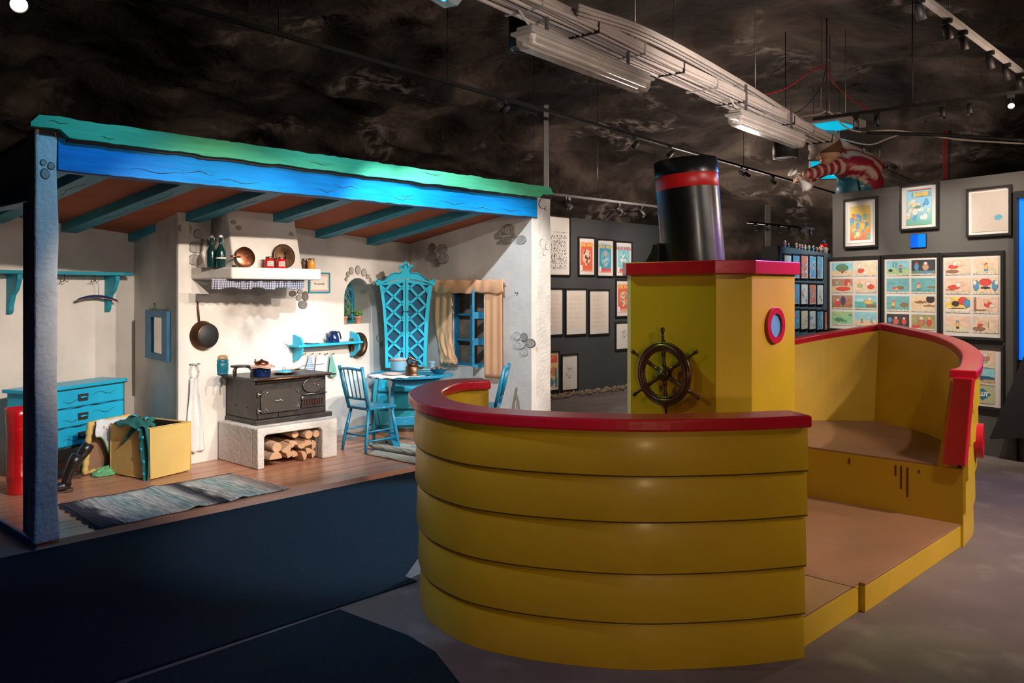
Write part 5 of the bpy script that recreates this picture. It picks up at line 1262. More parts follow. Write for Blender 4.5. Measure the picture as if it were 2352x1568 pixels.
# ------------------------------------------------------------ spindle chairs
def make_chair(label, loc, face, group='blue spindle-back chairs'):
    o = thing('spindle_chair', label, 'chair', None, (loc[0], loc[1], FL), face, group)   # faces local +x
    m = M['chip']
    s_ = MB().hexa([(x, y, .405) for x, y in ((-.17,-.155),(.0,-.175),(.17,-.185),(.19,0),(.17,.185),(0,.175),(-.17,.155))], [(x, y, .432) for x, y in ((-.175,-.16),(.0,-.18),(.175,-.19),(.195,0),(.175,.19),(0,.18),(-.175,.16))]); s_.build('seat', m, o, bevel=.008)
    F = [(.14,.145),(.14,-.145),(-.14,.13),(-.14,-.13)]; G = [(.20,.185),(.20,-.185),(-.21,.175),(-.21,-.175)]
    for (a, c) in zip(F, G):
        MB().tube([(c[0],c[1],0),(c[0]*.85+a[0]*.15,c[1]*.85+a[1]*.15,.10),(a[0]*.5+c[0]*.5,a[1]*.5+c[1]*.5,.23),(a[0],a[1],.41)], [.013,.016,.018,.014], 12).build('leg', m, o)
    def lg(i, z): f = z/.41; return (G[i][0]+(F[i][0]-G[i][0])*f, G[i][1]+(F[i][1]-G[i][1])*f, z)
    for i, j, z in ((0,1,.14),(2,3,.16),(0,2,.11),(1,3,.11),(0,2,.20),(1,3,.20)):
        MB().tube([lg(i,z), lg(j,z)], .009, 8).build('stretcher', m, o)
    for sy in (-1, 1):
        MB().tube([(-.155,sy*.145,.42),(-.20,sy*.158,.60),(-.255,sy*.17,.83)], [.017,.018,.016], 12).build('back_post', m, o)
    for z, x, r in ((.80,-.248,.014),(.515,-.178,.012)):
        n = 9; MB().tube([(x-.02*math.sin(PI*k/(n-1)), (-1+2*k/(n-1))*(.145+.03*(z-.4)), z+(.012*math.sin(PI*k/(n-1)) if z > .7 else 0)) for k in range(n)], r, 10, flat=.8).build('back_rail', m, o)
    for k in range(4):
        y = (-1.5+k)*.062; MB().tube([(-.198,y*.95,.515),(-.262,y*1.06,.80)], .0065, 8).build('spindle', m, o)
    return o
make_chair('blue spindle-back chair with chipped paint standing left of the table', (-1.40, 8.20), math.radians(50))
make_chair('blue spindle-back chair behind the red rail in front of the curtained window', (-.30, 8.25), math.radians(172))
# ------------------------------------------------------------ drop-leaf table
tc_ = (-1.03, 8.42); o = thing('drop_leaf_table', 'small blue pedestal table with chipped edges laid with pots and cups', 'table', None, (tc_[0], tc_[1], FL), math.radians(20))
m = M['chip']; TH = .72; TZ = FL+TH
MB().plate([(.44*math.cos(2*PI*k/40), .34*math.sin(2*PI*k/40)) for k in range(40)], (), 0, .026, 0, TR(0,0,TH) @ RX(-PI/2) @ Matrix.Scale(1,4)).build('tabletop', m, o, bevel=.005)
for sx_ in (-1, 1):
    pr = [(-.05,0),(-.06,.04),(-.035,.10),(-.035,.25),(-.045,.36),(-.035,.50),(-.06,.58),(-.16,.67),(-.20,TH-.026),(.20,TH-.026),(.16,.67),(.06,.58),(.035,.50),(.045,.36),(.035,.25),(.035,.10),(.06,.04),(.05,0)]
    pr = [(x, max(.05, z)) for x, z in pr]
    MB(TR(sx_*.20, 0, 0) @ RZ(PI/2)).plate(pr, (), -.018, .018).build('pedestal', m, o, bevel=.004)
    ft = [(-.24,0),(-.17,0),(-.14,.03),(.14,.03),(.17,0),(.24,0),(.25,.03),(.20,.06),(.10,.075),(.05,.11),(-.05,.11),(-.10,.075),(-.20,.06),(-.25,.03)]
    MB(TR(sx_*.20, 0, 0) @ RZ(PI/2)).plate(ft, (), -.025, .025).build('foot', m, o, bevel=.004)
MB().box(-.2,.2,-.012,.012,.20,.285).build('stretcher', m, o, bevel=.003)
MB().plate([(-.26+.52*k/12, -.075*math.sin(PI*k/12)**.5) for k in range(13)], (), -.012, .012, 0, TR(0, -.22, TH-.03)).build('apron_board', M['bluedk'], o, bevel=.003)
MB().plate([(-.26+.52*k/12, -.075*math.sin(PI*k/12)**.5) for k in range(13)], (), -.012, .012, 0, TR(.0, .22, TH-.03)).build('apron_board', M['bluedk'], o, bevel=.003)
def ont(px, py, name, label, cat, rz=0, dz=.0, group=None):
    p = WF.z(px, py, TZ+dz); return thing(name, label, cat, None, (p.x, p.y, TZ+dz), rz, group)
TZ += .001
o = ont(912, 862, 'tablecloth', 'white lace cloth with scalloped edge hanging over the left side of the table', 'tablecloth')
def tcl(u_, v_):
    a = 2*PI*u_; r = v_*(.30+.012*math.sin(a*14)); x, y = r*math.cos(a)*1.0, r*math.sin(a)*.60
    t0 = Vector((o.location.x+x-tc_[0], o.location.y+y-tc_[1])); ca, sa = math.cos(-.349), math.sin(-.349); q = Vector((t0.x*ca-t0.y*sa, t0.x*sa+t0.y*ca))
    e = math.hypot(q.x/.445, q.y/.345); dz = 0
    if e > 1: dz = -(r)*(1-1/e)*1.0; x -= (x+o.location.x-tc_[0])*(1-1/e)*.9; y -= (y+o.location.y-tc_[1])*(1-1/e)*.9
    return (x, y, .003+dz)
MB().grid(tcl, 84, 16).build('cloth_sheet', M['lace'], o, solid=.002)
o = ont(916, 850, 'lidded_pot', 'pale blue stoneware pot with brown rimmed lid at the back of the table', 'pot', dz=.003)
MB().lathe([(.082,0),(.086,.006),(.088,.10),(.090,.108)], 28).build('pot_body', M['palebl'], o)
MB().lathe([(.096,.108),(.098,.112),(.094,.120)], 28).build('lid_rim', M['terrac'], o)
MB().lathe([(.093,.119),(.07,.132),(.02,.140),(.009,.142),(.008,.150),(.015,.160),(.011,.170),(0,.172)], 24).build('pot_lid', M['palebl'], o)
o = ont(948, 862, 'copper_kettle', 'brown copper kettle with angular lid and hoop handle in the middle of the table', 'kettle', dz=.003)
MB().lathe([(.072,0),(.076,.004),(.076,.008),(.072,.012),(.074,.028),(.070,.085),(.060,.094),(.040,.100)], 28).build('kettle_body', M['copperd'], o)
MB().lathe([(.042,.098),(.040,.112),(.026,.124),(.010,.130),(.008,.140),(0,.142)], 20).build('kettle_lid', M['copperd'], o)
MB(RZ(.5)).tube([(-.045,0,.10),(-.06,0,.15),(-.03,0,.185),(.03,0,.145),(.045,0,.10)], .007, 8, flat=1.6).build('handle', M['copper'], o)
MB().tube([(.06,0,.055),(.10,0,.08),(.112,0,.10)], [.018,.012,.009], 10).build('spout', M['copperd'], o)
o = ont(972, 862, 'sugar_box', 'dark blue enamel square box in front of the biscuit bowl', 'box', rz=.1, dz=.003)
MB().hexa([(x, y, 0) for x, y in ((-.066,-.045),(.066,-.045),(.066,.045),(-.066,.045))], [(x, y, .062) for x, y in ((-.070,-.049),(.070,-.049),(.070,.049),(-.070,.049))]).build('box_body', M['teal'], o, bevel=.01, seg=3)
b = MB(); b.tube([(-.071,-.05,.062),(.071,-.05,.062),(.071,.05,.062),(-.071,.05,.062)], .004, 6, 0, None, True); b.tube([(-.069,-.048,.045),(.069,-.048,.045),(.069,.048,.045),(-.069,.048,.045)], .003, 6, 0, None, True); b.build('box_rim', M['palebl'], o)
o = ont(1007, 857, 'bowl', 'blue enamel bowl heaped with brown biscuits on the right of the table', 'bowl', dz=.003)
MB().lathe([(.045,0),(.05,.004),(.080,.030),(.092,.046),(.095,.048),(.088,.047),(.076,.032),(.04,.010),(0,.009)], 30).build('bowl_body', M['teal'], o)
bo = o
rb = random.Random(11); proto = None
for k in range(14):
    a = rb.uniform(0, 2*PI); r = .066*math.sqrt(rb.random()); z = .034+.030*(1-r/.07)+rb.uniform(0, .010)
    if proto is None:
        b = MB(); b.ball((0,0,0), (.021,.016,.012), 6); b.v = [(x*(1+.25*noise.noise(Vector((x,y,z))*70)), y*(1+.25*noise.noise(Vector((y,x,z))*70)), z) for x, y, z in b.v]; s_ = b.build('biscuit', M['bread']); proto = s_
    else: s_ = proto.copy(); C.objects.link(s_)
    s_.matrix_world = TR(bo.location.x+r*math.cos(a), bo.location.y+r*math.sin(a), TZ+.003+z) @ RZ(a*3) @ RX(rb.uniform(-.5,.5)); tag(s_, 'small brown biscuit heaped with others in the blue bowl on the table', 'biscuit', 'biscuits in the blue bowl')
o = ont(992, 846, 'cup', 'pale blue flared cup standing behind the blue box on the table', 'cup', dz=.003)
MB().lathe([(.026,0),(.028,.004),(.026,.03),(.034,.065),(.042,.076),(.040,.076),(.030,.06),(.02,.03),(0,.01)], 22).build('cup_body', M['palebl'], o)
o = ont(904, 860, 'plate', 'brown terracotta plate lying on the lace at the left of the table', 'plate', dz=.004)
MB().lathe([(.07,0),(.115,.010),(.118,.014),(.112,.014),(.07,.006),(0,.005)], 30).build('plate_dish', M['white'], o)
MB().grid(lambda u_, v_: (.108*v_*math.cos(2*PI*u_)*(1+.06*math.sin(9*2*PI*u_)), .085*v_*math.sin(2*PI*u_), .016+.008*(1-v_)), 50, 4).build('napkin', M['cloth_pink'], o, solid=.004)
# ------------------------------------------------------------ corner cabinet
KF = Fr(*(lambda p: (p.x, p.y))(WF.y(932, 900, 9.13)), math.radians(3))
K = thing('corner_cabinet', 'tall turquoise curved corner cabinet with lattice doors and a scrolled crest', 'cabinet', KF, (0, 0, FL))
def kz(y_): return KF.y(932, y_, 0).z-FL
def kx(x_, y_): return KF.y(x_, y_, 0).x
zc0 = kz(858)                                                   # top of the lower chest
L_pts = [(884,845),(883,800),(881,750),(877,700),(871,660),(868,648)]
out_l = [(kx(x, y), kz(y)) for x, y in L_pts]; out_r = [(kx(2*932.5-x, y), kz(y)) for x, y in L_pts]
up_poly = [(p[0], p[1]) for p in out_r]+[(p[0], p[1]) for p in out_l[::-1]]
up_poly = [(out_l[0][0], out_l[0][1])]+[]+[(out_r[0][0], out_r[0][1])]+out_r[1:]+out_l[::-1][:-1]
MB().plate([(x*.97, z) for x, z in up_poly], (), .02, .20).build('upper_carcase', M['cab'], K)
# crest
cr = [(867,655),(863,648),(863.8,643.7),(868,641),(873.2,643),(878.3,644.8),(884,641.5),(892,633.5),(899.3,628),(908,625.3),(916.7,626),(921.8,624),(922.5,619.7),(918.2,616),(914.8,612.5),(917.5,608.6),(923.3,609.6),(926.6,611.5),(927.5,604.5),(932.5,600.2)]
crest = [(kx(x, y), kz(y)) for x, y in cr]; crm = [(-x, z) for x, z in crest[::-1][1:]]
bot_c = [(kx(x, y), kz(y)) for x, y in ((998,655),(979,648),(957,642),(932.5,640),(908,642),(886,648),(868,655))]
MB().plate(crest+crm+bot_c[1:-1], (), -.022, .05).build('crest', M['cab'], K, bevel=.004)
cin = [(931.5+(x-931.5)*.955, 643+(y-643)*.86) for x, y in cr[1:]]; cin = [(kx(x, y), kz(y)) for x, y in cin]
MB().tube([(x, -.0235, z) for x, z in cin+[(-x, z) for x, z in cin[::-1][1:]]], .0028, 6).build('painted_line', M['line'], K)
# doors
def xl(z):                                                      # left outline at height z
    P = out_l
    for (xa_, za), (xb_, zb_) in zip(P, P[1:]):
        if (za-z)*(zb_-z) <= 0: return xa_+(xb_-xa_)*(z-za)/(zb_-za)
    return P[-1][0]
zd0, zd1 = out_l[0][1]+.005, kz(640)
for sg in (-1, 1):
    n = 14; side = [(sg*abs(xl(zd0+(zd1-.07-zd0)*k/n))*.965, zd0+(zd1-.07-zd0)*k/n) for k in range(n+1)]
    top_ = [(sg*abs(xl(zd1-.07))*.5, zd1-.03), (sg*.004, zd1-.005)]
    outer = [(sg*.004, zd0)]+side+top_
    ins = [(sg*.028, zd0+.03)]+[(sg*(abs(x)-.030), max(z, zd0+.03)) for x, z in side]+[(sg*abs(xl(zd1-.07))*.5, zd1-.065), (sg*.028, zd1-.045)]
    dr = MB(); dr.plate(outer, [ins], -.012, .012)
    # lattice bars clipped to the opening
    def inner(x, z):
        x = abs(x)
        if x < .026 or z < zd0+.028 or z > zd1-.05: return False
        return x < abs(xl(min(z, zd1-.07)))-.028
    for s2 in (1, -1):
        for k in range(-6, 16):
            pts = []
            for q in range(201):
                f = q/200; x = sg*(.02+.32*f); z = zd0+k*.172+(f*.27 if s2 > 0 else -f*.36)+(.0 if s2 > 0 else .05)
                if inner(x, z): pts.append((x, z))
            if len(pts) > 4: 
                a_, c_ = Vector((pts[0][0], pts[0][1])), Vector((pts[-1][0], pts[-1][1])); dv = (c_-a_).normalized(); nn = Vector((-dv.y, dv.x))*.0125; a_ -= dv*.008; c_ += dv*.008
                dr.plate([tuple(a_-nn), tuple(c_-nn), tuple(c_+nn), tuple(a_+nn)], (), -.009, .006)
    d_ = dr.build('door', M['cab'], K)
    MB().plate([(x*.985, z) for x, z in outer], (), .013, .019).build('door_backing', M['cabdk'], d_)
    hh_ = MB(TR(sg*.022, -.014, kz(715))); hh_.ball((0,-.008,0), .009, 6); hh_.tube([(sg*-.012,-.008,.0),(sg*.014,-.010,.004)], .003, 6); hh_.build('door_handle', M['brassd'], d_)
MB().tube([(0, -.0125, zd0), (0, -.0125, zd1)], .0025, 6).build('painted_line', M['line'], K)
# bombe lower chest
def low(u_, v_):                                                # u across -1..1 mapped from 0..1, v up
    z = .06+(zc0-.06)*v_; hw_ = .335+.035*math.sin(PI*min(1, v_*1.05))-.02*(1-v_); x = (u_*2-1)*hw_
    return (x, -.045-.045*math.sin(PI*v_)*(1-.6*(u_*2-1)**2)+.06*(abs(u_*2-1)**6), z)
b = MB(); b.grid(low, 30, 24); vs = []
n = 24
sideL = [low(0, k/n) for k in range(n+1)]; sideR = [low(1, k/n) for k in range(n+1)]
for S_ in (sideL, sideR):
    vv = list(S_)+[(x*.8, .22, z) for x, y, z in S_]; b.add(vv, [(k, k+1, n+2+k, n+1+k) for k in range(n)], 0, True)
b.build('chest_body', M['cab'], K)
tp = [(-.36,-.06),(.36,-.06),(.37,-.03),(.28,.22),(-.28,.22),(-.37,-.03)]
MB().hexa([(x, y, zc0-.005) for x, y in tp], [(x, y, zc0+.02) for x, y in tp]).build('chest_top', M['cab'], K, bevel=.006)
for sg in (-1, 1): MB().tube([(sg*.30, -.01, .07), (sg*.32, -.03, .03), (sg*.30, -.02, .0)], [.03,.025,.02], 10).build('foot', M['bluedk'], K)
for k in range(3):
    v0, v1 = .04+.32*k, .04+.32*k+.29
    def dgrid(u_, v_): p = low(.07+.86*u_, v0+(v1-v0)*v_); return (p[0], p[1]-.010, p[2])
    d_ = MB().grid(dgrid, 26, 8).build('drawer', M['cab'], K, solid=.012)
    b = MB(); ring = [dgrid(t, 0) for t in [i/20 for i in range(21)]]+[dgrid(1, t) for t in [i/6 for i in range(1, 7)]]+[dgrid(1-t, 1) for t in [i/20 for i in range(1, 21)]]+[dgrid(0, 1-t) for t in [i/6 for i in range(1, 6)]]
    b.tube([(x, y-.006, z) for x, y, z in ring], .0025, 5, 0, None, True); b.build('painted_line', M['line'], d_)
    for uu in (.27, .73):
        p = dgrid(uu, .5); MB().ball((p[0], p[1]-.008, p[2]), (.015,.004,.028), 8).build('escutcheon', M['blackm'], d_); MB().tube([(p[0]-.008, p[1]-.012, p[2]+.01), (p[0], p[1]-.028, p[2]-.006), (p[0]+.008, p[1]-.012, p[2]+.01)], .003, 6).build('drawer_pull', M['nickel'], d_)
# ------------------------------------------------------------ curtains at the right wall
o = thing('window_curtains', 'peach curtains with ruffled pelmet at the blue window, the left one tied up', 'curtains', EW)
def ex(px, py, y=0): return EW.y(px, py, y)
ca, cb_ = ex(995, 660, -.07), ex(1157, 660, -.07); zt4 = ex(1075, 643, -.07).z; zb4 = ex(1075, 673, -.07).z
MB().tube([(ca.x-.02, -.05, zt4-.035), (cb_.x, -.05, zt4-.035)], .006, 8).build('curtain_rod', M['nickel'], o)
def pel(u_, v_):
    return (ca.x+(cb_.x-ca.x)*u_, -.075-.003*math.sin(u_*34+math.sin(u_*9)*2)-.012*math.sin(PI*v_), zt4-(zt4-zb4)*v_*(1+.04*math.sin(u_*16))+.006*math.sin(u_*33))
MB().grid(pel, 120, 8).build('pelmet', M['curtain'], o, solid=.004)
ra, rb_ = ex(1113, 760, -.06), ex(1152, 760, -.06); zb5 = ex(1130, 868, -.06).z
def pr2(u_, v_): return (ra.x+(rb_.x-ra.x)*(u_*(1+.0*v_))+.01*v_*(u_-.5), -.055-.0025*math.sin(u_*15+.4), zt4-.06-(zt4-.06-zb5)*v_)
MB().grid(pr2, 50, 20).build('curtain_panel', M['curtain'], o, solid=.004)
la_, lb_ = ex(998, 700, -.06).x, ex(1037, 700, -.06).x; zk = ex(1030, 800, -.06).z; ze = ex(1030, 834, -.06).z
def pl2(u_, v_):
    z = zt4-.06-(zt4-.06-ze)*v_; sh = max(0, v_-.45)/.55; x0_ = la_+(ex(1012,800,-.06).x-la_)*sh; x1_ = lb_+(ex(1050,810,-.06).x-lb_)*max(0, v_-.7)/.3
    crump = sh*.03*noise.noise(Vector((u_*5, v_*9, 2)))
    return (x0_+(x1_-x0_)*u_, -.055-.003*math.sin(u_*15+v_*2)*(1-sh*.4)-.03*sh*math.sin(PI*u_)+crump, z+crump*.8)
MB().grid(pl2, 40, 40).build('curtain_panel', M['curtain'], o, solid=.004)
# ------------------------------------------------------------ gallery partition walls
def gwall(fr_, x0, x1, z1, th, m, name, z0=0.0):
    o = MB().box(x0, x1, 0, th, z0, z1).build(name, m, None, bevel=.004); o.matrix_world = fr_.M; return tag(o, kind='structure')
gwall(LG, -2.5, LG.y(1560, 600).x, 2.74, .12, M['lgwall'], 'wall_left_gallery')
rgl = RG.y(1912, 600).x
gwall(RG, rgl, 3.2, 2.72, .30, M['rgwall'], 'wall_right_gallery')
bgl = BG.y(1787, 600).x; 
bw_ = gwall(BG, bgl, 6.0, 2.33, .27, M['bgwall'], 'wall_blue_gallery')
MB().box(bgl-.012, bgl-.001, 0, .27, 0, 2.33).build('wall_end_panel', M['blackm'], bw_)
def noise2(u, v, s, k=3.0): return noise.noise(Vector((u*k, v*k, s*7.3)))
def mixc(a, b, t): t = max(0, min(1, t)); return tuple(a[i]*(1-t)+b[i]*t for i in range(3))
def pic_frame(fr_, bx, label, group, deep=.03, fw=.022, mount=None, sheet=None, grid=None, y0=0.0):
    """bx outer pixel box at the wall; returns thing and half sizes"""
    l, r_ = fr_.y(bx[0], (bx[1]+bx[3])/2, -y0), fr_.y(bx[2], (bx[1]+bx[3])/2, -y0)
    xm = (bx[0]+bx[2])/2; t, b_ = fr_.y(xm, bx[1]).z, fr_.y(xm, bx[3]).z
    cx, cz_ = (l.x+r_.x)/2, (t+b_)/2; hx, hz = (r_.x-l.x)/2, (t-b_)/2
    o = thing('picture_frame', label, 'picture', fr_, (cx, 0, cz_), 0, group)
    MB().plate([(-hx,-hz),(hx,-hz),(hx,hz),(-hx,hz)], [[(-hx+fw,-hz+fw),(hx-fw,-hz+fw),(hx-fw,hz-fw),(-hx+fw,hz-fw)]], -deep, -.001).build('frame_moulding', M['frame'], o, bevel=.002)
    MB().box(-hx+fw*.8, hx-fw*.8, -deep*.45, -.002, -hz+fw*.8, hz-fw*.8).build('mat_board', M['matb'], o)
    return o, hx, hz, -deep*.45-.0012
GL = 'black framed sheets on the dark gallery wall'
def sheet(o, hx, hz, y, f, fn, nx=30, nz=44, name='printed_sheet', dx=0, dz=0):
    return painted(name, o, (-hx*f[0])+dx, hx*f[0]+dx, -hz*f[1]+dz, hz*f[1]+dz, y, nx, nz, fn)
def comic_bw(seed, top=.72):
    rr = random.Random(seed); R = [[rr.random() for _ in range(60)] for _ in range(60)]
    def fn(u, v):
        base = (.66,.62,.57)
        if v > top: return (.12,.11,.10) if (abs(v-top-.05) < .008 and R[int(u*50)][5] > .6) else base
        if u < .04 or u > .96 or v < .03: return base
        cu, cv = (u*4) % 1, (v*8) % 1
        if cu < .06 or cv < .06: return base
        return (.10,.09,.08) if R[int(u*40)][int(v*55)] > .70 else base
    return fn
def letter(seed, col=(.55,.33,.24)):
    rr = random.Random(seed); ends = [rr.uniform(.6, .95) for _ in range(40)]; st = [rr.uniform(.06, .12) for _ in range(40)]
    def fn(u, v):
        base = (.70,.62,.54); k = int(v*26); fv = v*26-k
        if .3 < fv < .62 and 1 <= k <= 24 and st[k] < u < ends[k] and noise2(u, k, seed, 28) > -.15: return mixc(base, col, .45)
        return base
    return fn
def cover(seed, bg, title_h=.80, disc=None, foot=None, fig=None):
    def fn(u, v):
        c = bg
        if disc and ((u-.5)/.36)**2+((v-.5)/.24)**2 < 1 and not ((u-.5)/.30)**2+((v-.5)/.20)**2 < 1: c = disc
        if fig:
            n = noise2(u, v*1.4, seed, 7)
            if ((u-.5)/.26)**2+((v-.47)/.27)**2 < 1 and n > .05: c = fig[0]
            elif ((u-.5)/.30)**2+((v-.47)/.30)**2 < 1 and n < -.18: c = fig[1]
        if foot and v < .13: c = foot if v > .06 else mixc(foot, (1,1,1), .1)
        if v > .95: c = mixc(bg, (.8,.75,.7), .45)
        return c
    return fn
o, hx, hz, y = pic_frame(LG, (1250, 495, 1308, 634), 'large framed black and white comic page at top left beside the cottage post', GL)
sheet(o, hx, hz, y, (.80,.82), comic_bw(1), 40, 60)
RED, TEAL, INKD, CREAM = (.66,.12,.06), (.06,.30,.44), (.10,.07,.06), (.62,.52,.36)
for bx, lab, bg, disc, foot, fig, tc2 in (((1326,544,1365,634), 'framed red magazine cover on the dark gallery wall, left of the blue one', RED, (.74,.42,.30), (.62,.12,.05), (CREAM, INKD), 'inkyel'),
        ((1369,549,1408,636), 'framed blue magazine cover on the dark gallery wall', TEAL, (.25,.50,.58), (.62,.08,.08), ((.3,.55,.5), (.5,.3,.3)), 'inkyel'),
        ((1411,554,1450,636), 'framed light blue magazine cover with red title beside the wheelhouse top', (.22,.52,.60), None, (.60,.10,.06), ((.70,.66,.58), (.10,.32,.36)), 'inkred'),
        ((1412,641,1450,728), 'framed red and cream magazine cover half hidden behind the wheelhouse corner', RED, (.7,.4,.3), (.7,.3,.25), (CREAM, (.28,.2,.14)), 'inkyel')):
    o, hx, hz, y = pic_frame(LG, bx, lab, GL)
    sheet(o, hx, hz, y, (.70,.76), cover(len(lab), bg, .8, disc, foot, fig), 26, 44, 'magazine_cover')
    text('ARNE ANKA', hx*.36, o, TR(0, y-.002, hz*.58), M[tc2], 'title_lettering', .0005, .86, .002)
    MB().box(-hx*.68, -hx*.50, y-.002, y-.0005, -hz*.72, -hz*.45).build('barcode_box', M['inkwh'], o)
for k, (bx, lab) in enumerate((((1255,661,1292,771), 'framed handwritten letter at the left of its row, cut off by the cottage post'), ((1296,662,1346,770), 'framed handwritten letter in the middle of the row of three'), ((1350,664,1398,769), 'framed handwritten letter at the right of the row of three'))):
    o, hx, hz, y = pic_frame(LG, bx, lab, GL); sheet(o, hx, hz, y, (.76,.76), letter(k+3), 36, 60, 'handwritten_sheet', 0, hz*.04)
o, hx, hz, y = pic_frame(LG, (1411,738,1452,803), 'small framed sheet with a tiny pen drawing low beside the wheelhouse', GL)
sheet(o, hx, hz, y, (.30,.42), comic_bw(9, .95), 14, 20, 'pen_drawing')
o, hx, hz, y = pic_frame(LG, (1243,806,1283,899), 'framed orange and blue poster low on the wall, cut off by the cottage post', GL)
sheet(o, hx, hz, y, (.78,.82), lambda u, v: (.70,.24,.08) if noise2(u, v, 3, 5) > .05+.5*(v-.5)*0 and v > .35 else ((.08,.22,.28) if noise2(u, v, 5, 6) > -.1 and v < .6 else ((.66,.10,.07) if v > .75 else (.74,.50,.22))), 26, 40, 'poster')
o, hx, hz, y = pic_frame(LG, (1287,812,1326,897), 'framed faint pencil sketch low on the dark gallery wall', GL)
sheet(o, hx, hz, y, (.80,.80), lambda u, v: (.36,.33,.31) if (u-.5)**2/.09+(v-.5)**2/.05 < 1 and noise2(u, v, 8, 16) > .22 else (.68,.64,.60), 30, 44, 'pencil_sketch')
# strip of rubble along the foot of the wall
rg_ = MB(); rr = random.Random(4)
for k in range(420):
    x = rr.uniform(-.6, 3.2); yy = -rr.uniform(.02, .38); s_ = rr.uniform(.015, .04)
    rg_.add([(x+s_*a+rr.uniform(-.3,.3)*s_, yy+s_*b_, s_*c*.8+s_*.5) for a, b_, c in ((1,0,0),(-1,0,0),(0,1,0),(0,-1,0),(0,0,1),(0,0,-1))], [(0,2,4),(2,1,4),(1,3,4),(3,0,4),(2,0,5),(1,2,5),(3,1,5),(0,3,5)])
o = rg_.build('rubble', mat('brown_rubble', (.20,.15,.11), .95, var=.5, vs=9)); o.matrix_world = LG.M; tag(o, 'strip of brown rubble stones along the foot of the dark gallery wall', 'gravel', kind='stuff')
# ------------------------------------------------------------ right gallery wall
GR = 'black framed pictures on the grey gallery wall'
def blobs(seed, cols, bg, n=26, lo=.2, hi=.85):
    rr = random.Random(seed); B = [(rr.uniform(.05,.95), rr.uniform(lo,hi), rr.uniform(.04,.13), rr.uniform(.04,.11), cols[rr.randrange(len(cols))]) for _ in range(n)]
    def fn(u, v):
        c = bg(u, v) if callable(bg) else bg
        for x, z, rx, rz, cc in B:
            d = ((u-x)/rx)**2+((v-z)/rz)**2
            if d < 1: c = cc if d < .75 else mixc(cc, (.10,.06,.04), .55)
        return c
    return fn
o, hx, hz, y = pic_frame(RG, (1940,454,2018,569), 'framed yellow and red poster at the top left of the grey gallery wall', GR)
MB().box(-hx*.74, hx*.74, y-.002, y, -hz*.80, hz*.80).build('backing_sheet', M['inkwh'], o)
sheet(o, hx, hz, y-.004, (.60,.68), blobs(2, [(.72,.24,.10),(.74,.52,.14),(.70,.36,.14),(.14,.34,.55),(.78,.62,.30),(.25,.45,.35)], lambda u, v: mixc((.72,.16,.08), (.76,.55,.14), v*1.5), 34, .08, .72), 44, 60, 'poster')
text('i djupaste hav och djungel', hx*.10, o, TR(hx*.05, y-.006, hz*.56), M['inkdk'], 'lettering', .0004, .9) if False else None
o, hx, hz, y = pic_frame(RG, (2069,421,2158,528), 'framed blue comic magazine cover above the glowing blue square', GR)
sheet(o, hx, hz, y-.002, (.66,.78), blobs(6, [(.70,.72,.70),(.10,.36,.62),(.78,.60,.30),(.62,.66,.64),(.12,.30,.22)], lambda u, v: mixc((.16,.40,.30), (.30,.58,.76), v*2.2-.1), 22, .05, .66), 44, 60, 'magazine_cover')
text('BAMSE', hz*.24, o, TR(hx*.12, y-.006, hz*.52), M['inkyel'], 'title_lettering', .0006, .95, .004)
MB().box(-hx*.38, hx*.62, y-.0045, y-.003, hz*.42, hz*.64).build('title_ground', M['frame'] if 0 else mat('title_blue', (.16,.42,.62), .7), o)
MB().box(-hx*.55, hx*.62, y-.0045, y-.003, hz*.70, hz*.745).build('title_strip', M['inkred'], o)
o, hx, hz, y = pic_frame(RG, (2222,429,2326,543), 'framed faint crayon sketch with one blue patch at the top right', GR)
def faint(u, v):
    base = (.50,.44,.38)
    if ((u-.78)/.12)**2+((v-.34)/.07)**2 < 1: return (.12,.36,.46)
    n = noise2(u, v, 12, 8)
    if abs(n) < .035 and (v < .5 or (u < .4 and v < .75)) and .08 < u < .92: return mixc(base, (.55,.22,.12), .45)
    return base
sheet(o, hx, hz, y-.002, (.76,.80), faint, 60, 70, 'crayon_sketch')
o, hx, hz, y = RG.y(2093, 553), 0, 0, 0
l, r_ = RG.y(2093, 553), RG.y(2128, 553); t_, b_ = RG.y(2110, 538).z, RG.y(2110, 568).z
o = thing('wall_light_tile', 'small glowing blue square on the grey wall under the blue cover', 'light', RG, ((l.x+r_.x)/2, 0, (t_+b_)/2)); w_ = (r_.x-l.x)/2; h_ = (t_-b_)/2
MB().box(-w_-.004, w_+.004, -.012, -.001, -h_-.004, h_+.004).build('tile_casing', M['frame'], o)
MB().box(-w_, -w_*.0, -.016, -.011, -h_, h_).build('tile_face', M['bluetile2'], o); MB().box(0, w_, -.016, -.011, -h_, h_).build('tile_face', M['bluetile'], o)
# three big frames with eight painted cels each (generic scenes)
SKY, GRN, SAND, PINK, TL, DK, PUR, OLV = (.24,.50,.56), (.32,.48,.24), (.66,.48,.30), (.66,.46,.34), (.14,.34,.35), (.04,.045,.05), (.36,.20,.15), (.30,.27,.13)
def scene(seed, bg, ground, spots, hor=.38):
    def fn(u, v):
        if v < .09: return (.68,.62,.50) if noise2(u, v, seed, 40) > -.25 else (.28,.22,.18)
        c = mixc(ground, bg, 1 if v > hor+.05*noise2(u, 0, seed, 4) else 0); c = mixc(c, tuple(x*1.25 for x in c), .5+noise2(u, v, seed, 5))
        for x, z, rx, rz, cc in spots:
            d = ((u-x)/rx)**2+((v-z)/rz)**2
            if d < 1: c = cc if d < .72 else mixc(cc, (.10,.05,.04), .6)
        return c
    return fn
RD, SK, BL, WH, BK, YL, BR = (.66,.07,.05), (.74,.44,.30), (.08,.28,.48), (.72,.66,.58), (.05,.04,.04), (.72,.50,.12), (.28,.15,.08)
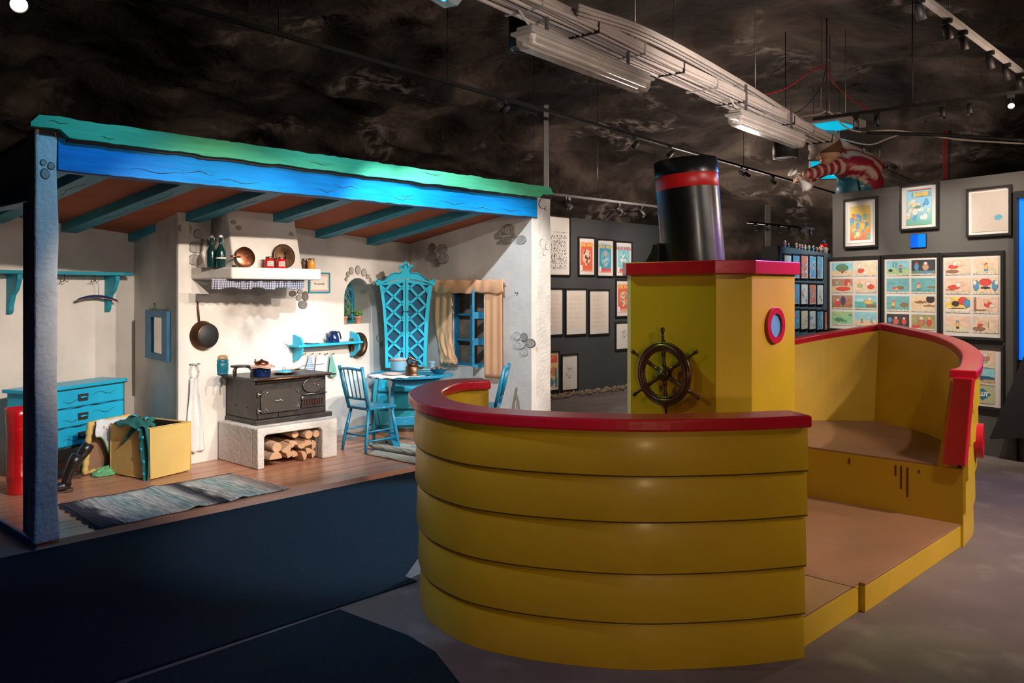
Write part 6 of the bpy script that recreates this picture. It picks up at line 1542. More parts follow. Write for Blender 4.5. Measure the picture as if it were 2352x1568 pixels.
def man(x, shirt=BL, s=1.0, hat=RD, legs=BR): return [(x, .58, .06*s, .10*s, SK), (x+.01, .66, .06*s, .05*s, hat), (x, .42, .07*s, .12*s, shirt), (x-.03, .27, .03*s, .08*s, legs), (x+.04, .27, .03*s, .08*s, legs)]
PAN = [
 [(SKY, SAND, [(.5,.62,.30,.28,(.10,.26,.14)), (.52,.42,.08,.22,BR), (.70,.35,.05,.10,(.6,.5,.35))], .42), (OLV if 0 else (.62,.52,.36), SAND, [(.22,.70,.10,.22,WH), (.3,.38,.16,.18,RD), (.32,.60,.06,.09,WH), (.5,.25,.14,.08,WH)], .3),
  (PUR, (.58,.42,.26), [(.25,.75,.10,.14,GRN), (.75,.75,.14,.22,RD), (.55,.28,.35,.16,RD), (.82,.60,.06,.20,SK)], .5), (PINK, (.6,.46,.32), [(.25,.50,.12,.16,GRN), (.22,.70,.06,.08,SK), (.62,.62,.12,.20,WH), (.75,.42,.16,.18,RD)], .35),
  (PUR, BR, [(.55,.60,.12,.34,(.08,.07,.14)), (.30,.40,.12,.22,RD), (.30,.66,.07,.10,WH), (.80,.45,.08,.24,(.5,.18,.1))], .3), (SKY, (.10,.36,.34), [(.55,.60,.10,.10,SK), (.65,.52,.26,.14,YL), (.70,.75,.10,.14,WH), (.25,.68,.22,.05,WH), (.75,.25,.24,.12,BR)], .55),
  (GRN, (.24,.48,.28), [(.35,.40,.22,.14,(.10,.26,.14)), (.6,.30,.16,.06,(.10,.26,.14)), (.9,.75,.10,.06,(.10,.3,.2))], .62), (SKY, SAND, man(.33, (.1,.34,.26), .9, WH)+man(.78, (.2,.34,.5), .8, SKY), .42)],
 [(SKY, GRN, man(.62)+[(.18,.35,.10,.10,BK), (.3,.72,.03,.22,(.1,.3,.2)), (.42,.72,.03,.20,(.1,.3,.2))], .5), (DK, (.14,.2,.14), [(.22,.55,.10,.26,BL), (.22,.78,.06,.08,RD), (.60,.52,.14,.24,(.5,.3,.18)), (.60,.78,.08,.08,WH), (.6,.20,.30,.08,BL)], .3),
  (TL, TL, [(.45,.32,.20,.10,SK), (.62,.38,.16,.12,BR), (.34,.36,.08,.07,RD)], .3), (TL, (.12,.30,.28), man(.3, YL, 1.1, RD, BL)+[(.85,.42,.20,.06,BR)], .3),
  (TL, (.13,.32,.28), man(.3, YL, 1.1, RD, BR)+[(.78,.42,.18,.16,BR)], .3), (SAND, (.58,.42,.22), [(.80,.82,.18,.26,BK), (.38,.62,.26,.08,BR), (.75,.38,.24,.07,(.3,.2,.14))], .1),
  (BK, BK, [(.15,.6,.10,.20,BL), (.42,.50,.14,.22,(.5,.12,.08)), (.42,.75,.06,.08,SK), (.78,.50,.10,.20,RD), (.78,.72,.06,.08,SK)], .1), (OLV, (.34,.26,.12), [(.42,.48,.16,.22,(.5,.18,.1)), (.42,.76,.09,.10,WH), (.75,.50,.10,.24,RD), (.75,.76,.06,.10,YL), (.18,.22,.18,.10,RD)], .2)],
 [(PINK, (.58,.42,.32), [(.32,.52,.20,.14,RD), (.40,.68,.12,.12,WH), (.62,.60,.22,.05,SK), (.28,.22,.26,.12,BR)], .2), ((.62,.48,.36), (.58,.52,.34), man(.52, YL, 1.1, RD, BL), .32),
  (PINK, (.56,.42,.3), [(.35,.42,.26,.14,RD), (.55,.58,.14,.16,WH), (.70,.62,.08,.12,SK), (.2,.25,.2,.05,BR)], .22), ((.60,.46,.34), SAND, [(.5,.72,.24,.22,RD), (.14,.52,.12,.34,BL), (.86,.52,.12,.34,BL), (.08,.70,.08,.16,WH), (.92,.70,.08,.16,WH), (.5,.38,.20,.08,BK)], .3),
  (YL, (.64,.56,.44), [(.42,.58,.16,.18,BK), (.12,.80,.14,.14,WH), (.72,.75,.20,.26,RD), (.88,.60,.14,.28,BL), (.5,.28,.40,.03,BK)], .3), (PINK, (.58,.42,.32), [(.10,.55,.05,.45,BR), (.60,.55,.16,.18,RD), (.52,.75,.10,.16,SK), (.76,.48,.12,.12,WH), (.3,.2,.3,.05,BR)], .2),
  (PINK, (.60,.54,.36), man(.5, YL, 1.1, BL, BK), .35), ((.60,.46,.34), (.58,.46,.34), [(.30,.62,.08,.14,SK), (.30,.48,.10,.10,RD), (.25,.24,.24,.14,BR), (.62,.5,.008,.5,BR)], .1)]]
BOX = [((1904,589,2026,761), 'large framed panel of eight small scenes, left of the three, partly behind the bow'), ((2029,583,2162,771), 'large framed panel of eight small scenes, the darker middle one'), ((2163,578,2309,779), 'large framed panel of eight small scenes, right of the three, mostly pink and red')]
for k, (bx, lab) in enumerate(BOX):
    o, hx, hz, y = pic_frame(RG, bx, lab, GR, .035, .026)
    for q, (bg, gr2, sp_, hor) in enumerate(PAN[k]):
        ci, ri = q % 2, q//2; w_ = hx*.40; h_ = hz*.185; cx = (-.44+.88*ci)*hx; cz_ = hz*(.66-.44*ri)
        painted('scene_print', o, cx-w_, cx+w_, cz_-h_, cz_+h_, y-.002, 40, 28, scene(k*10+q, bg, gr2, sp_, hor))
o, hx, hz, y = pic_frame(RG, (2212,791,2309,937), 'framed column of three scenes low on the wall, the lowest a blue sign reading SLUT', GR, .035, .022)
w_ = hx*.58; y -= .002
painted('scene_print', o, -w_, w_, hz*.28, hz*.82, y, 40, 28, scene(61, PINK, (.6,.5,.34), man(.28, YL, 1.1, RD, BL)+[(.62,.55,.18,.18,(.5,.22,.12)), (.62,.74,.12,.10,WH), (.62,.34,.10,.08,GRN)], .3))
painted('scene_print', o, -w_, w_, -hz*.26, hz*.26, y, 40, 28, scene(62, SKY, (.45,.32,.2), [(.5,.42,.5,.12,(.03,.12,.22)), (.75,.25,.3,.10,(.5,.38,.24))], .5))
def slut(u, v):
    a = abs(u-.5)/.5+abs(v-.5)/.5
    if a < .72: return (.02,.20,.32)
    if a < .80: return (.66,.60,.42)
    if a < .92: return (.60,.42,.12)
    return (.62,.58,.40) if int(a*18) % 2 else (.30,.38,.22)
painted('scene_print', o, -w_, w_, -hz*.84, -hz*.28, y, 40, 28, slut)
text('SLUT', hz*.17, o, TR(0, y-.002, -hz*.56), M['inkwh'], 'sign_lettering', .0006, .95, .004)
# blue lit doorway at the right edge
dx = RG.y(2334, 620).x; dtop = RG.y(2345, 455, -.03).z
o = thing('door_3', None, None, RG, (dx, 0, 0)); tag(o, kind='structure')
MB().box(.0, .032, -.05, 0, .0, dtop).build('door_jamb', M['frame'], o, bevel=.004); MB().box(.0, 1.0, -.05, 0, dtop-.0, dtop+.07).build('door_head', M['frame'], o, bevel=.004)
MB().box(.03, 1.0, -.012, -.002, .95, dtop).build('door_panel', M['bluepan'], o)
o = thing('leaning_panel', 'black triangular panel leaning at the far right edge below the blue doorway', 'panel', RG, (RG.y(2290, 1012).x, -.12, 0))
zt5 = RG.y(2352, 800, -.1).z; MB(RX(-.06)).plate([(0,RG.y(2290,1010,-.1).z),(.9,.35),(.9,zt5+.35),(.32,zt5)], (), -.02, .02).build('panel_board', M['blackm'], o)
# ------------------------------------------------------------ blue gallery wall: rows of small framed covers, figurines on top
rows = [(584, 641, 'top'), (649, 700, 'middle'), (709, 757, 'bottom'), (777, 800, 'lowest')]
cols = [(1797,1816),(1817,1835),(1836,1854),(1855,1872),(1873,1889),(1890,1905)]
names = ['first', 'second', 'third', 'fourth', 'fifth', 'sixth']
for ri, (y0, y1, rn_) in enumerate(rows):
    for ci, (x0, x1) in enumerate(cols):
        if (ri in (0, 1) and ci == 5) or (ri == 3 and ci > 2): continue
        dyo = (ci-2)*.7
        o, hx, hz, y = pic_frame(BG, (x0, y0+dyo*1.2, x1, y1+dyo*.4), f'small framed comic cover on the blue-lit wall, {rn_} row, {names[ci]} from the left', 'small framed covers on the blue-lit wall', .03, .018)
        rr = random.Random(ri*7+ci); c3 = [(.55,.16,.12),(.10,.28,.42),(.60,.52,.30),(.55,.52,.48),(.16,.20,.24)]; bgc = c3[rr.randrange(4)]
        painted('comic_cover', o, -hx*.78, hx*.78, -hz*.86, hz*.86, y-.001, 14, 22, blobs(ri*7+ci, c3, bgc, 12, .05, .75))
rr = random.Random(21)
figs = [(1803,556,'pink',.14),(1811,560,'blue',.10),(1829,562,'cream',.13),(1836,565,'red',.12),(1842,564,'grey',.12),(1849,566,'cream',.12),(1858,567,'green',.13),(1868,569,'blue',.14),(1876,571,'red',.12),(1884,572,'cream',.15),(1893,573,'white',.26),(1903,574,'grey',.14)]
cc = {'pink': (.55,.22,.32), 'blue': (.05,.32,.6), 'cream': (.62,.54,.40), 'red': (.6,.07,.05), 'grey': (.35,.35,.36), 'green': (.2,.35,.2), 'white': (.62,.6,.58)}
for k, (px, py, cn, h) in enumerate(figs):
    q = BG.y(px, py, .12); o = thing('toy_figurine', f'tiny {cn} toy figurine on top of the blue-lit wall, number {k+1} from the left' if 0 else f'tiny {cn} toy figurine on the blue-lit wall top, ' + ('at its left end' if k == 0 else 'at its right end' if k == 11 else f'{names[k] if k < 6 else ["seventh","eighth","ninth","tenth","eleventh"][k-6]} from the left'), 'figurine', BG, (q.x, .12, 2.33), rr.uniform(0, 6), 'figurines on the blue-lit wall')
    m_ = mat('toy_'+cn, cc[cn], .45, coat=.3); m2 = mat('toy_skin', (.6,.40,.30), .5)
    if cn == 'white':
        MB().lathe([(.07,0),(.07,.12),(.055,.14)], 16).build('tower', m_, o); MB().lathe([(.07,.14),(.07,.21),(.0,.215)], 16).build('tower_roof', M['ring'], o); MB().lathe([(.03,.21),(.035,.24),(.0,.30)], 12).build('tower_tip', mat('toy_blue', cc['blue'], .45, coat=.3), o)
    else:
        MB().tube([(0,0,h*.28),(0,0,h*.48),(0,0,h*.66)], [h*.13,h*.18,h*.10], 10).build('torso', m_, o); MB().ball((0,0,h*.80), h*.17, 6).build('head', m2, o)
        for s_ in (-1, 1): MB().tube([(s_*h*.07,0,0),(s_*h*.07,0,h*.32)], h*.07, 6).build('leg', mat('toy_grey', cc['grey'], .45, coat=.3), o); MB().tube([(s_*h*.12,0,h*.60),(s_*h*.28,0,h*.5+h*.1*s_)], h*.05, 6).build('arm', m_, o)
# ------------------------------------------------------------ ceiling services
def P(px, py, Y): return Vector(((px-1176)/FPX*Y, Y, HCAM-(py-YH)/FPX*Y))
# lighting tracks: straight rails at one height, found from two image points
def at_z(px, py, z): return WF.z(px, py, z)
def track(name, label, a, c, m, w=.018, h=.03):
    a, c = Vector(a), Vector(c); d = c-a; fr_ = line_fr((a.x, a.y), (c.x, c.y)); L_ = math.hypot(d.x, d.y)
    o = thing(name, label, 'lighting track', fr_, (0, 0, a.z)); sl = (c.z-a.z)
    MB().hexa([(0,-w,0),(L_,-w,sl),(L_,w,sl),(0,w,0)], [(0,-w,h),(L_,-w,sl+h),(L_,w,sl+h),(0,w,h)]).build('track_rail', m, o)
    return o, fr_, L_, a.z, sl
def rods(o, fr_, xs, z, top, r=.004):
    for x in xs: MB().tube([(x, 0, 0.02), (x, 0, top-z)], r, 6).build('hanging_rod', M['blackm'], o)
Z1 = 3.42
a = at_z(330, -6, Z1); c = at_z(1800, 412, Z1); d = (c-a).normalized(); a2 = a-d*3.0
tr1, F1, L1, z1, _ = track('lighting_track', 'long black lighting track running over the cottage front towards the funnel', a2, c+d*3.5, M['blackm'])
rods(tr1, F1, [F1.y(px, py).x for px, py in ((1028,190),(1356,290),(1708,380),(640,90))], z1, 4.6)
def spotlight(label, fr_, x, zr, group, az=0.0, tilt=.8, on_=True, y=0.0, sc=1.0, m='blackm'):
    o = thing('track_spotlight', label, 'spotlight', fr_, (x, y, zr), az, group)
    MB().box(-.03*sc, .03*sc, -.014, .014, -.03*sc, 0).build('adapter', M[m], o)
    MB().tube([(0,0,-.025*sc),(0,0,-.07*sc)], .006*sc, 6).build('stem', M[m], o)
    T = TR(0, 0, -.085*sc) @ RX(tilt)
    hd_ = MB(T).lathe([(.0,.055*sc),(.020*sc,.05*sc),(.026*sc,.03*sc),(.030*sc,-.05*sc),(.027*sc,-.05*sc),(.026*sc,-.03*sc)], 18, cap=False).build('lamp_head', M[m], o)
    MB(T).lathe([(.0,-.030*sc),(.0265*sc,-.030*sc)], 18, cap=False).build('lamp_lens', M['bulb'] if on_ else M['blackm'], hd_)
    return o
g1 = 'black spotlights on the long track'
for px, py, nm, ons in ((1160,225,'above the middle of the green fascia',False),(1460,312,'above and left of the funnel',False),(1540,336,'right above the funnel top',False),(1704,378,'left of the close pair beyond the funnel',True),(1716,381,'right of the close pair beyond the funnel',True),(1776,402,'last one before the leaning statue',True)):
    spotlight('black track spotlight on the long track, '+nm, F1, F1.y(px, py).x, Z1, g1, .6, -.9 if ons else .8, ons)
# second track over the dark gallery wall
Z2 = 3.05
a = LG.y(1262, 441, -1.7); c = LG.y(1560, 489, -1.7); zc_ = (a.z+c.z)/2
aw, cw = LG.w(a.x-1.2, -1.7, zc_), LG.w(c.x+.1, -1.7, zc_)
tr2, F2, L2, z2, _ = track('lighting_track', 'black lighting track in front of the dark gallery wall', aw, cw, M['blackm'])
rods(tr2, F2, [F2.y(1373, 460).x, F2.y(1226, 430).x], z2, 4.6)
g2 = 'spotlights over the dark gallery wall'
for px, py, nm in ((1300,452,'brightest, nearest the cottage roof end'),(1306,454,'close beside the brightest one'),(1422,470,'second lit one from the right'),(1473,478,'rightmost, left of the funnel')):
    spotlight('lit black spotlight over the dark gallery wall, '+nm, F2, F2.y(px, py-8).x, z2, g2, .3, -.75, True, 0, 1.15)
# third: pale track at the upper right
a = at_z(2120, 2, 3.6); c = at_z(2352, 176, 3.6); d = (c-a).normalized()
tr3, F3, L3, z3, _ = track('lighting_track', 'pale grey lighting track at the upper right corner', a-d*1.2, c+d*1.0, M['lampw'], .022, .04)
g3 = 'black spotlights on the pale track'
for k, (px, py, onn) in enumerate(((2113,6,True),(2176,46,False),(2212,82,True),(2274,130,True),(2312,155,True),(2342,178,True))):
    spotlight('black spotlight on the pale track, '+['top one at the picture edge','second from the top','third from the top','fourth from the top','fifth from the top','lowest at the right edge'][k], F3, F3.y(px, py).x, 3.6, g3, 1.2, -.4, onn, 0, 1.1)
rods(tr3, F3, [F3.y(2179, 40).x], z3, 4.8)
# fourth: black track across the right
a = at_z(1868, 277, 3.5); c = at_z(2352, 202, 3.5)
a = P(1868, 277, 8.6); c = P(2352, 203, 7.4); c.z = a.z
tr4, F4, L4, z4, _ = track('lighting_track', 'black lighting track running towards the right edge above the grey wall', a, c+(c-a)*.3, M['blackm'])
g4 = 'black spotlights on the right-hand black track'
for k, (px, py) in enumerate(((1966,262),(2014,256),(2165,236),(2227,228),(2322,214))):
    spotlight('black spotlight on the right-hand black track, '+['leftmost','second from the left','middle one','second from the right','rightmost and glaring'][k], F4, F4.y(px, py).x, z4, g4, .2, -.2 if k < 4 else -1.0, k == 4, 0, 1.0)
rods(tr4, F4, [F4.y(2096, 240).x, F4.y(1899, 270).x], z4, 4.4, .007)
# fifth: far track behind the wheelhouse
a = P(1716, 512, 12.6); c = P(1868, 537, 14.0)
a.z = HCAM+(YH-512)/FPX*12.6; c.z = a.z
tr5, F5, L5, z5, _ = track('lighting_track', 'short distant lighting track above the blue-lit wall', a, c, M['blackm'])
for k, px in enumerate((1735,1761,1788,1812,1839,1862)):
    spotlight('distant lit spotlight above the blue-lit wall, '+names[k]+' from the left', F5, F5.y(px, 515).x, z5, 'distant spotlights above the blue-lit wall', 0, -.5, True, 0, .8)
# glaring spot at the upper left corner
q = P(42, 4, 4.1); o = thing('track_spotlight', 'bright warm spotlight glaring at the very top left corner', 'spotlight', None, q, .6)
T = RX(-1.0); MB(T).lathe([(0,.09),(.03,.08),(.038,.05),(.045,-.06),(.040,-.06),(.038,-.03)], 22, cap=False).build('lamp_head', M['blackm'], o); MB(T).lathe([(0,-.035),(.039,-.035)], 22, cap=False).build('lamp_lens', M['bulb'], o)
MB().tube([(0,0,.05),(0,0,.5)], .008, 6).build('stem', M['blackm'], o)
# ------------------------------------------------------------ cable tray with bundles of conduit
a1 = P(1130, -40, 4.35); ZT = 3.30
a1 = at_z(1170, -2, ZT); c1 = at_z(2130, 410, ZT); 
b1 = at_z(1850, 307, ZT)
TF = line_fr((a1.x, a1.y), (b1.x, b1.y)); LT = math.hypot(c1.x-a1.x, c1.y-a1.y)+3
o = thing('cable_tray', 'long white cable tray carrying bundled conduits diagonally under the rock ceiling', 'cable tray', TF, (-1.6, 0, ZT))
MB().box(0, LT+1.6, -.13, .13, .0, .006).build('tray_base', M['pipe'], o)
for sy in (-.135, .13): MB().box(0, LT+1.6, sy, sy+.006, .0, .045).build('tray_lip', M['pipe'], o)
for k in range(11):
    yy = -.12+.024*k; r = .010 if k % 3 else .014; n = 60
    MB().tube([((LT+1.6)*i/n, yy+.006*math.sin(i*.5+k), -.010-.008*(k % 2)+.005*math.sin(i*.8+k*2)) for i in range(n+1)], r, 8).build('conduit', M['pipe'], o)
for k in range(16):
    MB().box(.5+k*.62, .515+k*.62, -.14, .145, -.035, .05).build('cable_clamp', M['blackm' if k % 2 else 'lampw'], o)
for k in range(4): MB().tube([(.9+k*2.4, .12, .0), (.9+k*2.4, .12, 1.4)], .005, 6).build('hanging_rod', M['steel'], o)
# thin single conduits swinging off the tray
for k, (pts, lab) in enumerate((([P(1330,20,5.0), P(1500,80,5.9), P(1700,190,7.4), P(1880,300,9.2), P(2060,385,11.5)], 'white conduit bundle running alongside the cable tray on its upper side'),)):
    cb = thing('conduit_run', lab, 'conduit', None, pts[0])
    for j in range(5): MB().tube([tuple(p-pts[0]+Vector((.0, .035*j, .03*(j % 2)))) for p in crom(pts, 6)], .015, 8).build('conduit', M['pipe'], cb)
# fluorescent fittings hung beside the tray
def fitting(pa, pb, label, lit=False, w=.08):
    fr_ = line_fr((pa.x, pa.y), (pb.x, pb.y)); L_ = math.hypot(pb.x-pa.x, pb.y-pa.y)
    o = thing('fluorescent_fitting', label, 'lamp', fr_, (0, 0, pa.z), 0, 'fluorescent fittings along the cable tray')
    pr = [(-w, .03), (-w*.82, -.03), (-w*.5, -.055), (w*.5, -.055), (w*.82, -.03), (w, .03)]
    vs = []; n = len(pr); st_ = [(0.02, .7), (.05, 1), (L_-.05, 1), (L_-.02, .7)]
    for x, s_ in st_:
        for y_, z_ in pr: vs.append((x, y_*s_, z_ if z_ > 0 else z_*s_))
    fs = [(k*n+i, k*n+i+1, (k+1)*n+i+1, (k+1)*n+i) for k in range(3) for i in range(n-1)]+[tuple(range(n-1,-1,-1)), tuple(3*n+i for i in range(n))]
    MB().add(vs, fs).build('diffuser', M['glassc'], o)
    MB().box(0, L_, -w*1.04, w*1.04, .028, .05).build('housing_rim', M['lampw'], o, bevel=.008); MB().box(.03, L_-.03, -w*.8, w*.8, .05, .085).build('housing', M['lampw'], o, bevel=.012)
    for sy in (-1, 1): MB().tube([(.06, sy*.032, -.012), (L_-.06, sy*.032, -.012)], .013, 10).build('tube_lamp', M['bulb_cyan'] if lit else M['white'], o)
    MB().box(.04, L_-.04, -.06, .06, .01, .028).build('reflector', M['white'], o)
    MB().tube([(.1, 0, .085), (.06, .08, .22), (0, .15, .34)], .008, 6).build('supply_cable', M['pipe'], o)
    for x in (.25, L_-.25): MB().box(x, x+.02, -.01, .01, .08, .34).build('bracket', M['steel'], o)
    return o
fitting(P(1196, 88, 4.85), P(1482, 172, 6.0), 'large unlit fluorescent fitting under the cable tray at the top centre')
fitting(P(1684, 272, 7.1), P(1838, 312, 8.3), 'second unlit fluorescent fitting farther along the tray, above the black funnel')
fitting(P(2010, 396, 11.2), P(2080, 412, 12.6), 'distant unlit fluorescent fitting behind the striped statue')
fitting(P(830, -140, 3.6), P(1046, -32, 4.35), 'lit cyan fluorescent fitting cut off by the top edge', True)
# ------------------------------------------------------------ speakers
for (px, py, Y, r, h, lab) in ((1206, 112, 6.4, .125, .24, 'large black drum loudspeaker hanging behind the top centre fitting'), (1804, 362, 9.4, .14, .23, 'black drum loudspeaker hanging above and right of the funnel')):
    q = P(px, py, Y); o = thing('ceiling_speaker', lab, 'loudspeaker', None, q, 0, 'drum loudspeakers under the rock')
    MB().lathe([(r*.8,-.0),(r,-.0),(r,h),(0,h+.01)], 32).build('speaker_drum', M['blackm'], o); MB().lathe([(0,.004),(r*.8,.004)], 32, cap=False).build('speaker_grille', M['black'], o)
    MB().lathe([(r*.80,-.002),(r*.82,-.006),(r*.98,-.006),(r,.002)], 32, cap=False).build('speaker_ring', M['iron'], o); MB().tube([(0,0,h),(0,0,h+1.2)], .006, 6).build('hanging_rod', M['blackm'], o)
# vertical steel posts
for (px, Y, z0, z1_, w_, lab) in ((1254, 9.6, 0, 3.75, .03, 'tall grey steel post rising behind the right end of the cottage roof'), (1795, 13.2, 0, 3.05, .05, 'grey steel post standing behind the left end of the blue-lit wall')):
    x = (px-1176)/FPX*Y; o = thing('steel_post', lab, 'post', None, (x, Y+(.75 if Y > 12 else 0), 0)); MB().box(-w_, w_, -w_, w_, z0, z1_).build('post_shaft', M['steel'], o, bevel=.004); MB().box(-w_*2, w_*2, -w_*2, w_*2, 0, .01).build('post_foot', M['steel'], o)
# exit sign, cyan lit panel
q = P(1898, 391, 10.9); o = thing('exit_sign', 'glowing cyan emergency exit sign hanging behind the striped statue', 'sign', None, q, -.12)
w_, h_ = 36/FPX*10.9, 20/FPX*10.9
MB().box(-w_-.01, w_+.01, -.03, .03, -h_-.01, h_+.01).build('sign_housing', M['lampw'], o, bevel=.004); MB().box(-w_, w_, -.035, -.029, -h_, h_).build('sign_face', M['exit'], o)
MB().plate([(.02,-.02),(.055,-.02),(.055,.08),(.085,.08),(.085,-.02),(.12,-.02),(.07,-.08)], (), -.038, -.034).build('arrow', M['exitw'], o)
b = MB(); b.plate([(-.16,-.085),(-.06,-.085),(-.06,.06),(-.09,.06),(-.09,-.02),(-.12,-.02),(-.16,-.05)], (), -.038, -.034); b.build('running_figure_mark', M['exitw'], o)
for s_ in (-1, 1): MB().tube([(s_*w_*.8,0,h_),(s_*w_*.8,0,h_+1.0)], .004, 6).build('hanging_rod', M['steel'], o)
o = thing('ceiling_light_panel', 'cyan-lit flat light box hanging under the tray above the striped statue', 'light', None, P(1915, 293, 9.6), .75)
MB().box(-.36, .36, -.22, .22, .02, .10).build('panel_housing', M['lampw'], o, bevel=.006); MB().box(-.26, .26, -.16, .16, .012, .02).build('panel_face', M['cyanpan'], o)
for s_ in (-1, 1): MB().tube([(s_*.3,0,.1),(s_*.3,0,1.2)], .004, 6).build('hanging_rod', M['steel'], o)
# loose wires
def wire(pts, r, m, label, n=10):
    p0 = pts[0]; o = MB().tube([tuple(p-p0) for p in crom(pts, n)], r, 6).build('hanging_cable', m); o.location = p0; return tag(o, label, 'cable', 'loose cables under the rock ceiling')
wire([P(1640,205,8.5), P(1730,218,8.6), P(1800,205,8.7), P(1860,165,8.7), P(1898,150,8.8)], .008, M['red_wire'], 'dark red cable looping up to the ceiling point above the light box')
wire([P(1898,150,8.8), P(1915,190,8.8), P(1960,230,8.9), P(2000,255,9.0)], .006, M['red_wire'], 'thin red cable hanging down right of the ceiling point')
wire([P(1898,150,8.8), P(1885,200,8.8), P(1850,245,8.8), P(1822,262,8.8)], .005, M['blackm'], 'thin black cable hanging down left of the ceiling point')
wire([P(1835,268,9.3), P(1880,262,9.2), P(1905,258,9.2), P(1960,300,9.3), P(2060,300,9.2), P(2200,320,9.2), P(2352,330,9.2)], .010, M['pipe'], 'pale cable sagging across the right under the rock')
wire([P(1990,305,9.2), P(2100,308,9.0), P(2200,312,8.8), P(2352,322,8.4)], .018, M['blackm'], 'thick black corrugated hose running to the right edge')
wire([P(1925,318,9.8), P(1995,332,9.7), P(2040,318,9.6), P(2085,302,9.5)], .010, M['pipe'], 'white cable drooping behind the head of the statue')
for k in range(5): wire([P(2168+4*k,300,9.7), P(2166+4*k,350,9.7), P(2169+3*k,412,9.7)], .007, M['red_wire'] if k < 3 else M['blackm'], ('dark red' if k < 3 else 'black')+' cable of the vertical bunch behind the grey wall, '+['leftmost', 'second', 'middle', 'fourth', 'rightmost'][k]+' strand')
wire([P(1548,0,7.0), P(1547,60,7.0), P(1545,118,7.0)], .004, M['blackm'], 'thin wire hanging from the top right of the big fitting')
# dim rectangular panels fixed against the rock
for px, py, Y, w_, h_, lab in ((1330, 470, 15.2, .95, .38, 'dark brown board on the rock above the dark gallery wall, left one'), (1490, 500, 15.9, .6, .5, 'dark brown board on the rock left of the funnel foot'), (1700, 418, 15.2, .55, .2, 'dark brown board on the rock beyond the funnel top')):
    pass
# ------------------------------------------------------------ striped statue leaning over the grey wall
YS = 9.85
def S_(px, py, dy=0.0): return P(px, py, YS+dy)
base = S_(1975, 432); st = thing('striped_statue', 'life-size painted statue in red and white striped shirt and cap bending over the wall', 'statue', None, (base.x, base.y, 2.72))
O_ = st.matrix_world.translation
chains = {'body': [(S_(1990,440,.10),.20,'t'), (S_(1992,415,.08),.19,'s'), (S_(1975,392,.05),.185,'s'), (S_(1950,372,.0),.165,'s'), (S_(1932,366,-.03),.135,'s'), (S_(1912,354,-.05),.062,'k')]}
verts = []; rad = []; seg = []; edges = []
def addv(p, r): verts.append(tuple(p-O_)); rad.append(r); return len(verts)-1
hip = addv(S_(1990,436,.10), .235); w1v = addv(S_(1990,412,.06), .235); ch1 = addv(S_(1972,388,.02), .235); ch2 = addv(S_(1944,368,-.02), .20); nk = addv(S_(1916,356,-.06), .08)
edges += [(hip,w1v),(w1v,ch1),(ch1,ch2),(ch2,nk)]; seg += [('h',hip,w1v),('s',w1v,ch1),('s',ch1,ch2),('k',ch2,nk)]
sh = addv(S_(1926,380,-.16), .11); e1v = addv(S_(1893,388,-.26), .085); wr = addv(S_(1855,400,-.32), .065); hn = addv(S_(1845,400,-.34), .055)
edges += [(ch2,sh),(sh,e1v),(e1v,wr),(wr,hn)]; seg += [('s',ch2,sh),('s',sh,e1v),('s',e1v,wr),('k',wr,hn)]
sh2 = addv(S_(1930,372,.18), .080); e2v = addv(S_(1898,392,.22), .060); wr2 = addv(S_(1862,412,.05), .045)
edges += [(ch2,sh2),(sh2,e2v),(e2v,wr2)]; seg += [('s',ch2,sh2),('s',sh2,e2v),('s',e2v,wr2)]
k1 = addv(S_(1950,436,-.02), .17); k1b = addv(S_(1925,446,-.06), .12); k1c = addv(S_(1922,500,.12), .09); k1d = addv(S_(1925,560,.22), .06)
k2 = addv(S_(2005,455,.30), .13); k2c = addv(S_(1995,560,.40), .08)
edges += [(hip,k1),(k1,k1b),(hip,k2),(k2,k2c)]; seg += [('t',hip,k1),('t',k1,k1b),('t',hip,k2),('t',k2,k2c)]
verts = verts; me = bpy.data.meshes.new('t'); used = sorted({i for e in edges for i in e}); mp_ = {u: i for i, u in enumerate(used)}
me.from_pydata([verts[i] for i in used], [(mp_[a], mp_[b]) for a, b in edges], []); ob = bpy.data.objects.new('t', me); C.objects.link(ob)
md = ob.modifiers.new('skin', 'SKIN'); md.use_smooth_shade = True; md2 = ob.modifiers.new('sub', 'SUBSURF'); md2.levels = 3; md2.render_levels = 3
for u in used:
    sv = me.skin_vertices[0].data[mp_[u]]; sv.radius = (rad[u], rad[u]); sv.use_root = (u == hip)
bpy.context.view_layer.update()
me2 = bpy.data.meshes.new_from_object(ob.evaluated_get(bpy.context.evaluated_depsgraph_get())); bpy.data.objects.remove(ob)
for p in me2.polygons: p.use_smooth = True
at = me2.color_attributes.new('Ink', 'FLOAT_COLOR', 'POINT'); cols_ = []
RDs, WHs = (.30, .012, .03), (.55, .44, .38)
for v in me2.vertices:
    best = (9, None, 0)
    for kd, i, j in seg:
        A_, B_ = Vector(verts[i]), Vector(verts[j]); t = max(0, min(1, (v.co-A_).dot(B_-A_)/(B_-A_).length_squared)); dd = (v.co-(A_+(B_-A_)*t)).length/(rad[i]+(rad[j]-rad[i])*t)
        if dd < best[0]: best = (dd, (kd, i, j), t)
    kd, i, j = best[1]; t = best[2]
    if kd == 's':
        if i in (w1v, ch1): c = RDs if ((v.co-Vector(verts[k1])).length/.115) % 1 < .60 else WHs
        else: c = RDs if ((v.co-Vector(verts[ch2])).length/.085+.3) % 1 < .58 else WHs
    elif kd == 'k': c = RDs if t < .3 else (.50,.29,.19)
    elif kd == 't': c = (.015,.15,.24)
    else: c = (.015,.15,.24) if t < .35 else RDs
    cols_ += [*c, 1]
at.data.foreach_set('color', cols_); me2.materials.clear(); me2.materials.append(vcol('statue_paint', .5, .15)); me2.name = 'body'
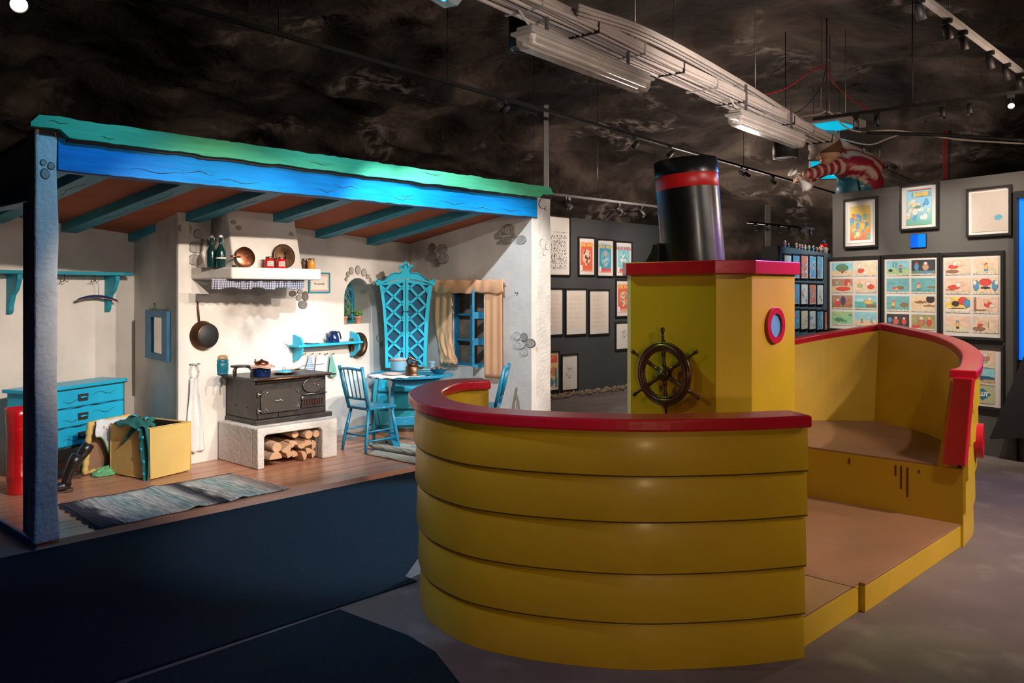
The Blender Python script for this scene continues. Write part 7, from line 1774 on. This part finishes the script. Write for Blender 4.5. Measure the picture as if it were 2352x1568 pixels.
bd = bpy.data.objects.new('body', me2); C.objects.link(bd); bd.parent = st
hc = S_(1900, 341, -.30)-O_
HX_ = TR(*hc) @ RZ(.2) @ RY(-.55) @ Matrix.Scale(1.05, 4)
h_ = MB(HX_); h_.ball((0,0,0), (.135,.125,.155), 12); h_.ball((-.135,0,-.03), (.030,.026,.034), 6); h_.ball((.01,-.125,-.02), (.03,.014,.04), 6); h_.ball((.01,.125,-.02), (.03,.014,.04), 6); h_.ball((-.07,0,-.10), (.075,.07,.06), 8)
hd_ = h_.build('head', M['skin'], st)
for s_ in (-1, 1): MB(HX_).ball((-.120, s_*.045, .01), (.016,.016,.018), 6).build('eye', M['white'], hd_)
MB(HX_).tube([(-.130,-.035,-.085),(-.142,0,-.092),(-.130,.035,-.085)], .006, 6).build('mouth', M['inkred'], hd_)
hr = MB(HX_ @ RY(.5)); hr.lathe([(.152*math.sin(a), .165*math.cos(a)) for a in [PI*.62*(1-k/12) for k in range(13)]], 24, cap=False); hr.build('hair', M['hair'], st, solid=.012)
cp_ = MB(HX_); cp_.lathe([(.150,.03),(.168,.05),(.172,.085),(.150,.135),(.09,.172),(0,.182)], 28, cap=False)
cp_.build('cap', M['cap'], st, solid=.01)
MB(HX_).grid(lambda u, v: (-.10-.14*v*math.cos((u-.5)*1.6), (u-.5)*.26*(1-.3*v), .05-.05*v*v), 14, 8).build('cap_peak', M['cap'], st, solid=.012)
# hands closed round a white cone
hp_ = S_(1838, 408, -.37)-O_
hh_ = MB(TR(*hp_)); hh_.ball((-.01,0,0), (.055,.030,.042), 8); 
for k in range(4): hh_.tube([(-.03,-.020+.012*k*0-.01,.03-.020*k), (-.065,-.045,.022-.022*k), (-.085,-.035,.0-.022*k), (-.075,-.01,-.012-.022*k)], [.011,.010,.009,.007], 8)
hh_.tube([(.0,-.03,.02),(-.02,-.055,.035),(-.05,-.06,.04)], [.012,.011,.008], 8); hh_.build('hand', M['skin'], st)
h2_ = MB(TR(*(S_(1856, 418, -.0)-O_))); h2_.ball((0,0,0), (.05,.03,.04), 8)
for k in range(4): h2_.tube([(-.03,0,.02-.018*k), (-.065,-.02,.012-.018*k), (-.08,-.0,-.006-.018*k)], [.010,.009,.007], 8)
h2_.tube([(.0,-.03,.01),(-.02,-.05,.02),(-.045,-.05,.02)], [.011,.010,.008], 8); h2_.build('hand', M['skin'], st)
pa, pb = S_(1822, 398, -.40)-O_, S_(1852, 428, -.32)-O_
sp_ = MB(); mid = (pa+pb)/2; dr_ = (pb-pa).normalized()
sp_.tube([tuple(pa-dr_*.02), tuple(pa), tuple(mid), tuple(pb), tuple(pb+dr_*.03)], [.060,.050,.030,.052,.075], 20); sp_.build('held_white_spool', M['porcel'], st)
